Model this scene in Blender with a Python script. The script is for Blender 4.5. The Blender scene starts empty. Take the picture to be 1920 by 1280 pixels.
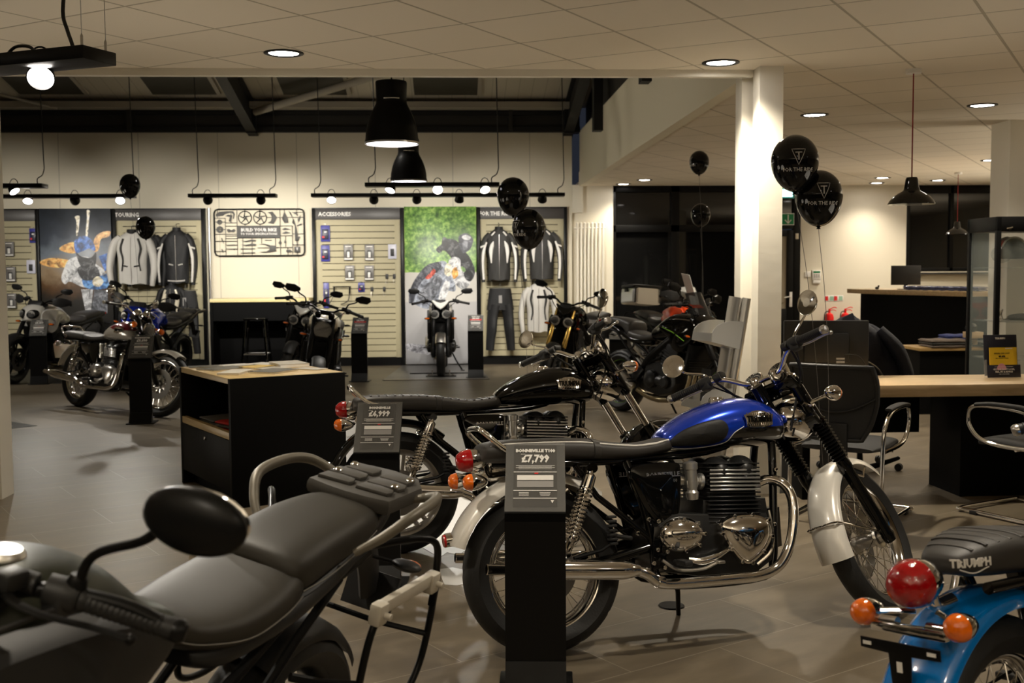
import bpy, bmesh, math, random
from mathutils import Vector, Matrix, Euler
PI = math.pi
SC = bpy.context.scene
COL = SC.collection
# ---------------------------------------------------------------- camera
cd = bpy.data.cameras.new('camera'); cam = bpy.data.objects.new('camera', cd); COL.objects.link(cam)
cd.sensor_width = 36.0; cd.lens = 2080.0 / 1920.0 * 36.0; cd.clip_start = 0.05; cd.clip_end = 200
cam.location = (0, 0, 1.5)
_p, _y, _r = 0.066, 0.052, -0.0065
cam.matrix_world = Matrix.Translation((0, 0, 1.5)) @ Matrix.Rotation(-_y, 4, 'Z') @ Matrix.Rotation(PI/2 - _p, 4, 'X') @ Matrix.Rotation(_r, 4, 'Z')
cd.dof.use_dof = True; cd.dof.focus_distance = 4.7; cd.dof.aperture_fstop = 5.0
SC.camera = cam
# ---------------------------------------------------------------- world (night outside)
w = bpy.data.worlds.new('night'); SC.world = w; w.use_nodes = True
w.node_tree.nodes['Background'].inputs[0].default_value = (0.012, 0.014, 0.02, 1)
w.node_tree.nodes['Background'].inputs[1].default_value = 0.5
SC.view_settings.view_transform = 'Standard'; SC.view_settings.look = 'None'
SC.view_settings.exposure = 1.25; SC.view_settings.gamma = 1.0; SC.view_settings.use_curve_mapping = False
SC.cycles.max_bounces = 7; SC.cycles.diffuse_bounces = 4; SC.cycles.glossy_bounces = 4
SC.cycles.transmission_bounces = 5; SC.cycles.transparent_max_bounces = 8
SC.cycles.sample_clamp_indirect = 4.0; SC.cycles.use_denoising = True
SC.cycles.caustics_reflective = False; SC.cycles.caustics_refractive = False
LK = 1.0     # overall lamp strength
WARM = (1.0, 0.89, 0.72); NEUT = (1.0, 0.94, 0.84)

def lamp(name, loc, power, color=WARM, size=0.05, angle=100, blend=0.6, aim=None, parent=None, kind='SPOT'):
    ld = bpy.data.lights.new(name, kind); ld.energy = power * LK; ld.color = color
    if kind == 'SPOT':
        ld.spot_size = math.radians(angle); ld.spot_blend = blend; ld.shadow_soft_size = size
    elif kind == 'POINT':
        ld.shadow_soft_size = size
    o = bpy.data.objects.new(name, ld); COL.objects.link(o)
    if aim is not None:
        d = Vector(aim) - Vector(loc); q = d.to_track_quat('-Z', 'Y')
        m = Matrix.Translation(loc) @ q.to_matrix().to_4x4()
    else:
        m = Matrix.Translation(loc)
    if parent is not None:
        o.parent = parent; o.matrix_parent_inverse = Matrix.Identity(4)
        o.matrix_local = parent.matrix_basis.inverted() @ m
    else:
        o.matrix_world = m
    return o

# ---------------------------------------------------------------- materials
def _new(name):
    m = bpy.data.materials.new(name); m.use_nodes = True
    nt = m.node_tree; b = nt.nodes['Principled BSDF']
    return m, nt, b
def mat(name, col, rough=0.5, metal=0.0, coat=0.0, emit=None, es=1.0, bump=0.0, bscale=80.0, spec=0.5, trans=0.0, alpha=1.0, var=0.0, ior=1.45):
    m, nt, b = _new(name)
    b.inputs['Base Color'].default_value = (*col, 1); b.inputs['Roughness'].default_value = rough
    b.inputs['Metallic'].default_value = metal; b.inputs['Coat Weight'].default_value = coat
    b.inputs['Coat Roughness'].default_value = 0.04; b.inputs['Specular IOR Level'].default_value = spec
    b.inputs['Transmission Weight'].default_value = trans; b.inputs['Alpha'].default_value = alpha; b.inputs['IOR'].default_value = ior
    if emit:
        b.inputs['Emission Color'].default_value = (*emit, 1); b.inputs['Emission Strength'].default_value = es
    if bump or var:
        tc = nt.nodes.new('ShaderNodeTexCoord'); n = nt.nodes.new('ShaderNodeTexNoise')
        n.inputs['Scale'].default_value = bscale; n.inputs['Detail'].default_value = 4
        nt.links.new(tc.outputs['Object'], n.inputs['Vector'])
        if bump:
            bp = nt.nodes.new('ShaderNodeBump'); bp.inputs['Strength'].default_value = bump; bp.inputs['Distance'].default_value = 0.01
            nt.links.new(n.outputs['Fac'], bp.inputs['Height']); nt.links.new(bp.outputs['Normal'], b.inputs['Normal'])
        if var:
            mx = nt.nodes.new('ShaderNodeMix'); mx.data_type = 'RGBA'
            mx.inputs['A'].default_value = (*[c * (1 - var) for c in col], 1); mx.inputs['B'].default_value = (*[min(1, c * (1 + var)) for c in col], 1)
            nt.links.new(n.outputs['Fac'], mx.inputs['Factor']); nt.links.new(mx.outputs['Result'], b.inputs['Base Color'])
    return m
M = {}
M['chrome'] = mat('chrome', (0.80, 0.78, 0.75), 0.07, 1.0)
M['satin_chrome'] = mat('satin_chrome', (0.62, 0.60, 0.57), 0.28, 1.0)
M['alu'] = mat('cast_aluminium', (0.50, 0.48, 0.45), 0.38, 1.0, bump=0.05)
M['alu_bright'] = mat('brushed_aluminium', (0.72, 0.71, 0.68), 0.3, 0.9)
M['disc_steel'] = mat('brake_disc_steel', (0.28, 0.27, 0.26), 0.35, 1.0)
M['gold'] = mat('gold_fork', (0.75, 0.50, 0.14), 0.25, 1.0)
M['black_gloss'] = mat('black_gloss_paint', (0.003, 0.003, 0.003), 0.05, 0.0, spec=0.5)
M['black_satin'] = mat('black_satin_metal', (0.006, 0.006, 0.006), 0.34, 0.0, spec=0.2)
M['black_engine'] = mat('black_engine_casting', (0.016, 0.016, 0.016), 0.36, 0.3, bump=0.05)
M['black_plastic'] = mat('black_plastic', (0.014, 0.014, 0.014), 0.5, bump=0.05, bscale=300)
M['dark_grey'] = mat('dark_grey_plastic', (0.035, 0.034, 0.033), 0.5, bump=0.05, bscale=300)
M['grey_rack'] = mat('grey_textured_plastic', (0.06, 0.056, 0.05), 0.55, bump=0.12, bscale=500)
M['rail_grey'] = mat('grey_painted_rail', (0.16, 0.145, 0.115), 0.45, 0.3)
M['rubber'] = mat('tyre_rubber', (0.012, 0.012, 0.012), 0.55, bump=0.1, bscale=120)
M['seat'] = mat('seat_vinyl', (0.035, 0.032, 0.029), 0.46, bump=0.12, bscale=700)
M['seat_grey'] = mat('grey_seat_vinyl', (0.026, 0.023, 0.017), 0.5, bump=0.1, bscale=900)
M['piping'] = mat('white_piping', (0.75, 0.73, 0.68), 0.4)
M['thread'] = mat('seat_stitching', (0.2, 0.19, 0.17), 0.6)
M['silver'] = mat('silver_paint', (0.78, 0.75, 0.69), 0.3, 0.2, coat=0.8)
M['white_paint'] = mat('white_paint', (0.82, 0.80, 0.75), 0.22, coat=0.8)
M['cream_paint'] = mat('cream_paint', (0.72, 0.66, 0.52), 0.25, coat=0.7)
M['blue_paint'] = mat('blue_paint', (0.005, 0.04, 0.60), 0.2, 0.45, coat=1.0)
M['sky_paint'] = mat('bright_blue_paint', (0.0, 0.19, 0.62), 0.25, coat=1.0)
M['red_paint'] = mat('dark_red_paint', (0.10, 0.006, 0.012), 0.2, 0.2, coat=1.0)
M['orange_paint'] = mat('orange_paint', (0.85, 0.07, 0.01), 0.25, coat=0.8)
M['green_paint'] = mat('dark_green_grey_paint', (0.020, 0.024, 0.014), 0.38, 0.2)
M['lime'] = mat('lime_stripe', (0.28, 0.65, 0.02), 0.4)
M['red_lens'] = mat('red_lens', (0.38, 0.003, 0.005), 0.08, coat=1.0, bump=0.35, bscale=60, var=0.3)
M['orange_lens'] = mat('amber_lens', (0.90, 0.16, 0.004), 0.08, coat=1.0, bump=0.35, bscale=60, var=0.2)
M['clear_lens'] = mat('headlight_glass', (0.7, 0.7, 0.68), 0.02, alpha=.12, spec=.8)
M['reflector'] = mat('headlight_reflector', (0.72, 0.71, 0.68), 0.3, 0.55, bump=0.6, bscale=45)
M['mirror'] = mat('mirror_glass', (0.85, 0.85, 0.85), 0.01, 1.0)
M['gauge'] = mat('gauge_face', (0.02, 0.02, 0.02), 0.3)
M['white'] = mat('white_print', (0.82, 0.80, 0.76), 0.5)
M['grey_print'] = mat('grey_print', (0.30, 0.29, 0.28), 0.5)
M['red_print'] = mat('red_print', (0.65, 0.02, 0.02), 0.5)
M['red_plastic'] = mat('red_plastic', (0.7, 0.01, 0.01), 0.35)
M['black_cab'] = mat('black_laminate', (0.004, 0.004, 0.004), 0.5, spec=0.08)
M['black_matt'] = mat('black_matt', (0.006, 0.006, 0.006), 0.6)
M['cable'] = mat('black_cable', (0.01, 0.01, 0.01), 0.5)
M['steel_dark'] = mat('dark_steel', (0.025, 0.023, 0.02), 0.55)
M['wall'] = mat('cream_wall_paint', (0.72, 0.67, 0.55), 0.6, bump=0.05, bscale=40)
M['column'] = mat('white_column_paint', (0.80, 0.76, 0.66), 0.45, bump=0.1, bscale=14)
M['fascia'] = mat('grey_white_fascia', (0.80, 0.75, 0.60), 0.6)
M['slat'] = mat('slatwall_board', (0.47, 0.42, 0.27), 0.55, var=0.04, bscale=3)
M['radiator'] = mat('radiator_enamel', (0.80, 0.76, 0.66), 0.3)
M['glass'] = mat('glass', (0.85, 0.92, 0.9), 0.01, trans=1.0, ior=1.45)
M['night_glass'] = mat('night_window_glass', (0.006, 0.006, 0.006), 0.03, spec=0.6)
M['balloon'] = mat('black_balloon_latex', (0.005, 0.005, 0.005), 0.05, spec=.35)
M['paper'] = mat('white_paper', (0.80, 0.78, 0.74), 0.6)
M['denim'] = mat('navy_fabric', (0.012, 0.014, 0.024), 0.7, bump=0.4, bscale=60)
M['fabric_black'] = mat('black_jacket_fabric', (0.012, 0.012, 0.013), 0.62, bump=0.4, bscale=50)
M['fabric_grey'] = mat('charcoal_jacket_fabric', (0.035, 0.034, 0.032), 0.65, bump=0.4, bscale=50)
M['fabric_white'] = mat('pale_grey_jacket_fabric', (0.62, 0.60, 0.56), 0.6, bump=0.4, bscale=40)
M['glow'] = mat('lit_lamp_face', (1, 1, 1), 0.5, emit=(1.0, 0.93, 0.85), es=14)
M['glow_soft'] = mat('lit_pendant_lining', (0.9, 0.9, 0.9), 0.4, emit=(0.95, 0.93, 1.0), es=2.2)
M['exit_glow'] = mat('lit_exit_sign', (0.3, 0.8, 0.8), 0.4, emit=(0.45, 0.95, 0.9), es=1.4)
M['green_sign'] = mat('green_sign', (0.005, 0.20, 0.07), 0.4)

def nodes(m):
    nt = m.node_tree
    def N(t, **k):
        n = nt.nodes.new('ShaderNode' + t)
        for a, v in k.items():
            if a.startswith('i_'):
                n.inputs[a[2:].replace('_', ' ')].default_value = v
            else:
                setattr(n, a, v)
        return n
    return nt, N, nt.links.new
def ramp(N, stops, interp='LINEAR'):
    r = N('ValToRGB'); r.color_ramp.interpolation = interp
    e = r.color_ramp.elements
    while len(e) < len(stops): e.new(0.5)
    for q, (p, c) in zip(e, stops): q.position = p; q.color = (*c, 1)
    return r
# floor: stone-look vinyl planks laid diagonally
def floor_mat():
    m, nt, b = _new('stone_look_floor_planks'); nt, N, L = nodes(m)
    tc = N('TexCoord'); mp = N('Mapping'); mp.inputs['Rotation'].default_value = (0, 0, math.radians(-31.5)); mp.inputs['Location'].default_value = (0.1, 0.12, 0)
    L(tc.outputs['Object'], mp.inputs['Vector'])
    br = N('TexBrick'); br.offset = 0.5; br.inputs['Scale'].default_value = 1.0
    br.inputs['Brick Width'].default_value = 0.914; br.inputs['Row Height'].default_value = 0.457
    br.inputs['Mortar Size'].default_value = 0.0022; br.inputs['Mortar Smooth'].default_value = 0.1; br.inputs['Bias'].default_value = 0.0
    br.inputs['Color1'].default_value = (0.0, 0.0, 0.0, 1); br.inputs['Color2'].default_value = (1, 1, 1, 1); br.inputs['Mortar'].default_value = (0.5, 0.5, 0.5, 1)
    L(mp.outputs['Vector'], br.inputs['Vector'])
    ms = N('Mapping'); ms.inputs['Scale'].default_value = (1.2, 4.0, 1); L(mp.outputs['Vector'], ms.inputs['Vector'])
    n = N('TexNoise'); n.inputs['Scale'].default_value = 2.2; n.inputs['Detail'].default_value = 7; n.inputs['Roughness'].default_value = 0.62
    L(ms.outputs['Vector'], n.inputs['Vector'])
    base = ramp(N, [(0.25, (0.112, 0.090, 0.060)), (0.5, (0.155, 0.125, 0.085)), (0.78, (0.208, 0.170, 0.118))]); L(n.outputs['Fac'], base.inputs['Fac'])
    mul = N('Mix', data_type='RGBA', blend_type='MULTIPLY'); mul.inputs['Factor'].default_value = 1.0
    pr = ramp(N, [(0.0, (0.86, 0.86, 0.87)), (1.0, (1.05, 1.04, 1.03))]); L(br.outputs['Color'], pr.inputs['Fac'])
    L(base.outputs['Color'], mul.inputs['A']); L(pr.outputs['Color'], mul.inputs['B'])
    mx = N('Mix', data_type='RGBA'); mx.inputs['B'].default_value = (0.27, 0.235, 0.18, 1)
    L(mul.outputs['Result'], mx.inputs['A']); L(br.outputs['Fac'], mx.inputs['Factor'])
    L(mx.outputs['Result'], b.inputs['Base Color'])
    rr = N('MapRange'); rr.inputs['To Min'].default_value = 0.34; rr.inputs['To Max'].default_value = 0.5; L(n.outputs['Fac'], rr.inputs['Value']); L(rr.outputs['Result'], b.inputs['Roughness'])
    bp = N('Bump'); bp.inputs['Strength'].default_value = 0.08; bp.inputs['Distance'].default_value = 0.01; L(n.outputs['Fac'], bp.inputs['Height']); L(bp.outputs['Normal'], b.inputs['Normal'])
    b.inputs['Specular IOR Level'].default_value = 0.45
    return m
# suspended ceiling: 600 mm mineral tiles in a metal grid turned to the room
CEIL_ANG, CEIL_OX, CEIL_OY = -2.1485, 1.3986, 5.8145
def ceiling_mat():
    m, nt, b = _new('mineral_fibre_ceiling_tiles'); nt, N, L = nodes(m)
    tc = N('TexCoord'); mp = N('Mapping', vector_type='TEXTURE'); mp.inputs['Rotation'].default_value = (0, 0, CEIL_ANG); mp.inputs['Location'].default_value = (CEIL_OX, CEIL_OY, 0)
    L(tc.outputs['Object'], mp.inputs['Vector'])
    br = N('TexBrick'); br.offset = 0.0; br.inputs['Scale'].default_value = 1.0; br.inputs['Brick Width'].default_value = 0.6; br.inputs['Row Height'].default_value = 0.6
    br.inputs['Mortar Size'].default_value = 0.009; br.inputs['Mortar Smooth'].default_value = 0.35
    br.inputs['Color1'].default_value = (0.76, 0.69, 0.57, 1); br.inputs['Color2'].default_value = (0.79, 0.72, 0.60, 1); br.inputs['Mortar'].default_value = (0.44, 0.39, 0.30, 1)
    L(mp.outputs['Vector'], br.inputs['Vector']); L(br.outputs['Color'], b.inputs['Base Color'])
    b.inputs['Roughness'].default_value = 0.8
    bp = N('Bump', invert=False); bp.inputs['Strength'].default_value = 0.6; bp.inputs['Distance'].default_value = 0.006; L(br.outputs['Fac'], bp.inputs['Height']); L(bp.outputs['Normal'], b.inputs['Normal'])
    return m
def wood_mat(name, c1, c2, sc=(1.5, 14, 14)):
    m, nt, b = _new(name); nt, N, L = nodes(m)
    tc = N('TexCoord'); mp = N('Mapping'); mp.inputs['Scale'].default_value = sc; L(tc.outputs['Object'], mp.inputs['Vector'])
    n = N('TexNoise'); n.inputs['Scale'].default_value = 2.5; n.inputs['Detail'].default_value = 6; n.inputs['Distortion'].default_value = 0.6; L(mp.outputs['Vector'], n.inputs['Vector'])
    r = ramp(N, [(0.3, c1), (0.7, c2)]); L(n.outputs['Fac'], r.inputs['Fac']); L(r.outputs['Color'], b.inputs['Base Color'])
    b.inputs['Roughness'].default_value = 0.38
    return m
def wallpanel_mat():
    m, nt, b = _new('painted_wall_panels'); nt, N, L = nodes(m)
    tc = N('TexCoord'); sx = N('SeparateXYZ'); L(tc.outputs['Object'], sx.inputs[0])
    a = N('Math', operation='PINGPONG'); a.inputs[1].default_value = 0.6; L(sx.outputs['X'], a.inputs[0])
    g = N('Math', operation='LESS_THAN'); g.inputs[1].default_value = 0.006; L(a.outputs[0], g.inputs[0])
    mx = N('Mix', data_type='RGBA'); mx.inputs['A'].default_value = (0.70, 0.64, 0.50, 1); mx.inputs['B'].default_value = (0.45, 0.41, 0.32, 1)
    L(g.outputs[0], mx.inputs['Factor']); L(mx.outputs['Result'], b.inputs['Base Color']); b.inputs['Roughness'].default_value = 0.55
    return m
M['floor'] = floor_mat(); M['ceiling'] = ceiling_mat(); M['panel_wall'] = wallpanel_mat()
M['wood'] = wood_mat('oak_worktop', (0.52, 0.37, 0.20), (0.68, 0.51, 0.30)); M['wood_edge'] = wood_mat('oak_edge', (0.36, 0.23, 0.08), (0.50, 0.33, 0.13))
M['wood_pale'] = wood_mat('pale_oak', (0.66, 0.54, 0.26), (0.76, 0.64, 0.34))
# ---------------------------------------------------------------- mesh helpers
def vec(p): return Vector(p)
def spline(pts, k=6, closed=False):
    P = [Vector(p) for p in pts]; n = len(P); out = []
    if n < 3 and not closed: return P
    rng = range(n if closed else n - 1)
    for i in rng:
        if closed: p0, p1, p2, p3 = P[(i-1) % n], P[i], P[(i+1) % n], P[(i+2) % n]
        else:
            p1, p2 = P[i], P[i+1]; p0 = P[i-1] if i > 0 else p1 * 2 - p2; p3 = P[i+2] if i + 2 < n else p2 * 2 - p1
        for j in range(k):
            t = j / k
            out.append(0.5 * ((2*p1) + (p2-p0)*t + (2*p0-5*p1+4*p2-p3)*t*t + (3*p1-p0-3*p2+p3)*t*t*t))
    if not closed: out.append(P[-1])
    return out
def interp(xs, ys, x):
    if x <= xs[0]: return ys[0]
    for i in range(len(xs) - 1):
        if x <= xs[i+1]:
            t = (x - xs[i]) / (xs[i+1] - xs[i] + 1e-12); return ys[i] * (1 - t) + ys[i+1] * t
    return ys[-1]
def resample(stations, k=5):
    """Catmull-Rom through tuples of numbers"""
    n = len(stations); out = []
    for i in range(n - 1):
        p1, p2 = stations[i], stations[i+1]; p0 = stations[i-1] if i > 0 else p1; p3 = stations[i+2] if i + 2 < n else p2
        for j in range(k):
            t = j / k
            out.append(tuple(0.5 * ((2*b) + (c-a)*t + (2*a-5*b+4*c-d)*t*t + (3*b-a-3*c+d)*t*t*t) for a, b, c, d in zip(p0, p1, p2, p3)))
    out.append(tuple(stations[-1])); return out

class MB:
    """collects shapes into one mesh; X is an extra transform applied to everything added"""
    def __init__(s, X=None): s.v = []; s.f = []; s.X = X
    def add(s, vs, fs, T=None):
        o = len(s.v)
        for p in vs:
            p = Vector(p)
            if T is not None: p = T @ p
            if s.X is not None: p = s.X @ p
            s.v.append(p)
        s.f += [tuple(i + o for i in f) for f in fs]; return s
    def bm_add(s, bm, T=None):
        bm.verts.ensure_lookup_table(); bm.verts.index_update()
        s.add([v.co.copy() for v in bm.verts], [[v.index for v in f.verts] for f in bm.faces], T); bm.free(); return s
    def box(s, c, d, rot=None, bevel=0.0, seg=2):
        bm = bmesh.new(); bmesh.ops.create_cube(bm, size=1.0)
        for v in bm.verts: v.co = Vector((v.co.x * d[0], v.co.y * d[1], v.co.z * d[2]))
        if bevel > 0: bmesh.ops.bevel(bm, geom=list(bm.edges), offset=min(bevel, min(d) * 0.49), segments=seg, affect='EDGES', profile=0.5)
        T = Matrix.Translation(c)
        if rot is not None: T = T @ Euler(rot).to_matrix().to_4x4()
        return s.bm_add(bm, T)
    def prism(s, pts, t, axis='y', c=(0, 0, 0), bevel=0.0, seg=2, dome=0.0, T=None):
        """outline of 2-D points extruded by t, centred; axis y: pts are (x,z); z: (x,y); x: (y,z)"""
        bm = bmesh.new()
        def m3(p, h):
            if axis == 'y': return Vector((p[0], h, p[1]))
            if axis == 'z': return Vector((p[0], p[1], h))
            return Vector((h, p[0], p[1]))
        a = [bm.verts.new(m3(p, -t / 2)) for p in pts]; b = [bm.verts.new(m3(p, t / 2)) for p in pts]
        n = len(pts)
        f0 = bm.faces.new(a); f1 = bm.faces.new(b)
        for i in range(n): bm.faces.new((a[i], a[(i+1) % n], b[(i+1) % n], b[i]))
        bmesh.ops.recalc_face_normals(bm, faces=bm.faces)
        if bevel > 0:
            es = list(f0.edges) + list(f1.edges)
            bmesh.ops.bevel(bm, geom=es, offset=bevel, segments=seg, affect='EDGES', profile=0.5)
        if dome:
            cx = sum(p[0] for p in pts) / n; cz = sum(p[1] for p in pts) / n
            bm.faces.ensure_lookup_table()
            big = sorted(bm.faces, key=lambda f: -f.calc_area())[:2]
            r = bmesh.ops.inset_individual(bm, faces=big, thickness=min(0.02, bevel + 0.012), depth=dome)
        TT = Matrix.Translation(c)
        if T is not None: TT = TT @ T
        return s.bm_add(bm, TT)
    def tube(s, pts, r, n=10, k=0, closed=False, cap=True, flat=1.0):
        P = spline(pts, k, closed) if k else [Vector(p) for p in pts]
        m = len(P); R = r if isinstance(r, (list, tuple)) else None
        if R is not None and len(R) != m:
            xs = [i / (len(R) - 1) for i in range(len(R))]; R = [interp(xs, R, i / (m - 1)) for i in range(m)]
        tang = []
        for i in range(m):
            if closed: d = P[(i+1) % m] - P[(i-1) % m]
            else: d = P[min(i+1, m-1)] - P[max(i-1, 0)]
            tang.append(d.normalized() if d.length > 1e-9 else Vector((0, 0, 1)))
        t0 = tang[0]; u = t0.orthogonal().normalized()
        if abs(t0.z) < 0.9: u = (Vector((0, 0, 1)) - t0 * t0.z).normalized()
        vs = []; fs = []
        for i in range(m):
            if i:
                u = u - tang[i] * u.dot(tang[i]); u = u.normalized() if u.length > 1e-6 else tang[i].orthogonal().normalized()
            wv = tang[i].cross(u); rr = R[i] if R is not None else r
            for j in range(n):
                a = 2 * PI * j / n; vs.append(P[i] + u * (math.cos(a) * rr * flat) + wv * (math.sin(a) * rr))
        for i in range(m if closed else m - 1):
            i2 = (i + 1) % m
            for j in range(n): fs.append((i*n + j, i*n + (j+1) % n, i2*n + (j+1) % n, i2*n + j))
        if cap and not closed:
            fs.append(tuple(range(n - 1, -1, -1))); fs.append(tuple((m-1)*n + j for j in range(n)))
        return s.add(vs, fs)
    def lathe(s, prof, o=(0, 0, 0), ax=(0, 0, 1), n=32, closed=False):
        """prof: (radius, height along ax)"""
        ax = Vector(ax).normalized(); u = ax.orthogonal().normalized(); w = ax.cross(u); o = Vector(o); vs = []; fs = []
        m = len(prof)
        for (r, h) in prof:
            for j in range(n):
                a = 2 * PI * j / n; vs.append(o + ax * h + (u * math.cos(a) + w * math.sin(a)) * r)
        for i in range(m if closed else m - 1):
            i2 = (i + 1) % m
            for j in range(n): fs.append((i*n + j, i*n + (j+1) % n, i2*n + (j+1) % n, i2*n + j))
        if not closed:
            if prof[0][0] > 1e-5: fs.append(tuple(range(n)))
            if prof[-1][0] > 1e-5: fs.append(tuple((m-1)*n + j for j in range(n)))
        return s.add(vs, fs)
    def ball(s, c, r, n=20, m=12, rot=None, T=None):
        rx, ry, rz = (r, r, r) if not isinstance(r, (list, tuple)) else r
        vs = []; fs = []
        for i in range(m + 1):
            a = PI * i / m
            for j in range(n):
                b = 2 * PI * j / n; vs.append(Vector((math.sin(a)*math.cos(b)*rx, math.sin(a)*math.sin(b)*ry, math.cos(a)*rz)))
        for i in range(m):
            for j in range(n): fs.append((i*n + j, i*n + (j+1) % n, (i+1)*n + (j+1) % n, (i+1)*n + j))
        TT = Matrix.Translation(c)
        if rot is not None: TT = TT @ Euler(rot).to_matrix().to_4x4()
        if T is not None: TT = TT @ T
        return s.add(vs, fs, TT)
    def rings(s, rings, cap=True, closed=False):
        n = len(rings[0]); vs = [p for r in rings for p in r]; fs = []; m = len(rings)
        for i in range(m if closed else m - 1):
            i2 = (i + 1) % m
            for j in range(n): fs.append((i*n + j, i*n + (j+1) % n, i2*n + (j+1) % n, i2*n + j))
        if cap and not closed: fs.append(tuple(range(n-1, -1, -1))); fs.append(tuple((m-1)*n + j for j in range(n)))
        return s.add(vs, fs)
    def loft(s, st, n=24, k=5, ax='x'):
        """st: (x, halfwidth, zlow, zhigh, exponent[, yoff]) cross-sections along x, superellipse rings"""
        st = [t if len(t) == 6 else (*t, 0.0) for t in st]
        S = resample(st, k) if k else st; rings = []
        for (x, w, z0, z1, e, yo) in S:
            cz = (z0 + z1) / 2; h = max((z1 - z0) / 2, 1e-4); w = max(w, 1e-4); ring = []
            for j in range(n):
                a = 2 * PI * j / n; ca, sa = math.cos(a), math.sin(a)
                y = w * math.copysign(abs(ca) ** (2 / e), ca); z = h * math.copysign(abs(sa) ** (2 / e), sa)
                ring.append(Vector((x, yo + y, cz + z)) if ax == 'x' else Vector((yo + y, x, cz + z)))
            rings.append(ring)
        return s.rings(rings)
    def arc_sheet(s, c, r0, a0, a1, w, prof, n=24, th=0.004):
        """mudguard: arc about c in the xz plane, prof = list of (y fraction, radial offset) across; solid thickness th"""
        vs = []; fs = []; m = len(prof)
        for i in range(n + 1):
            a = math.radians(a0 + (a1 - a0) * i / n)
            for side in (0, 1):
                for (yf, dr) in prof:
                    rr = r0 + dr - side * th
                    vs.append(Vector((c[0] + math.cos(a) * rr, c[1] + yf * w, c[2] + math.sin(a) * rr)))
        q = 2 * m
        for i in range(n):
            for j in range(m - 1):
                fs.append((i*q + j, i*q + j + 1, (i+1)*q + j + 1, (i+1)*q + j)); fs.append((i*q + m + j, (i+1)*q + m + j, (i+1)*q + m + j + 1, i*q + m + j + 1))
            fs.append((i*q, (i+1)*q, (i+1)*q + m, i*q + m)); fs.append((i*q + m - 1, i*q + 2*m - 1, (i+1)*q + 2*m - 1, (i+1)*q + m - 1))
        for i in (0, n):
            for j in range(m - 1): fs.append((i*q + j, i*q + m + j, i*q + m + j + 1, i*q + j + 1))
        return s.add(vs, fs)
    def build(s, name, material, parent=None, ang=38, **kw):
        me = bpy.data.meshes.new(name); me.from_pydata([tuple(p) for p in s.v], [], s.f)
        bm = bmesh.new(); bm.from_mesh(me)
        bmesh.ops.remove_doubles(bm, verts=bm.verts, dist=1e-5)
        bmesh.ops.recalc_face_normals(bm, faces=bm.faces)
        lim = math.radians(ang)
        for f in bm.faces: f.smooth = True
        for e in bm.edges:
            if len(e.link_faces) == 2:
                if e.calc_face_angle(0) > lim: e.smooth = False
            else: e.smooth = False
        bm.to_mesh(me); bm.free()
        me.materials.append(M[material] if isinstance(material, str) else material)
        o = bpy.data.objects.new(name, me); COL.objects.link(o)
        if parent is not None: o.parent = parent
        tagp(o, **kw); return o
def tagp(o, label=None, cat=None, group=None, kind=None):
    if label: o['label'] = label
    if cat: o['category'] = cat
    if group: o['group'] = group
    if kind: o['kind'] = kind
    return o
def thing(name, label, cat, loc=(0, 0, 0), rot=(0, 0, 0), group=None):
    o = bpy.data.objects.new(name, None); COL.objects.link(o); o.location = loc; o.rotation_euler = rot; o.empty_display_size = 0.1
    return tagp(o, label, cat, group)
def pose(x, y, h, lean=0.0, z=0.0): return dict(loc=(x, y, z), rot=(-lean, 0, h))
def text_mesh(name, s, size, material, parent, T, ext=0.0008, align='CENTER', bold=0.0, sx=1.0, shear=0.0, **kw):
    c = bpy.data.curves.new(name, 'FONT'); c.body = s; c.size = size; c.extrude = ext; c.align_x = align; c.align_y = 'CENTER'; c.offset = bold; c.resolution_u = 2; c.shear = shear
    t = bpy.data.objects.new('tmp', c); COL.objects.link(t)
    dg = bpy.context.evaluated_depsgraph_get(); me = bpy.data.meshes.new_from_object(t.evaluated_get(dg))
    bpy.data.objects.remove(t); bpy.data.curves.remove(c)
    me.transform(T @ Matrix.Diagonal((sx, 1, 1, 1))); me.materials.clear(); me.materials.append(M[material]); me.name = name
    o = bpy.data.objects.new(name, me); COL.objects.link(o)
    if parent is not None: o.parent = parent
    tagp(o, **kw); return o
def text_add(mb, s, size, T, ext=0.0008, align='CENTER', bold=0.0, sx=1.0):
    c = bpy.data.curves.new('t', 'FONT'); c.body = s; c.size = size; c.extrude = ext; c.align_x = align; c.align_y = 'CENTER'; c.offset = bold; c.resolution_u = 1
    t = bpy.data.objects.new('tmp', c); COL.objects.link(t)
    dg = bpy.context.evaluated_depsgraph_get(); me = bpy.data.meshes.new_from_object(t.evaluated_get(dg))
    bpy.data.objects.remove(t); bpy.data.curves.remove(c)
    mb.add([v.co.copy() for v in me.vertices], [tuple(p.vertices) for p in me.polygons], T @ Matrix.Diagonal((sx, 1, 1, 1))); bpy.data.meshes.remove(me)
# frame whose x axis, y axis, z(normal) are given: for lettering on upright surfaces
def frame(o, xa, ya):
    xa = Vector(xa).normalized(); ya = Vector(ya).normalized(); za = xa.cross(ya).normalized(); ya = za.cross(xa)
    m = Matrix((xa, ya, za)).transposed().to_4x4(); m.translation = Vector(o); return m
def copy_tree(o, parent=None):
    c = o.copy(); COL.objects.link(c)
    if parent is not None: c.parent = parent
    for ch in list(o.children): copy_tree(ch, c)
    return c
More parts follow.
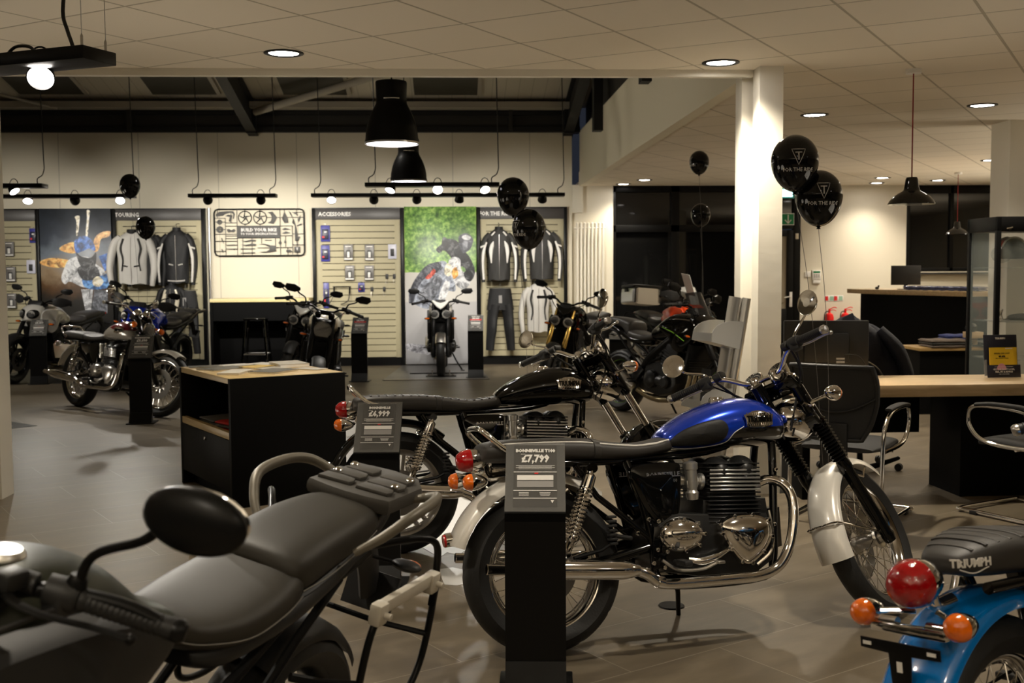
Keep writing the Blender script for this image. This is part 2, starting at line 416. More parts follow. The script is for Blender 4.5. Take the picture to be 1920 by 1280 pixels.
# ---------------------------------------------------------------- the building
S = dict(kind='structure')
def slab(name, x0, x1, y0, y1, z0, z1, m, **kw):
    return MB().box(((x0+x1)/2, (y0+y1)/2, (z0+z1)/2), (x1-x0, y1-y0, z1-z0)).build(name, m, kw.pop('parent', None), **(kw or S))
CZ = 2.79
slab('floor', -9, 12, -4, 18.2, -0.08, 0, 'floor')
slab('ceiling', -9, 12, -4, 7.32, CZ, CZ + .06, 'ceiling')
slab('ceiling', 1.98, 12, 7.32, 17.9, CZ, CZ + .06, 'ceiling')
slab('trim_1', -9, 1.98, 7.30, 7.36, CZ - .045, CZ + .02, 'column')
slab('wall_front_upper', -9, 1.98, 7.36, 7.46, CZ - .02, 5.9, 'fascia')
slab('wall_right_bulkhead', 1.98, 2.08, 7.36, 17.4, CZ - .02, 3.62, 'fascia')
slab('trim_2', 1.968, 1.98, 7.46, 17.4, CZ - .02, CZ + .20, 'fascia')
slab('wall_right_upper', 2.08, 2.2, 7.36, 17.4, CZ + .06, 6.2, 'steel_dark')
slab('wall_left', -9.1, -9, -4, 18.2, 0, 6, 'wall')
slab('wall_right', 12, 12.1, -4, 18.2, 0, 3, 'wall')
slab('wall_behind', -9, 12, -4.1, -4, 0, 3, 'night_glass')
slab('wall_back', -9, 1.86, 17.4, 17.6, 0, 3.60, 'panel_wall')
slab('wall_back_pilaster', 1.86, 2.53, 17.55, 17.9, 0, CZ, 'wall')
slab('wall_back_pilaster', 1.86, 2.03, 17.36, 17.55, 2.36, CZ, 'wall')
slab('wall_back_right', 5.56, 7.30, 17.62, 17.9, 0, CZ, 'wall')
slab('wall_back_right', 7.30, 8.80, 17.62, 17.9, 0, 1.40, 'wall')
slab('wall_back_right', 8.80, 12, 17.62, 17.9, 0, CZ, 'wall')
slab('baseboard_back', 5.56, 12, 17.6, 17.62, 0, .1, 'dark_grey')
# eaves: dark rails over the back wall, roof slope with rooflights
slab('trim_3', -9, 1.98, 17.30, 17.42, 3.60, 3.68, 'black_matt')
slab('trim_4', -9, 1.98, 17.36, 17.44, 3.68, 3.86, 'steel_dark')
slab('trim_5', -9, 1.98, 17.28, 17.42, 3.86, 3.92, 'black_matt')
slab('wall_back_eaves', -9, 1.98, 17.44, 17.6, 3.6, 4.4, 'steel_dark')
M['ledge'] = mat('roof_ledge', (0.36, 0.33, 0.27), 0.7)
slab('trim_6', -9, 1.98, 17.0, 17.3, 3.93, 4.02, 'ledge')
for xx in (-6.9, -4.9, -1.0, 0.9): slab('trim_7', xx - .03, xx + .03, 17.26, 17.36, 3.62, 3.93, 'steel_dark')
def roof_mat():
    m, nt, b = _new('profiled_roof_liner'); nt, N, L = nodes(m)
    tc = N('TexCoord'); sx = N('SeparateXYZ'); L(tc.outputs['Object'], sx.inputs[0])
    a = N('Math', operation='PINGPONG'); a.inputs[1].default_value = 0.1; L(sx.outputs['X'], a.inputs[0])
    g = N('Math', operation='LESS_THAN'); g.inputs[1].default_value = 0.008; L(a.outputs[0], g.inputs[0])
    mx = N('Mix', data_type='RGBA'); mx.inputs['A'].default_value = (0.50, 0.46, 0.38, 1); mx.inputs['B'].default_value = (0.40, 0.37, 0.30, 1)
    L(g.outputs[0], mx.inputs['Factor']); L(mx.outputs['Result'], b.inputs['Base Color']); b.inputs['Roughness'].default_value = 0.6
    return m
M['roof'] = roof_mat()
SL = math.atan(0.21); ROT = (-SL, 0, 0)      # rises towards the viewer
def roof_pt(x, d, up=0.0): return (x, 17.3 - d, 4.0 + 0.21 * d + up)
def roof_box(name, x0, x1, d0, d1, up, th, m, **kw):
    c = roof_pt((x0+x1)/2, (d0+d1)/2, up)
    return MB().box(c, (x1-x0, (d1-d0)/math.cos(SL), th), rot=ROT).build(name, m, None, **(kw or S))
roof_box('ceiling_roof_slope', -9, 2.1, -0.2, 10.2, 0.06, 0.05, 'roof')
M['rooflight'] = mat('dirty_rooflight_panel', (0.035, 0.032, 0.022), 0.35, bump=0.2, bscale=8)
for i, x0 in enumerate((-8.28, -6.35, -4.42, -2.50, -0.56)):
    roof_box('window_%d' % (i + 1), x0, x0 + 0.94, 0.42, 3.4, 0.022, 0.03, 'rooflight')
    roof_box('trim_8', x0 + .94, x0 + 1.0, 0.42, 3.4, 0.02, 0.03, 'ledge')
for x0 in (-7.9, -3.05, 1.80):
    o = MB()
    for (dz, hh, ww) in ((-0.42, 0.02, 0.15), (-0.02, 0.02, 0.15), (-0.22, 0.40, 0.03)):
        c = roof_pt(x0, 4.4, dz); o.box(c, (ww, 9.6, hh), rot=ROT)
    o.box((x0, 17.24, 3.80), (0.15, 0.12, 0.46)).build('trim_rafter', 'black_matt', None, **S)
MB().tube([(-2.95, 17.0, 3.86), (0.15, 15.1, 4.42)], 0.055, n=12).build('trim_brace', 'ledge', None, **S)
MB().tube([(-6.9, 16.0, 4.12), (-5.9, 17.1, 3.92)], 0.018, n=8).build('trim_brace', 'ledge', None, **S)
for (yy, zz, wx) in ((14.75, 3.30, .12), (11.15, 3.34, .10)):
    slab('trim_post', 1.98 - wx, 1.98, yy - .1, yy + .1, zz, 5.2, 'black_matt')
# columns
def column(x0, x1, y0, y1):
    slab('wall_column', x0, x1, y0, y1, 0, CZ, 'column')
column(1.985, 2.14, 7.16, 7.32); column(1.93, 2.03, 7.40, 7.56)
column(4.97, 5.3, 9.75, 10.1); column(-3.4, -2.99, 7.4, 7.6)
# glazed screen, back right
fr = MB()
GY = 17.62
for (x0, x1, z0, z1) in ((2.53, 5.56, 2.69, 2.79), (2.53, 4.78, 2.06, 2.17), (2.53, 4.78, 0, .10), (2.53, 2.58, 0, 2.79), (3.46, 3.60, 0, 2.79), (4.62, 4.80, 0, 2.79), (5.44, 5.56, 0, 2.79), (4.8, 5.44, 2.10, 2.20)):
    fr.box(((x0+x1)/2, GY + .02, (z0+z1)/2), (x1-x0, .10, z1-z0), bevel=.004)
wf = fr.build('window_screen', 'black_satin', None, **S)
gl = MB().box((3.65, GY + .03, 1.4), (2.2, .012, 2.7)).box((5.12, GY + .03, 2.45), (.64, .012, .5)); gl.build('window_pane', 'night_glass', wf)
bl = MB()
for i in range(24): bl.box((2.66 + i * .088, GY + .11, 1.05), (.07, .003, 2.0), rot=(0, 0, .3))
M['blind'] = mat('dark_vertical_blind', (0.10, 0.095, 0.08), .7)
sl = MB()
for i in range(1): pass
d = MB()
for (x0, x1, z0, z1) in ((4.80, 4.92, 0.02, 2.08), (5.34, 5.44, 0.02, 2.08), (4.92, 5.34, 1.98, 2.08), (4.92, 5.34, 0.02, .82)):
    d.box(((x0+x1)/2, GY - .01, (z0+z1)/2), (x1-x0, .05, z1-z0), bevel=.003)
door = d.build('door_1', 'black_satin', None, **S)
M['room_beyond'] = mat('pale_door_pane', (0.42, 0.37, 0.28), 0.08)
MB().box((5.13, GY, 1.4), (.43, .008, 1.18)).build('pane', 'room_beyond', door)
h = MB().box((5.405, GY - .045, .97), (.045, .012, .24), bevel=.004).tube([(5.405, GY - .05, 1.02), (5.405, GY - .085, 1.02), (5.29, GY - .085, 1.0)], .009, n=8)
h.build('door_handle', 'white', door)
# dark window at the right
fr = MB()
for (x0, x1, z0, z1) in ((7.30, 8.80, 2.66, 2.79), (7.30, 8.80, 1.40, 1.46), (7.30, 7.36, 1.4, 2.79), (8.02, 8.08, 1.4, 2.79), (8.74, 8.80, 1.4, 2.79)):
    fr.box(((x0+x1)/2, GY + .04, (z0+z1)/2), (x1-x0, .08, z1-z0), bevel=.004)
wf = fr.build('window_side', 'black_satin', None, **S)
MB().box((8.05, GY + .05, 2.1), (1.46, .012, 1.3)).build('window_pane', 'night_glass', wf)
slab('trim_sill', 7.28, 8.82, 17.54, 17.62, 1.36, 1.385, 'dark_grey')
# ---------------------------------------------------------------- lamps of the room
def downlight(x, y, i):
    t = thing('ceiling_downlight', DL_LABELS[i], 'ceiling light', (x, y, CZ), group='round recessed ceiling lights')
    MB().lathe([(.118, 0), (.118, -.006), (.100, -.010), (.088, -.002), (.088, 0)], ax=(0, 0, 1), n=32, closed=True).build('trim_ring', 'black_satin', t)
    MB().lathe([(0.0, -.003), (.088, -.003), (.088, -.001), (0, -.001)], n=28).build('lamp_face', 'glow', t)
    lamp('downlight_lamp', (x, y, CZ - .03), (48 if i in (7, 9) else 130 if i == 19 else 150 if i == 1 else 62 if y < 10 else 45), WARM, size=.08, angle=125, blend=.9, parent=t)
DL = [(-1.0, 6.78), (1.70, 7.04), (3.09, 9.43), (4.28, 8.86), (6.62, 13.46), (2.83, 16.4), (2.64, 17.2), (6.3, 16.1), (7.35, 16.6), (6.6, 17.1), (9.3, 16.9),
      (-3.7, 3.6), (-1.1, 3.3), (1.6, 3.5), (4.2, 3.6), (7.0, 9.3), (-1.1, 0.0), (1.6, 0.0), (4.3, 0.1), (3.45, 12.4)]  # last entry is added out of sight to brighten the orange bike
DL_LABELS = ['round recessed downlight at the left above the open bay edge', 'round recessed downlight just left of the white column head', 'recessed downlight right of the white column, above the two large balloons',
  'recessed downlight at the right, higher of the two by the right edge', 'smaller recessed downlight at the far right, below the other by the edge', 'small far downlight above the dark glazing, right of its pair', 'small far downlight at the left end of the dark glazing',
  'far downlight over the cream wall, left of the pendant lamp', 'far downlight just right of the black pendant lamp shade', 'farthest downlight close to the top of the cream wall', 'far downlight partly hidden by the right white column'] + ['unseen recessed downlight above the near touring bike, far left', 'unseen recessed downlight above the near touring bike', 'unseen recessed downlight above the blue bike', 'unseen recessed downlight above the blue tail bike', 'unseen recessed downlight beyond the sales desk', 'unseen recessed downlight over the viewer, left', 'unseen recessed downlight over the viewer, middle', 'unseen recessed downlight over the viewer, right', 'added unseen downlight behind the white column, brightening the orange tourer']
for i, (x, y) in enumerate(DL): downlight(x, y, i)

def spot_head(t, px, py, pz, aim, lit_power, name='spotlight_head', lit=True, col=NEUT, ang=60):
    """an AR111 style head gimballed under the tray; part of its track"""
    d = (Vector(aim) - Vector((px, py, pz))).normalized(); c = Vector((px, py, pz))
    m = MB().lathe([(0.02, -.075), (.034, -.07), (.05, -.04), (.058, .0), (.060, .022), (.055, .022), (.052, .008)], o=c, ax=d, n=24)
    m.tube([c + Vector((.045, 0, .02)), c + Vector((.045, 0, .075)), c + Vector((.02, 0, .12)), c + Vector((-.02, 0, .12)), c + Vector((-.045, 0, .075)), c + Vector((-.045, 0, .02))], .004, n=6, k=3)
    hd = m.build(name, 'black_satin', t)
    MB().lathe([(0, .010), (.052, .012), (.052, .008), (0, .006)], o=c, ax=d, n=24).build('lamp_face', 'glow', hd)
    for o in (hd,): pass
    lamp('spot_lamp', tuple(c + d * .04), lit_power, col, size=.04, angle=ang, blend=.7, aim=tuple(c + d * 2), parent=t)
def track(label, x0, x1, y, z, heads, w=.20, hang=None, ang=0.0):
    hang = 4.0 + .21*(17.3 - y) + .05
    t = thing('track_light', label, 'spotlight track', (0, 0, 0), group='suspended black spotlight tracks')
    m = MB().box(((x0+x1)/2, y, z), (x1-x0, w, .045), bevel=.004); m.build('tray', 'black_satin', t)
    for xx in (x0 + .06, x1 - .06):
        MB().tube([(xx - .02, y, z + .02), (xx - .02, y, z + .08), (xx + .05, y, z + .16), (xx + .05, y, z + .5), (xx + .02, y, hang)], .006, n=6, k=4).build('cable', 'cable', t)
    for (hx, aim, pw, ang_) in heads: spot_head(t, hx, y - .02 if aim[1] < y else y + .02, z - .05, aim, pw, ang=ang_)
WP = 62; FP = 32; BP = 55
track('long black spotlight track above the touring bay, left', -9.5, -3.98, 14.2, 2.43, [(-6.15, (-6.6, 17.4, 1.5), WP, 75), (-5.28, (-4.8, 12.4, .3), FP, 75), (-4.72, (-4.6, 17.4, 1.5), WP, 75), (-4.15, (-3.6, 11.6, .3), FP, 75)])
track('black spotlight track end at the far left, in front of the longer one', -8.6, -4.5, 12.6, 2.44, [(-4.83, (-3.5, 11.9, .6), BP, 60), (-7.3, (-5.6, 15.4, .8), WP, 65)])
track('short black spotlight track above the build your bike panel', -3.30, -2.22, 14.2, 2.43, [(-3.08, (-3.15, 17.4, 1.55), WP * 1.6, 62), (-2.42, (-2.55, 17.4, 1.55), WP * 1.6, 62)])
track('long black spotlight track above the accessories and riding bays', -1.78, 1.42, 14.2, 2.43, [(-1.53, (-1.5, 12.6, .8), BP, 60), (-1.0, (-1.4, 17.4, 1.4), WP, 75), (-0.46, (-.2, 17.4, 1.4), WP, 70), (0.08, (-.15, 15.9, .6), BP, 60), (1.14, (1.1, 15.9, 1.3), WP, 75), (0.7, (1.0, 17.4, 1.4), WP, 75)])
track('black spotlight track crossing behind the lower bell pendant', -0.98, 0.52, 12.6, 2.44, [(-0.70, (-1.4, 11.2, .2), FP, 70), (-0.17, (-.1, 9.2, .1), FP, 70), (0.36, (.9, 10.6, .4), FP, 70)])
# the near track at top left, hung from the tile ceiling
def near_track():
    t = thing('track_light', 'large near black spotlight track hanging from the ceiling, top left', 'spotlight track', (0, 0, 0), group='suspended black spotlight tracks')
    T = Matrix.Translation((-1.471, 4.80, 2.40)) @ Matrix.Rotation(math.radians(155.5), 4, 'Z')
    X = lambda p: tuple(T @ Vector(p))
    MB(T).box((1.3, 0, 0), (2.6, .20, .055), bevel=.004).build('tray', 'black_satin', t)
    for p in ((.03, .07), (.03, -.07)):
        MB(T).tube([(p[0], p[1], .02), (p[0], p[1], .38)], .0018, n=6).lathe([(.006, .02), (.006, .07), (.002, .08)], o=(p[0], p[1], 0), n=8).build('suspension_wire', 'alu', t)
    MB(T).tube([(.12, .02, .03), (.13, .02, .06), (.17, .0, .12), (.19, 0, .2), (.16, 0, .38)], .008, n=8, k=5).build('cable', 'cable', t)
    MB(T).tube([(.34, .0, .03), (.38, .0, .065), (.46, 0, .07), (.52, 0, .03)], .007, n=8, k=4).build('cable', 'cable', t)
    c = T @ Vector((.36, -.04, -.055)); aim = (-1.2, 2.4, .5)
    spot_head(t, c.x, c.y, c.z, aim, 60, ang=70)
near_track()
# bell pendants over the open bay
def bell(label, x, y, zr):
    t = thing('bell_pendant', label, 'pendant lamp', (x, y, zr), group='black bell pendants over the open bay')
    pr = [(.19, .012), (.205, .0), (.210, .0), (.212, .012), (.205, .03), (.200, .09), (.188, .15), (.165, .22), (.140, .27), (.122, .305), (.116, .335), (.118, .37), (.120, .42), (.122, .47), (.118, .478), (.0, .480)]
    MB().lathe(pr, n=48).build('lamp_shade', 'black_satin', t)
    MB().lathe([(.205, .004), (.195, .10), (.13, .25), (.05, .27), (0, .27)], n=40).build('shade_lining', 'glow_soft', t)
    m = MB().lathe([(.204, -.004), (.212, -.004), (.214, .010), (.208, .012)], n=48, closed=True); m.build('rim_band', 'satin_chrome', t)
    m = MB()
    for k in range(12):
        a = -2.0 + k * .09; m.ball((math.cos(a) * .116, math.sin(a) * .116, .338), .006, 8, 6)
    m.build('vent_slots', 'chrome', t)
    MB().tube([(0, 0, .47), (0, 0, .53), (-.05, 0, .62), (-.06, 0, .8), (0, 0, 1.9)], .006, n=6, k=4).build('cable', 'cable', t)
    lamp('bell_lamp', (x, y, zr + .06), 55, WARM, size=.12, angle=120, blend=.8, parent=t)
bell('large black bell pendant, nearer and higher of the two', -0.47, 8.75, 2.47)
bell('black bell pendant behind and below the larger one', -0.50, 12.75, 2.49)
# red-corded enamel pendants at the desk side
def enamel(label, x, y, zr, pw):
    t = thing('enamel_pendant', label, 'pendant lamp', (x, y, zr), group='black dish pendants on red cords')
    pr = [(.150, .0), (.152, .004), (.140, .025), (.118, .050), (.088, .072), (.062, .086), (.052, .094), (.048, .11), (.040, .165), (.034, .178), (0, .180)]
    MB().lathe(pr, n=48).build('lamp_shade', 'black_gloss', t)
    MB().lathe([(.149, .002), (.112, .048), (.06, .08), (0, .08)], n=40).build('shade_lining', 'glow_soft', t)
    M.setdefault('red_cord', mat('red_cord', (0.25, 0.01, 0.01), .6))
    MB().tube([(0, 0, .17), (0, 0, CZ - zr)], .0045, n=8).build('cord', 'red_cord', t)
    MB().lathe([(.05, 0), (.05, -.028), (0, -.028)], o=(0, 0, CZ - zr), n=24).build('ceiling_rose', 'white', t)
    lamp('pendant_lamp', (x, y, zr + .03), pw, (.95, .93, 1), size=.05, angle=130, blend=.6, parent=t)
enamel('black dish pendant on a red cord, nearer and lit', 3.042, 7.268, 1.905, 110)
enamel('small far black pendant on a red cord beside the glass cabinet', 7.03, 15.22, 1.93, 20)
# strip lamp in the roof void, seen at the edge of the tile ceiling
t = thing('strip_light', 'thin white strip light at the edge of the high roof bay', 'ceiling light', (-1.36, 12.9, 3.86))
MB().box((0, 0, 0), (.60, .12, .05), bevel=.008).tube([(-.25, 0, .02), (-.25, 0, .95)], .004, n=6).tube([(.25, 0, .02), (.25, 0, .95)], .004, n=6).build('housing', 'ledge', t); MB().box((0, 0, -.03), (.5, .08, .012)).build('diffuser', 'glow', t)
lamp('strip_lamp', (-1.36, 12.9, 3.8), 30, NEUT, size=.1, angle=150, parent=t)

# uplighters added out of view to brighten the ceilings and the bulkhead
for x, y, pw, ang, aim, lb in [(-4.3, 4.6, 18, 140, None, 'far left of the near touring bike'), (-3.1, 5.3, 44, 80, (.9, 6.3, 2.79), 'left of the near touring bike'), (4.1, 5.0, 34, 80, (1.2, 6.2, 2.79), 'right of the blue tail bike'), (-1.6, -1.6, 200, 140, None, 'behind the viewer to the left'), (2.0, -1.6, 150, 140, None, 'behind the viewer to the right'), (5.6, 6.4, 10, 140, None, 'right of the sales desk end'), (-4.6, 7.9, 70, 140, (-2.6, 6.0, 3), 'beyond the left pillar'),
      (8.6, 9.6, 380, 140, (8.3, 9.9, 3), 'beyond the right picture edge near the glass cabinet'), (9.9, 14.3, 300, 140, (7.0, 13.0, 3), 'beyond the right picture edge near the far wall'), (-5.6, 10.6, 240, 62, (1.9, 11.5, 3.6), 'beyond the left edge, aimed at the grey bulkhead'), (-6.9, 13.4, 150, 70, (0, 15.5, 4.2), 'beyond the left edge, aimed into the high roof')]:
    t = thing('added_uplighter', 'added unseen fill uplighter outside the picture, ' + lb, 'added fill lamp', (x, y, 0))
    MB().lathe([(0, 0), (.12, 0), (.12, .02), (.09, .03), (.10, .22), (.095, .23), (.05, .06), (0, .06)], n=24).build('added_lamp_housing', 'black_satin', t)
    lamp('added_uplighter_lamp', (x, y, .24), pw, WARM, size=.10 if aim is None else .8, angle=ang, blend=.9, aim=aim or (x, y, 3), parent=t)
# ---------------------------------------------------------------- motorcycle parts
def steer_matrix(P, rake, ang):
    ax = Vector((-math.sin(rake), 0, math.cos(rake)))
    return Matrix.Translation(P) @ Matrix.Rotation(ang, 4, ax) @ Matrix.Translation(-Vector(P))
def wheel(root, name, X, R, W, rr, kind='spoke', rim='chrome', discs=(1,), tread=True, disc_r=.155, stripe=None, hub='satin_chrome', lod=1):
    """wheel on the y axis; R tyre radius, W tyre half-width, rr rim radius"""
    n = 108 if lod == 1 else 48
    m = MB(X)
    m.lathe([(rr + .002, -W*.62), (rr + .012, -W*.66), (rr + .012, -W*.58), (rr - .004, -W*.5), (rr - .018, -W*.25), (rr - .02, 0), (rr - .018, W*.25), (rr - .004, W*.5), (rr + .012, W*.58), (rr + .012, W*.66), (rr + .002, W*.62), (rr - .010, W*.45), (rr - .024, W*.2), (rr - .026, 0), (rr - .024, -W*.2), (rr - .010, -W*.45)], ax=(0, 1, 0), n=64 if lod == 1 else 36, closed=True)
    if kind != 'spoke':
        ns = 5 if kind == 'cast5' else 3
        for s in range(ns):
            a = 2*PI*s/ns + .3
            for da in ((-.13, .13) if kind == 'cast5' else (-.2, .2)):
                p0 = Vector((math.cos(a + da*1.6)*.04, 0, math.sin(a + da*1.6)*.04)); p1 = Vector((math.cos(a + da)*(rr-.012), 0, math.sin(a + da)*(rr-.012)))
                m.tube([p0, (p0+p1)/2, p1], [.016, .011, .014], n=8)
        m.lathe([(0, -.045), (.045, -.045), (.05, -.03), (.05, .03), (.045, .045), (0, .045)], ax=(0, 1, 0), n=24)
    w = m.build(name, rim, root)
    # tyre with cut grooves
    prof = []
    for i in range(15):
        t = -1 + 2*i/14; a = t * 1.95
        prof.append((rr + .006 + (R - rr - .006) * max(0, (math.cos(a) + .37) / 1.37) ** .8, W * math.sin(max(-PI/2, min(PI/2, a*.98))) * (1.0 if abs(a) < 1.5 else (1.0 - (abs(a)-1.5)*.75))))
    m = MB(X); vs = []; fs = []
    for i, (r, h) in enumerate(prof):
        for j in range(n):
            a = 2*PI*j/n; d = 0
            if tread and 2 <= i <= 12 and lod == 1:
                k = (j + (abs(i - 7))*1) % 9
                if k == 0 and 3 <= i <= 11 and i != 7: d = .0045
            vs.append(Vector((math.cos(a)*(r-d), h, math.sin(a)*(r-d))))
    for i in range(len(prof)-1):
        for j in range(n): fs.append((i*n+j, i*n+(j+1) % n, (i+1)*n+(j+1) % n, (i+1)*n+j))
    m.add(vs, fs); m.build('tyre', 'rubber', w, ang=25)
    if kind == 'spoke':
        m = MB(X); hb = .055
        for s in range(40):
            a = 2*PI*s/40; side = 1 if s % 2 else -1; lead = .75 if (s//2) % 2 else -.75
            m.tube([(math.cos(a+lead)*.035, side*hb, math.sin(a+lead)*.035), (math.cos(a)*(rr-.012), side*.006, math.sin(a)*(rr-.012))], .0017 if lod == 1 else .0025, n=5)
        m.build('wire_spokes', 'chrome', w)
        m = MB(X); m.lathe([(0, -.075), (.022, -.075), (.026, -.062), (.045, -.06), (.05, -.05), (.03, -.042), (.028, .042), (.05, .05), (.045, .06), (.026, .062), (.022, .075), (0, .075)], ax=(0, 1, 0), n=28); m.build('hub', hub, w)
    for s in discs:
        m = MB(X); m.lathe([(disc_r, s*.058), (disc_r, s*.063), (disc_r*.62, s*.063), (disc_r*.62, s*.058)], ax=(0, 1, 0), n=40, closed=True)
        for q in range(6):
            a = q*PI/3; m.tube([(math.cos(a)*.045, s*.06, math.sin(a)*.045), (math.cos(a+.3)*disc_r*.64, s*.06, math.sin(a+.3)*disc_r*.64)], .006, n=6)
        for q in range(24 if lod == 1 else 0):
            a = q*PI/12; rr2 = disc_r*(.72 + .17*(q % 3)/2); m.lathe([(.0045, s*.064), (.0, s*.0645)], o=(math.cos(a)*rr2, 0, math.sin(a)*rr2), ax=(0, 1, 0), n=8)
        m.build('brake_disc', 'disc_steel', w)
    if stripe:
        m = MB(X)
        for s in (-1, 1): m.lathe([(rr + .013, s*W*.60), (rr + .013, s*W*.68), (rr + .006, s*W*.68), (rr + .006, s*W*.60)], ax=(0, 1, 0), n=48, closed=True)
        m.build('rim_stripe', stripe, w)
    return w
def shock(root, a, b, spring='chrome', coils=11, r=.032, body='chrome'):
    a = Vector(a); b = Vector(b); d = (b - a); L = d.length; d.normalize()
    m = MB(); m.lathe([(0, 0), (.019, .0), (.019, -.02), (.0, -.02)], o=a + Vector((0, .010, 0)), ax=(0, 1, 0), n=20)
    m.lathe([(.010, .01), (.012, .02), (.024, .03), (.026, .075), (.026, .08), (.03, .085), (.03, .092), (.012, .094), (.012, L*.8), (.030, L*.8), (.030, L*.83), (.018, L*.86), (.016, L*.97), (.008, L)], o=a, ax=d, n=22)
    m.lathe([(0, 0), (.016, .0), (.016, -.02), (.0, -.02)], o=b + Vector((0, .010, 0)), ax=(0, 1, 0), n=18)
    sh = m.build('shock_absorber', body, root)
    u = d.orthogonal().normalized(); w = d.cross(u); pts = []
    L0, L1 = .095, L*.8; N = coils*14
    for i in range(N+1):
        t = i/N; an = 2*PI*coils*t; pts.append(a + d*(L0 + (L1-L0)*t) + (u*math.cos(an) + w*math.sin(an))*(r - .004))
    MB().tube(pts, .0052, n=6).build('spring', spring, sh)
    return sh
def bullet_indicator(root, X, p, d, side, stem=None, body='chrome', name='indicator', s=1.0):
    """p centre of the body, d direction the amber lens faces, side +1/-1"""
    d = Vector(d).normalized(); m = MB(X)
    m.lathe([(0, -.052*s), (.012*s, -.046*s), (.022*s, -.03*s), (.030*s, -.008*s), (.033*s, .008*s), (.033*s, .014*s), (.0, .014*s)], o=p, ax=d, n=24)
    if stem: m.tube([p, tuple((Vector(p) + Vector(stem))/2), stem], [.009*s, .008*s, .009*s], n=8)
    o = m.build(name, body, root)
    MB(X).lathe([(.033*s, .012*s), (.0325*s, .02*s), (.028*s, .034*s), (.018*s, .044*s), (0, .048*s)], o=p, ax=d, n=24).build('indicator_lens', 'orange_lens', o)
    return o
def round_mirror(root, X, base, c, r=.05, face=(-.95, .0, .25), name='mirror', mt='chrome'):
    f = Vector(face).normalized(); c = Vector(c); b = Vector(base); m = MB(X)
    m.lathe([(0, -.026), (r*.5, -.022), (r*.85, -.012), (r*1.02, .0), (r*1.02, .006), (r*.94, .007)], o=c, ax=f, n=32)
    mid = c + (b - c) * .35 + Vector((0, 0, -.01))
    m.tube([b, b + Vector((.0, (c-b).y*.15, .03)), mid, c - f*.02], [.0065, .0055, .005, .006], n=8, k=6)
    m.lathe([(.013, -.012), (.013, .012)], o=b, ax=(0, 0, 1), n=14)
    o = m.build(name, mt, root)
    MB(X).lathe([(r*.95, .0062), (0, .0075)], o=c, ax=f, n=32).build('mirror_glass', 'mirror', o)
    return o
def bar_controls(root, X, s, grip_in, grip_out, dirv, lever='satin_chrome', lod=1, pod_red=False):
    """switch pod, grip, lever and master cylinder on one bar end"""
    gi = Vector(grip_in); go = Vector(grip_out); d = (go - gi).normalized(); fw = Vector(dirv).normalized()
    L = (go - gi).length
    pr = [(.010, 0), (.019, .0), (.019, .006)] + sum([[(.0165, .012 + i*.009), (.0175, .014 + i*.009), (.0175, .018 + i*.009), (.0165, .0195 + i*.009)] for i in range(int((L-.02)/.009))], []) + [(.018, L - .004), (.018, L), (.008, L)]
    g = MB(X).lathe(pr, o=gi, ax=d, n=20).build('handlebar_grip', 'rubber', root)
    MB(X).lathe([(.0, -.002), (.017, -.002), (.019, .004), (.019, .014), (.014, .022), (0, .024)], o=go, ax=d, n=24).build('bar_end', lever, g)
    m = MB(X); m.lathe([(.014, -.055), (.024, -.052), (.026, -.03), (.026, -.01), (.022, -.002), (.014, 0)], o=gi, ax=d, n=20)
    m.box(tuple(gi - d*.03 + Vector((0, 0, -.012))), (.045, .040, .045), bevel=.008)
    m.box(tuple(gi - d*.085 + fw*.03 + Vector((0, 0, .012))), (.045, .035, .03), bevel=.007)
    m.lathe([(.016, -.100), (.018, -.098), (.018, -.07), (.016, -.068)], o=gi, ax=d, n=16)
    p = m.build('switchgear', 'black_plastic', root)
    MB(X).box(tuple(gi - d*.03 + Vector((-.012, 0, .014))), (.012, .014, .008), bevel=.002).build('switch_button', 'red_plastic', p)
    a = gi - d*.085 + fw*.035; q = [a, a + d*.03 + fw*.03, a + d*.09 + fw*.045, a + d*.16 + fw*.035, a + d*.215 + fw*.035]
    m = MB(X); m.tube(q, [.006, .009, .007, .0065, .0075], n=8, k=5, flat=.6); m.ball(tuple(q[-1]), .009, 10, 6)
    m.lathe([(.010, -.012), (.012, -.010), (.012, .010), (.010, .012)], o=a, ax=(0, 0, 1), n=14)
    m.build('lever', lever, root)
def text_on(root, s, size, mt, o, xa, ya, name='lettering', ext=.0006, bold=0, sx=1.0, X=None):
    T = frame(o, xa, ya)
    if X is not None: T = X @ T
    return text_mesh(name, s, size, mt, root, T, ext=ext, bold=bold, sx=sx)
def mesh_text(root, name, mt, items):
    mb = MB()
    for (s, size, T, kw) in items: text_add(mb, s, size, T, **kw)
    return mb.build(name, mt, root)
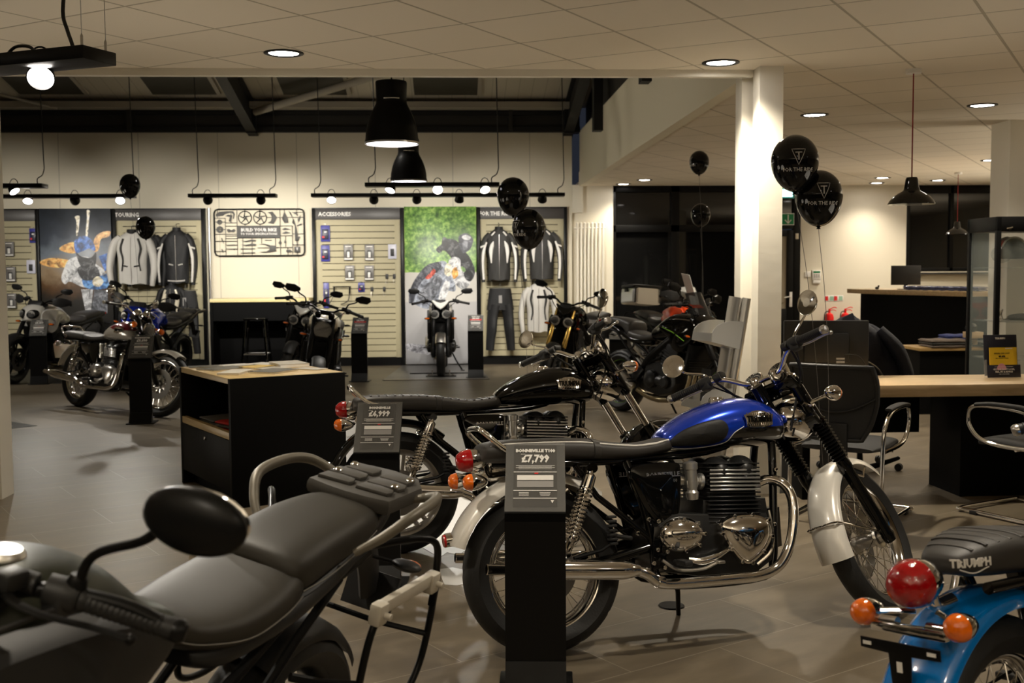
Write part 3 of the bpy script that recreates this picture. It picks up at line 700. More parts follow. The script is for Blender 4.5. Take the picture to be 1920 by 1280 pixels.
def two_tone_tank(name, top, low, xs, zs):
    m, nt, b = _new(name); nt, N, L = nodes(m)
    tc = N('TexCoord'); sx = N('SeparateXYZ'); L(tc.outputs['Object'], sx.inputs[0])
    fc = N('FloatCurve'); c = fc.mapping.curves[0]
    while len(c.points) < len(xs): c.points.new(0.5, 0.5)
    for q, x, z in zip(c.points, xs, zs): q.location = (x - .4, z - .4); q.handle_type = 'AUTO'
    fc.mapping.update()
    sb = N('Math', operation='SUBTRACT'); sb.inputs[1].default_value = .4; L(sx.outputs['X'], sb.inputs[0]); L(sb.outputs[0], fc.inputs['Value'])
    ad = N('Math', operation='ADD'); ad.inputs[1].default_value = .4; L(fc.outputs[0], ad.inputs[0])
    g = N('Math', operation='GREATER_THAN'); L(sx.outputs['Z'], g.inputs[0]); L(ad.outputs[0], g.inputs[1])
    mx = N('Mix', data_type='RGBA'); mx.inputs['A'].default_value = (*low, 1); mx.inputs['B'].default_value = (*top[0], 1); L(g.outputs[0], mx.inputs['Factor']); L(mx.outputs['Result'], b.inputs['Base Color'])
    mm = N('Math', operation='MULTIPLY'); mm.inputs[1].default_value = top[1]; L(g.outputs[0], mm.inputs[0]); L(mm.outputs[0], b.inputs['Metallic'])
    b.inputs['Roughness'].default_value = .2; b.inputs['Coat Weight'].default_value = 1; b.inputs['Coat Roughness'].default_value = .03
    return m
def bonneville(label, P, tank='black_gloss', fender='silver', seat_pipe=True, ribbed=False, cast=False, gaiter=True, steer=28, side_text=('BONNEVILLE', 'T100'), knee=True, lod=1,
               exh=-.0, rear_fender=None, plate=False, pea=False, scrambler=False, disc_front=(1,), badge_text='TRIUMPH', engine_cover='chrome', shroud='black_gloss', tank_top_band=None):
    t = thing('motorcycle', label, 'motorcycle', **P)
    FX, FZ, FR = 1.50, (.33 if not cast else .318), (.333 if not cast else .318)
    RZ = .32
    S_ = steer_matrix((1.045, 0, 1.0), math.radians(30), math.radians(steer))
    rim = 'chrome' if not cast else 'satin_chrome'
    wheel(t, 'rear_wheel', Matrix.Translation((0, 0, RZ)), .32, .066, .222, 'spoke' if not cast else 'cast5', rim, discs=(-1,) if lod == 1 else (), disc_r=.12, lod=lod)
    wheel(t, 'front_wheel', S_ @ Matrix.Translation((FX, 0, FZ)), FR, .052, .245 if not cast else .22, 'spoke' if not cast else 'cast5', rim, discs=disc_front, lod=lod)
    # ---- tank
    st = [(.515, .03, .775, .80, 2.2), (.53, .085, .762, .835, 2.3), (.60, .118, .757, .885, 2.4), (.68, .136, .757, .921, 2.5), (.78, .146, .757, .952, 2.5), (.87, .148, .757, .963, 2.5),
          (.95, .140, .757, .953, 2.5), (1.02, .118, .762, .922, 2.4), (1.06, .085, .775, .890, 2.3), (1.078, .03, .81, .85, 2.1)]
    tk = MB().loft(st, n=40, k=4).build('fuel_tank', tank, t, ang=60)
    def tank_y(x, z):
        xs = [q[0] for q in st]; w = interp(xs, [q[1] for q in st], x); z0 = interp(xs, [q[2] for q in st], x); z1 = interp(xs, [q[3] for q in st], x)
        u = max(-1, min(1, (z - (z0+z1)/2)/((z1-z0)/2))); return w * max(0, 1 - abs(u)**2.5) ** (1/2.5)
    MB().lathe([(.0, .012), (.026, .012), (.030, .008), (.032, .0), (.034, -.01)], o=(.80, 0, .958), n=28).build('filler_cap', 'chrome', tk)
    for s in (-1, 1):
        # badge: chrome winged plate following the tank side
        pts = [(.838, .888), (.862, .893), (.88, .902), (.91, .905), (.94, .902), (.958, .893), (.985, .887), (.978, .865), (.975, .843), (.955, .838), (.91, .834), (.87, .836), (.845, .842), (.848, .865)]
        yy = s * (tank_y(.91, .87) + .004)
        Tb = Matrix.Translation((.91, yy, .868)) @ Matrix.Rotation(-s * .16, 4, 'Z') @ Matrix.Rotation(s * .14, 4, 'X') @ Matrix.Translation((-.91, 0, -.868))
        m = MB(Tb); m.prism([(q[0], q[1]) for q in pts], .008, bevel=.002)
        for k in range(-6, 7):
            m.tube([(.91 + k*.0105, s*.005, .884), (.91 + k*.0095, s*.0055, .896)], .0016, n=5)
            m.tube([(.91 + k*.0105, s*.005, .853), (.91 + k*.0095, s*.0055, .842)], .0016, n=5)
        b = m.build('tank_badge', 'chrome', tk)
        text_on(b, badge_text, .036, 'black_gloss', (.911, s*.0052, .868), (-s, 0, 0), (0, 0, 1), bold=.0012, sx=.80, ext=.0015, X=Tb)
        if knee:
            kp = [(.53, .78), (.62, .775), (.70, .776), (.755, .79), (.775, .83), (.765, .862), (.735, .876), (.67, .868), (.60, .845), (.55, .815)]
            cx, cz = .66, .82; rings = []
            S2 = spline([(a, 0, b_) for a, b_ in kp], 4, True)
            for (sc, up) in ((1.0, -.004), (.97, .005), (.88, .008), (.6, .010), (.02, .011)):
                rings.append([Vector((cx + (q.x-cx)*sc, s*(tank_y(cx + (q.x-cx)*sc, cz + (q.z-cz)*sc) + up), cz + (q.z-cz)*sc)) for q in S2])
            MB().rings(rings, cap=False).build('knee_pad', 'rubber', tk)
        if knee:
            pl = [(.53, .777), (.60, .765), (.70, .768), (.77, .782), (.80, .818), (.842, .842)]
            MB().tube([(x, s*(tank_y(x, z)+.0005), z) for x, z in [(q.x, q.z) for q in spline([(a, 0, b_) for a, b_ in pl], 5)]], .002, n=6).build('pinstripe', 'piping', tk)
    # ---- seat
    ss = [(-.235, .05, .775, .800, 2.3), (-.225, .105, .755, .826, 2.6), (-.15, .132, .748, .838, 3.0), (0, .138, .742, .838, 3.0), (.15, .138, .736, .832, 3.0), (.28, .136, .733, .812, 3.0), (.38, .130, .734, .800, 3.0),
          (.47, .115, .742, .805, 2.8), (.54, .095, .752, .818, 2.6), (.565, .05, .765, .80, 2.3)]
    if scrambler: ss = [(-.175, .02, .785, .800, 2.3), (-.16, .055, .768, .818, 2.6), (-.08, .092, .752, .84, 3.0), (.02, .122, .745, .848, 3.0)] + ss[4:]
    se = MB().loft(ss, n=36, k=4).build('seat', 'seat', t, ang=70)
    def seat_edge(x, f=.86):
        xs = [q[0] for q in ss]; w = interp(xs, [q[1] for q in ss], x); z0 = interp(xs, [q[2] for q in ss], x); z1 = interp(xs, [q[3] for q in ss], x)
        return w, z0, z1
    if seat_pipe:
        for s in (-1, 1):
            pp = []
            for i in range(24):
                x = ss[1][0] + .015 + i*((.535 - ss[1][0] - .015)/23); w_, z0, z1 = seat_edge(x); pp.append((x, s*w_*.90, z1 - (z1-z0)*.20))
            MB().tube(pp, .0042, n=6, k=2).build('seat_piping', 'piping', se)
    if ribbed:
        m = MB()
        for i in range(17):
            x = ss[1][0] + .04 + i*.042*(.9 if scrambler else 1); w_, z0, z1 = seat_edge(x); zc, h = (z0+z1)/2, (z1-z0)/2
            pts = []
            for j in range(13):
                y = w_*.8*(-1 + 2*j/12); u = min(1, abs(y/w_)); pts.append((x, y, zc + h*(1-u**3)**(1/3) + .001))
            m.tube(pts, .0065, n=6, flat=.5)
        m.build('seat_ribs', 'seat', se)
    w_, z0, z1 = seat_edge(.21)
    def ring_at(x, off):
        w_, z0, z1 = seat_edge(x); zc, h = (z0+z1)/2, (z1-z0)/2; r = []
        for j in range(28):
            a = -.5 + (PI + 1.0)*j/27; ca, sa = math.cos(a), math.sin(a)
            r.append(Vector((x, (w_+off)*math.copysign(abs(ca)**(2/3), ca), zc + (h+off)*math.copysign(abs(sa)**(2/3), sa))))
        return r
    a_, b_, c_, d_ = ring_at(.197, .001), ring_at(.199, .005), ring_at(.223, .005), ring_at(.225, .001)
    m = MB(); m.rings([a_, b_, c_, d_], cap=False)
    m.v = m.v; 
    # rings() closes each ring: keep only the strap band over the seat
    m.f = [f for f in m.f if max(f) - min(f) < 27 + 28 and not any((i % 28 == 27 and j % 28 == 0) for i in f for j in f)]
    m.build('seat_strap', 'seat', se)
    # ---- grab rail, tail light, indicators, mudguard
    if not scrambler: MB().tube([(-.08, -.135, .775), (-.16, -.135, .80), (-.235, -.125, .865), (-.25, -.07, .885), (-.25, .07, .885), (-.235, .125, .865), (-.16, .135, .80), (-.08, .135, .775)], .0105, n=12, k=6).build('grab_rail', 'chrome', t)
    rf = rear_fender or fender
    c = (0, 0, RZ); prof = [(-1, -.035), (-.92, -.014), (-.7, -.002), (-.3, .004), (0, .006), (.3, .004), (.7, -.002), (.92, -.014), (1, -.035)]
    MB().arc_sheet(c, .385, 50, 161, .088, prof, n=36, th=.004).build('rear_mudguard', rf, t, ang=60)
    ts = 1.25 if scrambler else 1.0
    m = MB().lathe([(0, -.075), (.02*ts, -.07), (.035*ts, -.05), (.043*ts, -.02), (.045*ts, .0), (.0, .0)], o=(-.27, 0, .765), ax=(-1, 0, -.05), n=28)
    m.tube([(-.215, 0, .745), (-.20, 0, .70), (-.13, 0, .70)], .018, n=10, k=4); m.ball((-.24, 0, .725), (.03, .025, .02))
    tl = m.build('tail_light', 'chrome', t)
    MB().lathe([(.045*ts, -.002), (.046*ts, .012), (.040*ts, .035*ts), (.026*ts, .052*ts), (0, .058*ts)], o=(-.27, 0, .765), ax=(-1, 0, -.05), n=28).build('tail_light_lens', 'red_lens', tl)
    for s in (-1, 1): bullet_indicator(t, None, (-.285, s*.125, .685), (-1, 0, 0), s, stem=(-.23, s*.03, .69), name='rear_indicator')
    MB().lathe([(.0, 0), (.024, .0), (.026, .010), (.023, .016), (0, .017)], o=(-.375, 0, .465), ax=(-1, 0, -.1), n=24).build('reflector', 'red_lens', t)
    MB().lathe([(.027, -.012), (.027, .012), (.024, .012), (.024, -.012)], o=(-.37, 0, .467), ax=(-1, 0, -.1), n=24, closed=True).build('reflector_rim', 'chrome', t)
    if scrambler:
        m = MB()
        for s in (-1, 1): m.tube([(-.29, s*.04, .672), (-.29, s*.11, .672)], .012, n=10)
        m.box((-.30, 0, .66), (.03, .20, .022), bevel=.005)
        m.build('indicator_bar', 'chrome', t)
        m = MB(); m.prism([(-.105, .64), (.105, .64), (.105, .615), (.03, .612), (.024, .53), (.012, .512), (-.012, .512), (-.024, .53), (-.03, .612), (-.105, .615)], .006, axis='x', c=(-.345, 0, 0), bevel=.002)
        pb = m.build('plate_bracket', 'black_satin', t)
        MB().box((-.3495, 0, .585), (.002, .014, .024)).box((-.3495, -.085, .628), (.002, .022, .008)).box((-.3495, .085, .628), (.002, .022, .008)).build('bracket_slot', 'white', pb)
        mb = MB(); text_add(mb, 'TRIUMPH', .027, Matrix.Identity(4), ext=.0012, bold=.0010, align='LEFT', sx=.9)
        for k_ in range(10): mb.tube([(k_*.0075 + .02, -.0215 + .006*math.cos((k_ - 4.5)*.5) * -1 + .004, 0), (k_*.0075 + .0275, -.0215 + .006*math.cos((k_ - 3.5)*.5) * -1 + .004, 0)], .0016, n=4)
        pth = [Vector((q[0], -q[1], 0)) for q in resample([(a_[0], a_[1]) for a_ in ss[:6]], 12)]; cum = [0]
        for k_ in range(1, len(pth)): cum.append(cum[-1] + (pth[k_] - pth[k_-1]).length)
        def wrap(v_):
            d_ = .012 + max(0, v_.x)
            for k_ in range(1, len(pth)):
                if cum[k_] >= d_: break
            f_ = (d_ - cum[k_-1])/(cum[k_] - cum[k_-1] + 1e-9); q_ = pth[k_-1].lerp(pth[k_], f_); tg = (pth[k_] - pth[k_-1]).normalized(); nn = Vector((tg.y, -tg.x, 0))
            return q_ + nn*(v_.z + .002) + Vector((0, 0, .797 + v_.y))
        mb.v = [wrap(q_) for q_ in mb.v]; mb.build('lettering', 'white', se)
    if plate:
        MB().box((-.385, 0, .60), (.005, .225, .165), rot=(0, -.35, 0), bevel=.001).build('number_plate', 'cream_paint', t)
    # ---- shocks
    for s in (-1, 1): shock(t, (.175, s*.160, .712), (.05, s*.160, .395), coils=11 if lod == 1 else 8)
    # ---- exhausts
    for s in (-1, 1):
        hp = [(.90, s*.075, .600), (.955, s*.11, .622), (1.0, s*.15, .60), (1.022, s*.17, .54), (1.012, s*.185, .45), (.985, s*.19, .36), (.93, s*.195, .285), (.84, s*.20, .253), (.70, s*.205, .250), (.50, s*.215, .252), (.40, s*.225, .262), (.345, s*.235, .300), (.29, s*.240, .324)]
        hd = MB().tube(hp, .0205, n=14, k=5).build('exhaust_pipe', 'chrome', t)
        m = MB(); a = Vector((.31, s*.240, .320)); d = Vector((-.60, s*.01, .052)).normalized()
        if not pea: pr = [(.021, 0), (.024, .01), (.034, .045), (.037, .08), (.037, .34), (.034, .43), (.024, .50), (.020, .53), (.0205, .60), (.0165, .602), (.016, .55), (0, .55)]
        else: pr = [(.021, 0), (.024, .01), (.036, .06), (.044, .16), (.046, .36), (.042, .46), (.026, .50), (.024, .53), (.028, .54), (.022, .56), (.019, .63), (.016, .63), (.016, .58), (0, .58)]
        m.lathe(pr, o=a, ax=d, n=28); m.lathe([(.027, .355), (.0275, .36), (.0275, .385), (.027, .39)], o=Vector((.40, s*.226, .262)) , ax=Vector((-.05, 0, .03)), n=4) if False else None
        m.tube([(.41, s*.222, .262), (.385, s*.227, .270)], .0245, n=16)
        m.build('silencer', 'chrome', t)
        MB().tube([a + d*.25 + Vector((0, -s*.03, .04)), (.18, s*.19, .40), (.25, s*.17, .43)], .008, n=8).build('silencer_bracket', 'black_satin', t)
    # ---- engine
    m = MB(); m.prism([(.42, .34), (.46, .29), (.60, .262), (.86, .258), (.93, .30), (.95, .40), (.92, .49), (.70, .50), (.50, .52), (.42, .46)], .29, bevel=.012)
    m.prism([(.64, .48), (.94, .46), (.93, .55), (.65, .56)], .25, bevel=.01)
    en = m.build('engine', 'black_engine', t)
    m = MB(); tilt = Matrix.Translation((.78, 0, .58)) @ Matrix.Rotation(.05, 4, 'Y')
    mm = MB(tilt)
    for k in range(15):
        z = -.115 + k*.0165; mm.box((0, 0, z), (.235 - .001*abs(k-7), .30, .006), bevel=.0025, seg=1)
    mm.box((0, 0, 0), (.20, .25, .24)); mm.build('cylinder_block', 'black_engine', en)
    for s in (-1, 1):
        mm = MB(tilt)
        for k in range(6): mm.box((0, s*.1535, .012 + k*.0155), (.222, .008, .0078), bevel=.002, seg=1)
        mm.build('polished_fins', 'alu_bright', en)
    mm = MB()
    for s in (-1, 1):
        for xc in (.735, .845):
            mm.ball((xc, s*.075, .665), (.058, .085, .062), 20, 12)
        mm.tube([(.79, s*.10, .60), (.79, s*.10, .705)], .005, n=6)
    mm.box((.79, 0, .675), (.17, .20, .06), bevel=.02); mm.build('cam_cover', 'black_engine', en)
    for s in (-1, 1):
        o2 = spline([(.692, 0, .462), (.74, 0, .488), (.80, 0, .494), (.865, 0, .486), (.912, 0, .455), (.915, 0, .40), (.885, 0, .35), (.84, 0, .312), (.80, 0, .295), (.765, 0, .315), (.73, 0, .36), (.70, 0, .41)], 4, True)
        cx, cz = .805, .405
        rings = []
        for (sc, y) in ((1.0, .140), (1.0, .172), (.965, .184), (.90, .186), (.86, .192), (.6, .204), (.3, .208), (.02, .209)):
            rings.append([Vector((cx + (q.x-cx)*sc, s*y, cz + (q.z-cz)*sc)) for q in o2])
        m = MB().rings(rings, cap=False)
        for i in range(0, len(o2), 5): q = o2[i]; m.lathe([(.009, .14), (.009, .186), (.006, .19), (0, .19)], o=(cx+(q.x-cx)*.99, 0, cz+(q.z-cz)*.99), ax=(0, s, 0), n=10)
        cov = m.build('engine_cover', engine_cover, en)
        m = MB(); tri = [(.785, .425), (.83, .425), (.807, .375)]
        m.tube([(x, s*.2075, z) for x, z in tri], .003, n=6, closed=True); m.build('cover_emblem', 'black_gloss', cov)
        # sprocket cover and the finishers
        m = MB(); m.ball((.537, s*.135, .430), (.100, .060, .072), 32, 16)
        for a in range(8):
            aa = a*PI/4; m.lathe([(.008, 0), (.008, .035), (.005, .038), (0, .038)], o=(.537 + math.cos(aa)*.085, s*.15, .43 + math.sin(aa)*.061), ax=(0, s, 0), n=10)
        m.box((.537, s*.186, .438), (.12, .02, .03), bevel=.008); m.build('engine_cover', engine_cover, en)
        m = MB(); m.tube([(.55, s*.165, .335), (.60, s*.175, .325), (.66, s*.175, .335), (.73, s*.165, .362)], [.012, .017, .015, .008], n=10, k=4); m.build('engine_cover', engine_cover, en)
        # carburettor
        m = MB(); m.lathe([(.022, -.055), (.024, -.05), (.024, .0), (.028, .0), (.028, .012), (.022, .014), (.020, .05), (.026, .052), (.026, .066), (.0, .066)], o=(.62, s*.09, .635), ax=(1, 0, -.12), n=20)
        m.lathe([(.0, -.075), (.022, -.072), (.027, -.045), (.020, -.035), (.024, .0), (.024, .045), (.028, .047), (.029, .072), (.018, .080), (0, .081)], o=(.60, s*.135, .635), ax=(0, 0, 1), n=20)
        m.box((.60, s*.13, .625), (.05, .03, .03), bevel=.005); m.lathe([(.030, .0), (.034, .004), (.034, .014), (.030, .018)], o=(.645, s*.10, .632), ax=(1, 0, -.12), n=20); m.build('carburettor', 'alu_bright', en)
    MB().tube([(.93, -.14, .50), (.935, -.15, .42), (.92, -.15, .34), (.86, -.14, .29)], .008, n=8, k=4).build('oil_pipe', 'chrome', en)
    MB().tube([(.99, .0, .50), (.99, .0, .34)], .06, n=6).build('oil_cooler', 'black_satin', t)
    # ---- side covers
    for s in (-1, 1):
        o2 = spline([(.338, 0, .69), (.37, 0, .712), (.46, 0, .717), (.545, 0, .712), (.556, 0, .68), (.548, 0, .56), (.530, 0, .487), (.49, 0, .468), (.45, 0, .475), (.40, 0, .53), (.36, 0, .61)], 4, True); cx, cz = .46, .61
        rings = [[Vector((cx + (q.x-cx)*sc, s*y, cz + (q.z-cz)*sc)) for q in o2] for sc, y in ((1.0, .10), (1.0, .128), (.97, .138), (.9, .142), (.5, .147), (.02, .148))]
        sc_ = MB().rings(rings, cap=False).build('side_cover', 'black_gloss', t)
        if side_text and lod == 1:
            mesh_text(sc_, 'lettering', 'satin_chrome', [(side_text[0], .026, frame((.475, s*.1455, .668), (-s, 0, 0), (0, 0, 1)), dict(bold=.0008, sx=.95))] + ([(side_text[1], .020, frame((.515, s*.1455, .643), (-s, 0, 0), (0, 0, 1)), dict(sx=.9))] if side_text[1] else []))
    # ---- frame
    m = MB()
    for s in (-1, 1):
        m.tube([(1.02, s*.03, .90), (1.0, s*.075, .74), (.97, s*.10, .45), (.95, s*.11, .30), (.90, s*.115, .235), (.60, s*.12, .228), (.44, s*.12, .26), (.42, s*.12, .42), (.38, s*.12, .60), (.34, s*.10, .73)], .0165, n=10, k=4)
        m.tube([(1.02, s*.03, .93), (.80, s*.05, .765), (.40, s*.08, .735), (.10, s*.11, .735), (-.15, s*.11, .745)], .015, n=10, k=4)
        m.tube([(.42, s*.12, .42), (.20, s*.125, .60), (.12, s*.12, .725)], .013, n=10)
        m.prism([(.42, .47), (.47, .47), (.49, .40), (.45, .31), (.40, .30)], .014, c=(0, s*.145, 0), bevel=.003)
        m.tube([(.47, s*.11, .40), (.25, s*.115, .355), (.03, s*.115, .325)], [.022, .020, .022], n=10)
        m.tube([(.01, s*.13, .32), (.01, s*.085, .32)], .02, n=12)
    m.lathe([(.028, -.09), (.028, .09)], o=(1.035, 0, .93), ax=(-.5, 0, .866), n=18)
    m.tube([(.47, -.16, .41), (.47, .16, .41)], .02, n=14)
    fr_ = m.build('frame', 'black_gloss', t)
    m = MB()
    for i, (x, z) in enumerate([(.40, .50), (.44, .49), (.43, .38), (.47, .37), (.41, .33), (.99, .62), (.99, .66), (.965, .44), (.35, .45), (.455, .31)]):
        for s in (-1, 1): MB().lathe([(.0085, 0), (.0085, .008), (.005, .011), (0, .011)], o=(x, s*(.148 if i < 5 or i > 7 else .11), z), ax=(0, s, 0), n=10).build('frame_bolt', 'chrome', fr_)
    # pegs, brake pedal, chain, stand
    for s in (-1, 1):
        m = MB(); m.tube([(.50, s*.15, .33), (.50, s*.19, .33)], .009, n=8); m.box((.50, s*.235, .332), (.035, .09, .022), bevel=.006); m.build('foot_peg', 'rubber', t)
        m = MB(); m.tube([(.33, s*.13, .43), (.24, s*.16, .45)], .009, n=8)
        m.tube([(.24, s*.155, .455), (.235, s*.165, .51)], .008, n=8)
        for k in range(7): m.box((.235, s*.175, .42 + k*.017), (.034, .03, .010), bevel=.002, seg=1)
        m.build('passenger_peg', 'rubber', t)
    MB().tube([(.44, -.165, .34), (.50, -.175, .30), (.60, -.18, .295), (.66, -.185, .315)], .007, n=8, k=4).box((.67, -.195, .318), (.03, .04, .012), bevel=.003).build('brake_pedal', 'satin_chrome', t)
    m = MB(); pts = []
    for i in range(11): a = PI/2 + PI*i/10; pts.append((math.cos(a)*.085, .085, .32 + math.sin(a)*.085))
    for i in range(9): a = -PI/2 + PI*i/8; pts.append((.47 + math.cos(a)*.035, .085, .42 + math.sin(a)*.035))
    m.tube(pts, .0075, n=4, closed=True, flat=.6); m.build('chain', 'steel_dark', t)
    MB().tube([(.62, .13, .25), (.66, .20, .16), (.70, .30, .04)], [.012, .011, .010], n=10).box((.705, .31, .03), (.06, .05, .012), bevel=.003).build('side_stand', 'black_satin', t)
    # ---- fork and front end (steered)
    m = MB(S_); a_top = Vector((1.088, 0, 1.01)); d = (Vector((FX, 0, FZ)) - a_top).normalized(); L = (Vector((FX, 0, FZ)) - a_top).length
    for s in (-1, 1):
        p = a_top + Vector((0, s*.095, 0)); q = []
        if gaiter:
            pr = [(.0, -.012), (.022, -.012), (.024, .0), (.029, .004), (.029, .20), (.031, .205)]
            for k in range(13): pr += [(.037, .215 + k*.0155), (.027, .223 + k*.0155)]
            pr += [(.030, .43), (.030, .46), (.027, .47), (.027, L - .01), (.030, L), (.025, L + .03), (0, L + .032)]
        else:
            pr = [(.0, -.012), (.022, -.012), (.024, .0), (.029, .004), (.029, .255), (.021, .26), (.021, .262)]
        m.lathe(pr, o=p, ax=d, n=22)
        if not gaiter: m.lathe([(.0215, .46), (.031, .465), (.031, .50), (.028, .52), (.028, L), (.024, L + .03), (0, L + .03)], o=p, ax=d, n=22)
    for (k, th) in ((.03, .03), (.215, .035)):
        p = a_top + d*k; m.box(tuple(p + Vector((-.025, 0, 0))), (.085, .24, th), rot=(0, math.radians(30), 0), bevel=.008)
    fk = m.build('fork', shroud, t)
    if not gaiter:
        m = MB(S_)
        for s in (-1, 1): m.lathe([(.0205, .258), (.0205, .47)], o=a_top + Vector((0, s*.095, 0)), ax=d, n=20)
        m.build('fork_stanchion', 'chrome', fk)
    m = MB(S_)
    for s in (-1, 1): m.lathe([(.0, -.022), (.016, -.022), (.018, -.014), (.024, -.012), (.024, .0)], o=a_top + Vector((0, s*.095, 0)), ax=d, n=20)
    for s in (-1, 1): m.lathe([(.009, .11), (.009, .125), (0, .126)], o=(1.145, 0, .885), ax=(0, s, 0), n=12)
    m.tube([(FX, -.10, FZ), (FX, .10, FZ)], .012, n=12); m.build('fork_caps', 'chrome', fk)
    # front mudguard with stay
    MB(S_).arc_sheet((FX, 0, FZ), .362 if not cast else .346, 58 if not cast else 50, 194 if not cast else 165, .074, prof, n=40, th=.004).build('front_mudguard', fender, t, ang=60)
    m = MB(S_)
    for a in (170,) if not cast else ():
        r = .371; aa = math.radians(a); pc = (FX + math.cos(aa)*r, FZ + math.sin(aa)*r); pin = (FX + math.cos(aa)*(r-.04), FZ + math.sin(aa)*(r-.04))
        m.tube([(FX, -.085, FZ+.01), (pin[0], -.074, pin[1]), (pc[0], -.05, pc[1]), (pc[0], 0, pc[1]), (pc[0], .05, pc[1]), (pin[0], .074, pin[1]), (FX, .085, FZ+.01)], .005, n=8, k=5)
    for aa in ((75, 120) if not cast else (60, 110)):
        r = .366; an = math.radians(aa); zc = (FX + math.cos(an)*r, FZ + math.sin(an)*r)
        for s in (-1, 1): m.tube([(zc[0], s*.06, zc[1] - .02), (FX - .03, s*.09, FZ + .26)], .005, n=6)
    m.build('mudguard_stay', 'chrome', t)
    # headlight
    hc = Vector((1.185, 0, .868)); ha = Vector((1, 0, -.05)).normalized(); m = MB(S_)
    m.lathe([(0, -.115), (.035, -.108), (.062, -.088), (.080, -.05), (.088, -.01), (.092, .0), (.095, .008), (.095, .024), (.088, .028), (.086, .020)], o=hc, ax=ha, n=40)
    for s in (-1, 1): m.tube([(1.105, s*.10, .90), (1.15, s*.105, .885), (1.18, s*.09, .87)], .010, n=8, k=3)
    hl = m.build('headlight', 'chrome', t)
    MB(S_).lathe([(.087, .018), (.06, -.02), (.03, -.04), (0, -.045)], o=hc, ax=ha, n=36).build('headlight_reflector', 'reflector', hl)
    MB(S_).lathe([(.088, .02), (.07, .034), (.04, .043), (0, .047)], o=hc, ax=ha, n=36).build('headlight_glass', 'clear_lens', hl)
    for s in (-1, 1): bullet_indicator(t, S_, (1.165, s*.215, .905), (1, 0, 0), s, stem=(1.14, s*.12, .895), name='front_indicator')
    # gauges
    for s in (-1, 1):
        gc = Vector((1.062, s*.062, 1.052)); ga = Vector((-.75, 0, .66)).normalized()
        g = MB(S_).lathe([(0, -.05), (.03, -.045), (.043, -.02), (.046, .0), (.048, .010), (.043, .014), (.042, .004)], o=gc, ax=ga, n=32).build('instrument', 'chrome', t)
        MB(S_).lathe([(.0425, .005), (0, .0055)], o=gc, ax=ga, n=28).build('instrument_face', 'gauge', g)
        u = ga.orthogonal().normalized(); w2 = ga.cross(u); m = MB(S_)
        for k in range(22 if lod == 1 else 0):
            a = k*2*PI/26 - .9; dd = u*math.cos(a) + w2*math.sin(a); m.tube([gc + ga*.0065 + dd*.030, gc + ga*.0065 + dd*.037], .0009, n=4)
        if m.v: m.build('instrument_marks', 'white', g)
        MB(S_).tube([gc + ga*.0075, gc + ga*.0075 + (u*.6 - w2*.8)*.03], .0011, n=4).build('needle', 'orange_paint', g)
    # bars
    hb = [(.90, -.375, 1.085), (.935, -.27, 1.098), (.985, -.17, 1.098), (1.035, -.08, 1.045), (1.045, 0, 1.04), (1.035, .08, 1.045), (.985, .17, 1.098), (.935, .27, 1.098), (.90, .375, 1.085)]
    bar = MB(S_).tube(hb, .0112, n=12, k=6).build('handlebar', 'chrome', t)
    m = MB(S_)
    for s in (-1, 1): m.lathe([(.0, -.03), (.02, -.03), (.024, -.02), (.024, .01), (.02, .022), (0, .022)], o=(1.043, s*.05, 1.038), ax=(0, 0, 1), n=16)
    m.build('bar_clamp', 'chrome', bar)
    for s in (-1, 1):
        bar_controls(bar, S_, s, (.94, s*.255, 1.099), (.90, s*.378, 1.085), (1, 0, 0), lod=lod)
        if not scrambler: round_mirror(t, S_, (.965, s*.215, 1.115), (.925, s*.345, 1.225), r=.051, face=(-.9, -s*.22, .12))
    m = MB(S_)
    for s in (-1, 1):
        m.tube([(.975, s*.19, 1.09), (1.06, s*.16, 1.02), (1.11, s*.08, .93), (1.07, s*.03, .80)], .0055, n=6, k=5)
        m.tube([(.96, s*.22, 1.09), (1.10, s*.14, 1.00), (1.15, s*.06, .90), (1.09, s*.02, .78)], .004, n=6, k=5)
    m.tube([(1.06, .10, 1.0), (1.20, .12, .80), (1.36, .10, .60), (1.46, .09, .42)], .004, n=6, k=5)
    m.build('cables', 'cable', t)
    return t
M['t100_tank'] = two_tone_tank('blue_over_black_tank', ((0.008, 0.055, 0.62), .55), (.004, .004, .004), (.50, .53, .60, .70, .77, .80, .842, .98, 1.08), (.77, .777, .765, .768, .782, .818, .836, .836, .84))
M['burg_tank'] = two_tone_tank('dark_red_over_silver_tank', ((0.11, 0.006, 0.012), .2), (.25, .23, .20), (.50, .62, .70, .80, .90, 1.0, 1.08), (1.0, .96, .905, .875, .868, .868, .87))

def B1(): bonneville('blue and black classic motorcycle with chrome engine covers, nearest full bike', pose(.347, 4.217, math.radians(13.4), .165), tank='t100_tank', steer=36)
def B2(): bonneville('all black classic motorcycle with ribbed seat, behind the blue one', pose(-.296, 5.81, .133, .13), tank='black_gloss', fender='black_gloss', seat_pipe=False, ribbed=True, cast=True, gaiter=False, steer=30, side_text=('BONNEVILLE', ''), knee=False)
def B3(): bonneville('classic motorcycle with dark red and silver tank, standing alone at the left', pose(-4.164, 12.462, math.radians(-41), .10), tank='burg_tank', fender='silver', seat_pipe=False, steer=18, knee=False, lod=2, plate=True, pea=True, disc_front=(-1,), engine_cover='satin_chrome')
def B4(): bonneville('bright blue motorcycle tail with red lamp at the lower right corner', pose(1.336, 2.578, math.radians(33), .10), tank='sky_paint', fender='sky_paint', seat_pipe=False, ribbed=True, steer=20, knee=True, scrambler=True)
B1(); B2(); B3(); B4()
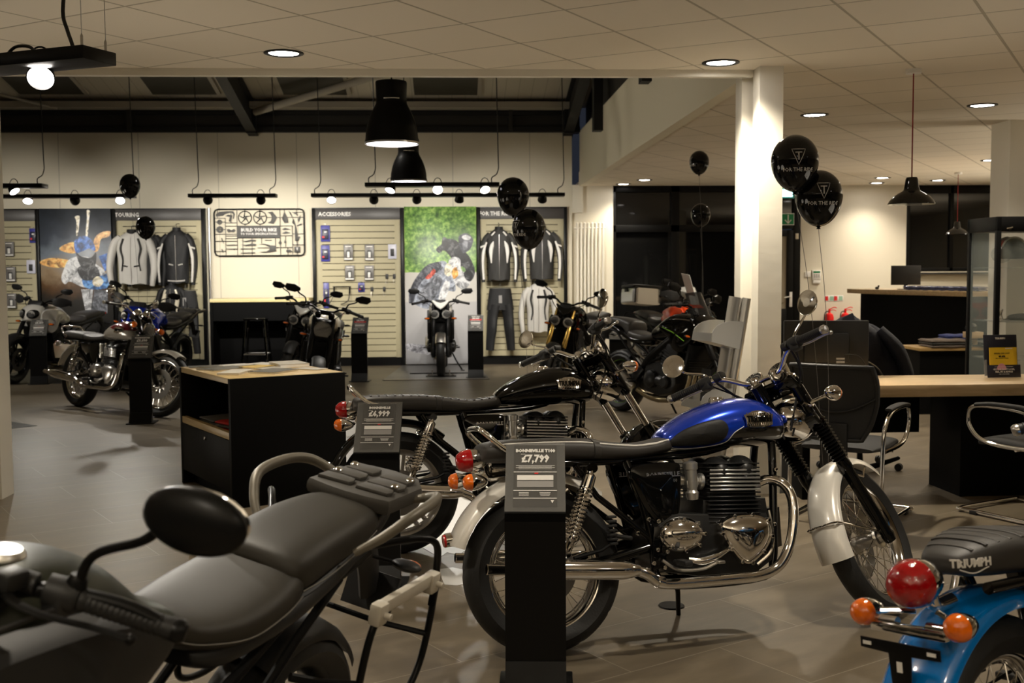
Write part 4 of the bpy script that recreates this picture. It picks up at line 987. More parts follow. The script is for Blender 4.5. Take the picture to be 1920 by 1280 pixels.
def stalk_mirror(root, X, base, c, sx, s=1, sz=1.0, shape='trap', yaw=0.0, mt='black_satin'):
    """sx: +1 left, -1 right; mirror housing about c facing the rider"""
    b = Vector(base); c = Vector(c); T = Matrix.Translation(c) @ Matrix.Rotation(sx*yaw, 4, 'Z')
    if X is not None: T = X @ T
    m = MB(T)
    if shape == 'oval': m.ball((.012, 0, 0), (.030*sz, .088*sz, .052*sz), 28, 14)
    else:
        out = [(-.085, -.018), (-.03, -.045), (.05, -.042), (.085, -.008), (.07, .034), (-.02, .038), (-.08, .012)]
        m.prism([(sx*a*sz, z*sz) for a, z in out], .032*sz, axis='x', bevel=.008)
    o = m.build('mirror', mt, root)
    g = MB(T)
    if shape == 'oval': g.ball((-.013, 0, 0), (.008*sz, .080*sz, .045*sz), 24, 10)
    else: g.prism([(sx*a*sz*.88, z*sz*.88) for a, z in out], .003, axis='x', c=(-.017*sz, 0, 0))
    g.build('mirror_glass', 'mirror', o)
    q = [b, b + (c-b)*.12 + Vector((0, 0, .045)), b + (c-b)*.55 + Vector((0, 0, .02)), c + Vector((.01, -sx*.05*sz, -.012))]
    st = MB(X).tube(q, [.0085, .0075, .0075, .010], n=8, k=5).lathe([(.016, -.01), (.016, .02), (.010, .03)], o=b, ax=(0, 0, 1), n=14)
    st.build('mirror_stem', mt, o); return o
def modern(label, P, kind='tiger', body='white_paint', tail=None, fork='black_satin', wheel_m='black_satin', steer=0, lod=2, wb=1.53, seat_m='seat', screen=True, stripe=None, hand=False,
           rack=False, pannier=False, mud='black_plastic', silencer='satin_chrome', headers='gold_header', hiq=False, bar_z=1.10, side='body', grips=True, tankz=0.0, mirrors='trap', ind=True, frame_m='black_satin', belly=False, tail_z=0.0, disc=True):
    t = thing('motorcycle', label, 'motorcycle', **P)
    tig = kind == 'tiger'; tail = tail or body
    fr = .33 if tig else .30; FX = wb; rr_ = .31
    hx, hz = (1.02, 1.0) if tig else (1.03, .93)
    rake = math.radians(25)
    S_ = steer_matrix((hx, 0, hz), rake, math.radians(steer))
    wheel(t, 'rear_wheel', Matrix.Translation((0, 0, rr_)), rr_, .085, .218, 'cast5', wheel_m, discs=(-1,) if disc else (), disc_r=.11, lod=1 if hiq else 2, stripe=stripe)
    wheel(t, 'front_wheel', S_ @ Matrix.Translation((FX, 0, fr)), fr, .058, .24 if tig else .215, 'cast5', wheel_m, discs=(-1, 1), disc_r=.155, lod=lod, stripe=stripe)
    # fork
    m = MB(S_); top = Vector((hx + .045, 0, hz + .06)); d = (Vector((FX, 0, fr)) - top).normalized(); L = (Vector((FX, 0, fr)) - top).length
    for s in (-1, 1): m.lathe([(0, -.01), (.022, -.01), (.0235, 0), (.0235, .20), (.029, .21), (.029, L*.62), (.024, L*.63), (.0, L*.63)], o=top + Vector((0, s*.10, 0)), ax=d, n=18)
    fk = m.build('fork', fork, t)
    m = MB(S_)
    for s in (-1, 1): m.lathe([(.0205, L*.6), (.0205, L*.86), (.027, L*.87), (.030, L*.98), (.022, L + .03), (0, L + .03)], o=top + Vector((0, s*.10, 0)), ax=d, n=18)
    for k in (.03, .22): m.box(tuple(top + d*k + Vector((-.02, 0, 0))), (.08, .25, .032), rot=(0, rake, 0), bevel=.008)
    for s in (-1, 1): m.box((FX - .085, s*.075, fr + .07), (.07, .035, .11), rot=(0, .4, 0), bevel=.01)
    m.tube([(FX, -.11, fr), (FX, .11, fr)], .013, n=10); m.build('fork_lower', 'black_satin', fk)
    pr = [(-1, -.035), (-.9, -.016), (-.6, -.002), (0, .006), (.6, -.002), (.9, -.016), (1, -.035)]
    MB(S_).arc_sheet((FX, 0, fr), fr + .022, 38, 148, .072, pr, n=20, th=.004).build('front_mudguard', mud if mud != 'body' else body, t, ang=60)
    # frame and swingarm
    m = MB()
    for s in (-1, 1):
        m.tube([(1.02, s*.04, .90), (.95, s*.12, .86), (.75, s*.155, .72), (.55, s*.15, .58), (.44, s*.12, .47), (.42, s*.11, .36)], [.028, .03, .026, .028, .03, .02], n=10, k=4, flat=1.4)
        m.tube([(.95, s*.12, .82), (.72, s*.15, .60), (.50, s*.14, .52)], .016, n=8)
        m.tube([(.50, s*.12, .62), (.2, s*.11, .74 + tail_z*.5), (-.2, s*.09, .80 + tail_z)], .014, n=8); m.tube([(.44, s*.12, .45), (.15, s*.12, .68), (-.05, s*.10, .77 + tail_z)], .012, n=8)
        m.prism([(.05, .26), (.05, .34), (.44, .46), (.47, .36), (.10, .27), (-.06, .28), (-.06, .33)][:0] or [(-.06, .28), (-.06, .34), (.20, .40), (.45, .44), (.47, .38), (.20, .32)], .035, c=(0, s*.12, 0), bevel=.006)
        m.prism([(.46, .50), (.36, .44), (.30, .34), (.36, .33), (.44, .40), (.50, .46)], .010, c=(0, s*.17, 0), bevel=.002)
    m.lathe([(.03, -.08), (.03, .08)], o=(hx + .02, 0, hz - .03), ax=(-math.sin(rake), 0, math.cos(rake)), n=16)
    m.build('frame', frame_m, t)
    # engine
    m = MB(); m.prism([(.46, .34), (.52, .25), (.72, .22), (.90, .26), (.96, .36), (.93, .50), (.70, .56), (.50, .52)], .30, bevel=.02)
    T1 = Matrix.Translation((.86, 0, .60)) @ Matrix.Rotation(.35, 4, 'Y'); m2 = MB(T1)
    m2.box((0, 0, 0), (.19, .34, .26), bevel=.02)
    for k in range(6): m2.box((0, 0, -.09 + k*.028), (.20, .35, .006), bevel=.002, seg=1)
    m2.box((0, 0, .14), (.16, .32, .06), bevel=.02); m.add(m2.v, m2.f); en = m.build('engine', 'black_engine', t)
    for s in (-1, 1):
        m = MB()
        m.lathe([(0, .215), (.05, .213), (.083, .195), (.09, .17), (.092, .13)], o=(.62, 0, .38), ax=(0, s, 0), n=28); m.lathe([(0, .20), (.045, .198), (.060, .185), (.064, .13)], o=(.82, 0, .36), ax=(0, s, 0), n=24)
        for k in range(9): a = k*2*PI/9; m.lathe([(.008, .15), (.008, .195), (0, .197)], o=(.62 + math.cos(a)*.082, 0, .38 + math.sin(a)*.082), ax=(0, s, 0), n=8)
        m.tube([(.62, s*.15, .38), (.82, s*.15, .36)], .05, n=12); m.build('engine_cover', 'black_engine', en)
    # radiator
    m = MB(); m.box((1.10, 0, .60), (.035, .34, .30), rot=(0, .22, 0), bevel=.006)
    for k in range(12): m.box((1.121 + .0, 0, .60), (.004, .30, .004), rot=(0, .22, 0)) if k == 0 else m.tube([(1.119 + (.14 - k*.024)*.22, -.15, .46 + k*.024), (1.119 + (.14 - k*.024)*.22, .15, .46 + k*.024)], .003, n=4)
    m.build('radiator', 'black_satin', t)
    m = MB()
    for y in (-.07, 0, .07): m.tube([(.96, y, .60), (1.03, y, .55), (1.06, y, .44), (1.0, y*.9, .30), (.86, y*.7, .215), (.72, y*.4, .19)], .019, n=10, k=4)
    m.tube([(.74, -.01, .19), (.58, -.02, .185), (.48, -.08, .20), (.38, -.14, .26)], [.035, .045, .03, .026], n=14, k=4)
    m.build('exhaust_pipe', headers, t)
    if silencer:
        a = Vector((.34, -.175, .30)); dd = Vector((-.62, -.04, .28 if not tig else .30)).normalized()
        m = MB(); m.lathe([(.026, -.03), (.03, .0), (.052, .07), (.058, .12), (.058, .36), (.048, .42), (.03, .44), (.028, .40), (0, .40)], o=a, ax=dd, n=24); m.build('silencer', silencer, t)
    if belly: MB().loft([(.50, .10, .20, .30, 3), (.62, .15, .15, .34, 3), (.85, .16, .14, .38, 3), (1.0, .14, .20, .40, 3), (1.05, .08, .28, .38, 2.5)], n=24, k=3).build('belly_pan', body, t, ang=60)
    # tank
    z = tankz
    tk = MB().loft([(.50, .04, .80, .83, 2.2), (.54, .075, .78, .86, 2.4), (.62, .085, .76, .90, 2.5), (.72, .105, .76, .97+z, 2.6), (.80, .125, .77, 1.02+z, 2.7), (.90, .14, .78, 1.045+z, 2.8), (.98, .135, .80, 1.04+z, 2.6), (1.05, .09, .84, 1.0+z, 2.4), (1.08, .04, .88, .96+z, 2.2)] if hiq else
                   [(.48, .05, .80, .84, 2.2), (.51, .11, .77, .88+z*.5, 2.5), (.60, .125, .75, .945+z, 2.6), (.70, .150, .76, 1.00+z, 2.8), (.80, .165, .77, 1.035+z, 2.8), (.90, .165, .78, 1.045+z, 2.8), (.98, .145, .80, 1.03+z, 2.6), (1.04, .09, .84, .99+z, 2.4), (1.06, .04, .88, .96+z, 2.2)], n=36, k=4).build('fuel_tank', body, t, ang=60)
    MB().lathe([(0, .012), (.028, .012), (.034, .006), (.036, -.004)], o=(.86 if not hiq else .935, 0, 1.044+z), n=24).build('filler_cap', 'black_satin' if not hiq else 'alu_bright', tk)
    # side fairing / shrouds
    if tig:
        for s in (-1, 1):
            m = MB(); out = spline([(.72, 0, .92), (.86, 0, .98), (1.00, 0, .99), (1.16, 0, .97), (1.20, 0, .88), (1.12, 0, .74), (1.03, 0, .66), (.93, 0, .70), (.88, 0, .80), (.78, 0, .85)], 4, True); cx, cz = 1.0, .84
            rings = [[Vector((cx + (q.x-cx)*sc, s*(y - .04*((q.x-.9)/.3 if q.x > .9 else 0)), cz + (q.z-cz)*sc)) for q in out] for sc, y in ((1.0, .14), (1.0, .19), (.95, .212), (.7, .225), (.3, .23), (.02, .231))]
            m.rings(rings, cap=False).build('side_fairing', body if not hiq else 'black_plastic', t)
            if stripe: MB().tube([(.80, s*.228, .90), (.95, s*.232, .86), (1.10, s*.21, .78)], .004, n=6).build('fairing_stripe', stripe, t)
    else:
        for s in (-1, 1):
            MB().prism([(.90, .88), (1.06, .92), (1.13, .80), (1.10, .62), (1.02, .50), (.98, .56), (1.0, .72)], .03, c=(0, s*.175, 0), bevel=.010).build('radiator_shroud', side if side != 'body' else body, t)
    # seats
    rs = MB().loft([(.12, .08, .78, .84, 2.5), (.16, .125, .765, .862, 2.8), (.26, .145, .75, .842, 3), (.38, .142, .74, .825, 3), (.48, .115, .75, .828, 2.8), (.56, .085, .78, .86, 2.5), (.60, .05, .80, .86, 2.2)], n=32, k=4).build('rider_seat', seat_m, t, ang=60)
    dz = tail_z
    ps = MB().loft([(-.23, .07, .86+dz, .90+dz, 2.4), (-.20, .105, .84+dz, .925+dz, 2.8), (-.08, .125, .825+dz, .925+dz, 3), (.05, .13, .80+dz, .915+dz, 3), (.14, .13, .785, .90+dz, 3), (.185, .115, .79, .885+dz, 2.7), (.20, .07, .80, .86+dz, 2.3)], n=32, k=4).build('pillion_seat', seat_m, t, ang=60)
    if hiq:
        for s in (-1, 1):
            MB().tube([(-.19, s*.112, .868), (-.05, s*.134, .845), (.08, s*.140, .825), (.17, s*.132, .812)], .0016, n=5, k=6).build('seat_stitching', 'thread', ps)
            MB().tube([(.17, s*.133, .80), (.26, s*.147, .785), (.38, s*.145, .772), (.50, s*.112, .786), (.57, s*.083, .81)], .0016, n=5, k=6).build('seat_stitching', 'thread', rs)
    MB().loft([(-.42, .03, .86+dz, .90+dz, 2.4), (-.36, .06, .83+dz, .905+dz, 2.6), (-.2, .10, .80+dz, .885+dz, 2.6), (0, .13, .76+dz*.7, .84+dz*.6, 2.6), (.2, .14, .72, .80, 2.6), (.42, .13, .70, .78, 2.6), (.50, .09, .72, .77, 2.4)], n=24, k=4).build('tail_fairing', tail, t, ang=60)
    MB().loft([(-.445, .02, .865+dz, .885+dz, 2.3), (-.43, .045, .855+dz, .895+dz, 2.4), (-.39, .055, .85+dz, .90+dz, 2.4)], n=18, k=2).build('tail_light_lens', 'red_lens', t)
    m = MB(); m.tube([(-.28, 0, .82+dz), (-.38, 0, .72+dz), (-.43, 0, .60+dz)], [.03, .022, .02], n=8, k=3, flat=2.2); m.box((-.44, 0, .60+dz), (.006, .16, .11), rot=(0, -.3, 0)); m.build('plate_holder', 'black_plastic', t)
    for s in (-1, 1):
        o = MB().ball((-.37, s*.13, .73+dz), (.030, .045, .015), 14, 8).tube([(-.36, s*.03, .73+dz), (-.37, s*.10, .73+dz)], .006, n=6).build('rear_indicator', 'black_plastic', t)
        MB().ball((-.385, s*.135, .73+dz), (.022, .032, .012), 12, 8).build('indicator_lens', 'orange_lens', o)
        m = MB().tube([(.36, s*.14, .36), (.33, s*.24, .36)], .009, n=8); m.box((.40, s*.225, .34), (.035, .09, .02), bevel=.005); m.build('foot_peg', 'rubber', t)
    # hugger and chain
    MB().arc_sheet((0, 0, rr_), rr_ + .022, 60, 150, .075, pr, n=14, th=.004).build('rear_mudguard', 'black_plastic', t, ang=60)
    MB().tube([(.35, .05, .40), (.40, .05, .62)], .026, n=10).build('rear_spring', 'black_satin', t)
    # face
    if tig:
        m = MB(S_ if False else None)
        m.loft([(1.10, .15, .84, 1.06, 2.6), (1.17, .165, .82, 1.04, 2.6), (1.24, .145, .84, .995, 2.4), (1.29, .085, .87, .95, 2.2), (1.305, .03, .885, .925, 2.0)], n=32, k=4)
        nf = m.build('nose_fairing', body if not hiq else 'black_plastic', t, ang=60)
        m = MB()
        for s in (-1, 1): m.ball((1.258, s*.082, .925), (.034, .088, .062), 24, 14, rot=(s*.25, -.25, s*.55))
        m.box((1.275, 0, .90), (.03, .06, .05), bevel=.012); m.build('headlight_surround', 'black_gloss', nf)
        for s in (-1, 1):
            m = MB().lathe([(.046, .0), (.034, -.004), (.018, .004), (0, .006)], o=(1.290, s*.078, .925), ax=(1, s*.35, .0), n=24); hl = m.build('headlight', 'reflector', nf)
            MB().lathe([(.050, .0), (.040, .012), (.02, .018), (0, .02)], o=(1.290, s*.078, .925), ax=(1, s*.35, 0), n=24).build('headlight_glass', 'clear_lens', hl)
        MB().loft([(1.20, .09, .80, .86, 2.4), (1.30, .06, .825, .865, 2.4), (1.38, .02, .84, .855, 2.2)], n=20, k=3).build('beak', body if body != 'white_paint' else 'white_paint', t, ang=60)
        if screen:
            rings = []
            for i in range(7):
                f = i/6; zz = 1.0 + .26*f; xx = 1.20 - .16*f; w_ = .14 - .035*f
                rings.append([Vector((xx - .05*(j/6-1)**2*1.6, w_*(j-6)/6, zz - .02*((j-6)/6)**2)) for j in range(13)])
            vs = []; fs = []
            for sd in (0, .003):
                for r in rings: vs += [q + Vector((sd, 0, 0)) for q in r]
            for l in (0, 7*13):
                for i in range(6):
                    for j in range(12): fs.append((l+i*13+j, l+i*13+j+1, l+(i+1)*13+j+1, l+(i+1)*13+j))
            MB().add(vs, fs).build('windscreen', screen if isinstance(screen, str) else 'smoke_screen', t)
        m = MB(); m.box((1.10, 0, 1.06), (.06, .22, .08), rot=(0, -.5, 0), bevel=.015); m.build('instrument', 'black_plastic', t)
    elif kind == 'triple':
        m = MB(S_)
        for s in (-1, 1): m.ball((1.155, s*.078, .865), (.070, .076, .058), 24, 14, rot=(s*-.2, 0, 0))
        hl = m.build('headlight', 'black_gloss', t)
        for s in (-1, 1):
            MB(S_).lathe([(.060, .0), (.05, -.012), (.03, -.02), (.015, -.004), (0, -.003)], o=(1.205, s*.080, .862), ax=(1, s*.18, -.05), n=24).build('headlight_reflector', 'reflector', hl)
            MB(S_).lathe([(.062, .0), (.05, .016), (.026, .024), (0, .026)], o=(1.205, s*.080, .862), ax=(1, s*.18, -.05), n=24).build('headlight_glass', 'clear_lens', hl)
        if screen:
            m = MB(S_ @ Matrix.Translation((1.15, 0, .99)) @ Matrix.Rotation(-.75, 4, 'Y'))
            m.prism([(0, -.085), (.06, -.03), (.125, .075), (.105, .085), (.045, .045), (0, .03), (-.045, .045), (-.105, .085), (-.125, .075), (-.06, -.03)], .035, axis='x', bevel=.012); m.build('flyscreen', body, t, ang=60)
        MB(S_).box((1.10, 0, 1.03), (.05, .15, .06), rot=(0, -.6, 0), bevel=.012).build('instrument', 'black_plastic', t)
    else:
        m = MB(S_); hc = Vector((1.16, 0, .875)); ha = Vector((1, 0, -.05))
        m.lathe([(0, -.11), (.05, -.10), (.085, -.05), (.095, 0), (.102, .008), (.102, .026), (.094, .03), (.092, .02)], o=hc, ax=ha, n=32)
        hl = m.build('headlight', 'black_gloss', t)
        MB(S_).lathe([(.093, .02), (.06, -.01), (.03, -.03), (0, -.035)], o=hc, ax=ha, n=32).build('headlight_reflector', 'reflector', hl)
        MB(S_).lathe([(.094, .022), (.07, .036), (.04, .044), (0, .048)], o=hc, ax=ha, n=32).build('headlight_glass', 'clear_lens', hl)
        for s in (-1, 1): MB(S_).lathe([(.0, -.03), (.03, -.03), (.036, .0), (.034, .01), (0, .012)], o=(1.10, s*.07, 1.03), ax=(-.8, 0, .6), n=20).build('instrument', 'black_gloss', t)
    # bars
    bz = bar_z; m = MB(S_)
    gw = 0.0 if not hiq else .048
    bar = MB(S_).tube([(hx - .10, -.40 + gw, bz - .03), (hx - .06, -.27, bz), (hx, -.15, bz + .005), (hx + .035, -.07, bz - .035), (hx + .035, .07, bz - .035), (hx, .15, bz + .005), (hx - .06, .27, bz), (hx - .10, .40 - gw, bz - .03)], .0125, n=10, k=5).build('handlebar', 'black_satin', t)
    MB(S_).box((hx + .033, 0, bz - .045), (.05, .12, .05), bevel=.012).build('bar_clamp', 'black_satin', bar)
    for s in (-1, 1):
        bar_controls(bar, S_, s, (hx - .058 + gw*.5, s*(.265 - gw), bz), (hx - .10, s*(.392 - gw), bz - .028), (1, 0, 0), lever='black_satin' if not hiq else 'black_satin')
        stalk_mirror(t, S_, (hx - .03, s*.21, bz + .01), (hx - .03, s*.375, bz + .155) if not hiq else (hx - .03, s*.42, bz + .185), s, shape=mirrors, yaw=.15, sz=1.0 if not hiq else .95)
        if hand:
            MB(S_).loft([(-.0, .005, -.02, .02, 2.2), (.04, .02, -.05, .045, 2.4), (.10, .02, -.06, .05, 2.4), (.15, .008, -.03, .03, 2.2)], n=18, k=3) if False else None
            rings = []
            for i in range(6):
                f = i/5; rings.append([Vector((hx + .045 - .13*f*f + .012*math.cos(a)*.4, s*(.22 + .20*f), bz + .0 + math.sin(a)*(.02 + .045*math.sin(PI*(.15 + .8*f))))) for a in [k*2*PI/12 for k in range(12)]])
            MB(S_).rings(rings).build('hand_guard', 'black_plastic', bar)
        if ind:
            yb = .15 if not tig else .21; o = MB(S_).tube([(1.10, s*.10, .80), (1.11, s*yb, .80)], .006, n=6).ball((1.115, s*(yb + .035), .80), (.018, .045, .016), 14, 8).build('front_indicator', 'black_plastic', t)
            MB(S_).ball((1.125, s*(yb + .037), .80), (.015, .036, .012), 12, 8).build('indicator_lens', 'orange_lens', o)
    m = MB(S_)
    for s in (-1, 1): m.tube([(hx - .05, s*.22, bz), (hx + .10, s*.15, bz - .05), (hx + .10, s*.05, bz - .16), (hx + .04, s*.03, bz - .25)], .005, n=6, k=4)
    m.build('cables', 'cable', t)
    MB().tube([(.48, .14, .30), (.50, .22, .14), (.51, .30, .02)], .012, n=8).box((.52, .31, .012), (.06, .05, .01), bevel=.003).build('side_stand', 'black_satin', t)
    return t
M['gold_header'] = mat('heat_tinted_steel', (0.42, 0.36, 0.24), .25, 1.0)
M['smoke_screen'] = mat('smoked_screen', (0.02, 0.02, 0.02), .05, alpha=.75)
M['clear_screen'] = mat('pale_screen', (0.75, 0.76, 0.74), .15, alpha=.85)
M['trans_screen'] = mat('clear_screen', (0.6, 0.62, 0.6), .05, alpha=.3)
def grab_rack(t, dz=0):
    """rear carrier plate with raised pads, and the two painted grab rails"""
    m = MB(); o = [(-.21, -.125), (-.195, -.06), (-.19, 0), (-.195, .06), (-.21, .125), (-.40, .125), (-.47, .08), (-.485, 0), (-.47, -.08), (-.40, -.125)]
    m.prism(o, .045, axis='z', c=(0, 0, .925 + dz), bevel=.014); r = m.build('luggage_rack', 'grey_rack', t)
    m = MB()
    for (a, b, c2, d2) in ((-.225, -.275, .012, .105), (-.225, -.275, -.105, -.012), (-.285, -.345, .012, .108), (-.285, -.345, -.108, -.012), (-.355, -.42, .012, .095), (-.355, -.42, -.095, -.012)):
        m.prism([(a, c2), (a - .006, d2), ((a+b)/2, d2 + .004), (b, d2 - .006), (b - .006, (c2+d2)/2), (b, c2)], .014, axis='z', c=(0, 0, .951 + dz), bevel=.005)
    m.build('rack_pad', 'grey_rack', r)
    m = MB()
    for s in (-1, 1):
        for x in (-.27, -.36): m.lathe([(.012, .0), (.012, .003), (.007, .008), (0, .009)], o=(x - .03, s*.088, .957 + dz), n=14)
    m.build('rack_bolt', 'chrome', r)
    for s in (-1, 1):
        MB().tube([(-.03, s*.14, .855+dz), (-.07, s*.19, .90+dz), (-.13, s*.225, .945+dz), (-.25, s*.225, .96+dz), (-.33, s*.20, .955+dz), (-.37, s*.15, .93+dz), (-.36, s*.11, .915+dz)], [.010, .013, .014, .014, .014, .013, .010], n=12, k=6).build('grab_rail', 'rail_grey', t)
def pannier_rails(t, sides=(-1, 1), bracket=True):
    for s in sides:
        m = MB(); y = s*.255
        m.tube([(-.10, s*.15, .86), (-.20, s*.22, .875), (-.25, y, .86), (-.285, y, .78), (-.30, y, .66), (-.28, y, .52), (-.20, y, .44), (-.08, y, .40), (.04, y, .42), (.06, y, .50), (.05, y, .66), (.02, y, .74), (-.04, y, .765), (-.27, y, .765)], .0095, n=10, k=6)
        m.tube([(.05, y, .58), (.14, s*.20, .60), (.20, s*.15, .62)], .011, n=8); m.box((-.295, y, .72), (.012, .022, .09), bevel=.004)
        m.tube([(-.29, y, .60), (-.26, s*.12, .60), (-.24, 0, .61)], .008, n=8)
        r = m.build('pannier_rail', 'black_satin', t)
        if bracket:
            m = MB().box((-.11, y + s*.004, .767), (.29, .022, .034), bevel=.005)
            for x in (-.25, .03): m.box((x, y + s*.006, .757), (.045, .034, .055), bevel=.008); m.lathe([(.008, 0), (.008, .02), (0, .022)], o=(x, y + s*.02, .757), ax=(0, s, 0), n=10)
            m.build('pannier_bracket', 'white_bracket', r)
M['white_bracket'] = mat('pale_metal_bracket', (0.62, 0.58, 0.50), .4, .2)
D = math.radians
near = modern('grey-seated touring motorcycle filling the lower left corner', pose(-.54, 2.78, D(-115), .20), body='green_paint', tail='black_plastic', steer=-2, hiq=True, lod=1, seat_m='seat_grey', bar_z=1.06, mirrors='oval', screen=False, silencer=None, tankz=.01)
grab_rack(near); pannier_rails(near)
modern('white naked motorcycle facing us in front of the green poster', pose(-.19, 16.76, D(-90)), kind='triple', body='white_paint', tail='white_paint', steer=0, wb=1.37, bar_z=1.03, mud='satin_chrome', side='black_plastic')
modern('white adventure motorcycle with twin lamps at the far left', pose(-5.42, 16.55, D(-108), .05), body='white_paint', tail='black_plastic', steer=6, hand=True, screen=False)
b = modern('blue adventure motorcycle behind the dark red and silver one', pose(-3.86, 15.58, D(-105), .08), body='blue_paint', tail='black_plastic', steer=20, hand=True, screen=False); grab_rack(b)
modern('black naked motorcycle with gold forks in front of the pale jacket', pose(1.78, 14.45, D(-119), .10), kind='triple', body='black_gloss', tail='black_gloss', fork='gold', steer=12, wb=1.42, side='black_gloss', screen=True)
b = modern('black sports tourer with a thin lime green stripe, left of the column', pose(1.75, 11.50, D(-59), .08), body='black_gloss', tail='black_gloss', steer=14, stripe='lime', screen=True, silencer='satin_chrome', tail_z=.06, side='body')
b = modern('orange-tanked touring motorcycle carrying a metal top box, before the dark glazing', pose(2.57, 14.75, D(-73), .08), body='orange_paint', tail='black_plastic', steer=14, hand=True, screen='clear_screen'); pannier_rails(b, bracket=False)
modern('black roadster with a cream tank and one round headlamp, facing us', pose(-1.50, 12.86, D(-90), .12), kind='round', body='cream_paint', tail='black_gloss', steer=10, wb=1.45, side='black_gloss')
modern('naked motorcycle with white flyscreen half hidden behind the round-lamp roadster', pose(-1.78, 15.3, D(-103), .10), kind='triple', body='white_paint', tail='black_gloss', steer=10, wb=1.42, side='black_gloss', silencer='satin_chrome')
modern('motorcycle tail with glowing red lamp at the left picture edge', pose(-4.50, 9.9, D(180), .06), kind='triple', body='red_paint', tail='black_gloss', wb=1.42, steer=0)
# top box on the orange tourer
T = Matrix.Translation((2.57, 14.75, 0)) @ Matrix.Rotation(D(-73), 4, 'Z') @ Matrix.Rotation(-.08, 4, 'X') @ Matrix.Translation((-.30, 0, .99)) @ Matrix.Rotation(-.06, 4, 'Y')
t = thing('top_box', 'brushed metal top box with black lid on the orange tourer', 'luggage box')
t.matrix_world = T
MB().loft([(-.20, .20, .0, .22, 9), (-.195, .215, -.0, .225, 9), (.15, .215, .0, .225, 9), (.19, .18, .0, .22, 9)], n=48, k=0).build('box_body', 'alu_bright', t, ang=40)
MB().box((-.01, 0, .245), (.39, .44, .035), bevel=.012).build('box_lid', 'black_plastic', t)
m = MB()
for s in (-1, 1):
    for x in (-.205, .18): m.box((x, s*.17, .13), (.02, .05, .22), bevel=.006)
m.build('corner_guard', 'black_plastic', t); MB().box((-.205, 0, .2), (.015, .08, .06), bevel=.004).box((-.03, -.222, .19), (.10, .012, .05), bevel=.004).build('latch', 'black_satin', t)
# paper on the screen of the black tourer / orange bike
# price stands -------------------------------------------------------------
def price_stand(label, x, y, rz, lines, big, lod=1, red=False, w=.215):
    """front lip at local y=0 facing -y; sign slopes up and back"""
    t = thing('price_stand', label, 'price stand', (x, y, 0), (0, 0, rz), group='black price stands beside the motorcycles')
    m = MB(); h = .64
    m.box((0, .012, h/2 + .01), (w, .024, h - .02)); m.box((0, .16, h/2 + .01), (w, .01, h + .1)) if False else None
    m.box((0, .05, .006), (w + .05, .24, .012), bevel=.003)
    m.prism([(-.0, .0), (-.06, .0), (-.004, .10), (0, .10)], w, axis='x', c=(0, 0, .01))
    m.prism([(0, h), (.20, h + .21), (.20, h + .195), (.024, h - .02), (.024, h - .03), (0, h - .03)], w, axis='x')
    b = m.build('stand_post', 'black_satin', t)
    a = math.atan2(.21, .20); T = Matrix.Translation((0, .10 - .006*.72, h + .105 + .006)) @ Matrix.Rotation(a, 4, 'X')
    MB(T).box((0, 0, .003), (w, .29, .003)).build('acrylic_cover', 'acrylic', t)
    MB(T).box((0, .005, .0015), (w - .06, .262, .002)).build('price_card', 'card_dark', t)
    if lod == 3: 
        m = MB(T); m.box((0, .045, .005), (.13, .022, .001)); m.box((0, .075, .005), (.10, .008, .001)); m.build('lettering', 'white', t)
    else:
        mesh_text(t, 'lettering', 'white', [(lines, .0175, T @ Matrix.Translation((0, .109, .0055)), dict(bold=.0011, sx=1.0)), (big, .043, T @ Matrix.Translation((0, .074, .0055)), dict(bold=.0018, sx=.85)), ('FROM', .006, T @ Matrix.Translation((-.045, .094, .0055)), {})])
    m = MB(T)
    m.box((0, .018, .0055), (.155, .0025, .0006)); m.box((0, -.060, .0055), (.155, .0025, .0006)); m.box((0, -.092, .0055), (.155, .0025, .0006)); m.box((0, -.006, .0055), (.13, .020, .0006))
    for k in range(4): m.box((0, .045 - k*.0045, .0055), (.14 - .02*(k % 2), .0014, .0006))
    for k in range(3): m.box((-.04, -.069 - k*.006, .0055), (.035, .0018, .0006)); m.box((.035, -.069 - k*.006, .0055), (.04 - k*.004, .0018, .0006))
    m.prism([(.055, -.10), (.067, -.10), (.061, -.112)], .0006, axis='z', c=(0, 0, .0055))
    m.build('sign_rule', 'white', t)
    MB(T).box((0, -.033, .0055), (.13, .026, .0006)).build('sign_table', 'grey_print', t)
    if red: MB(T).box((0, .052, .006), (.16, .020, .0008)).build('red_band', 'red_print', t)
    else: MB(T).box((.004, .0125, .0056), (.014, .005, .0006)).build('red_mark', 'red_print', t)
    return t
M['acrylic'] = mat('clear_acrylic', (.75, .74, .7), .06, alpha=.09, spec=.6); M['card_dark'] = mat('dark_price_card', (.025, .023, .021), .35)
price_stand('black price stand beside the blue bike, sign priced £7,799', .277, 3.84, D(-5), 'BONNEVILLE T100', '£7,799')
price_stand('black price stand beside the black bike, sign priced £6,999', -.37, 5.16, D(-3), 'BONNEVILLE', '£6,999')
price_stand('black price stand in front of the dark red and silver motorcycle', -3.08, 11.0, D(4), 'BONNEVILLE T120', '£9,600', lod=2)
price_stand('black price stand in front of the white adventure motorcycle', -5.52, 15.0, D(10), 'TIGER 800', '£9,499', lod=2)
price_stand('black price stand right of the cream-tanked roadster, sign with red band', -1.27, 14.85, D(-4), 'STREET', '£8,999', lod=2, red=True)
price_stand('black price stand right of the white front-facing motorcycle', .29, 15.2, D(-3), 'STREET TRIPLE', '£8,349', lod=2, red=True)
price_stand('black price stand by the far naked motorcycle with gold forks', 1.95, 13.1, D(-6), 'SPEED TRIPLE', '£9,999', lod=2, red=True)
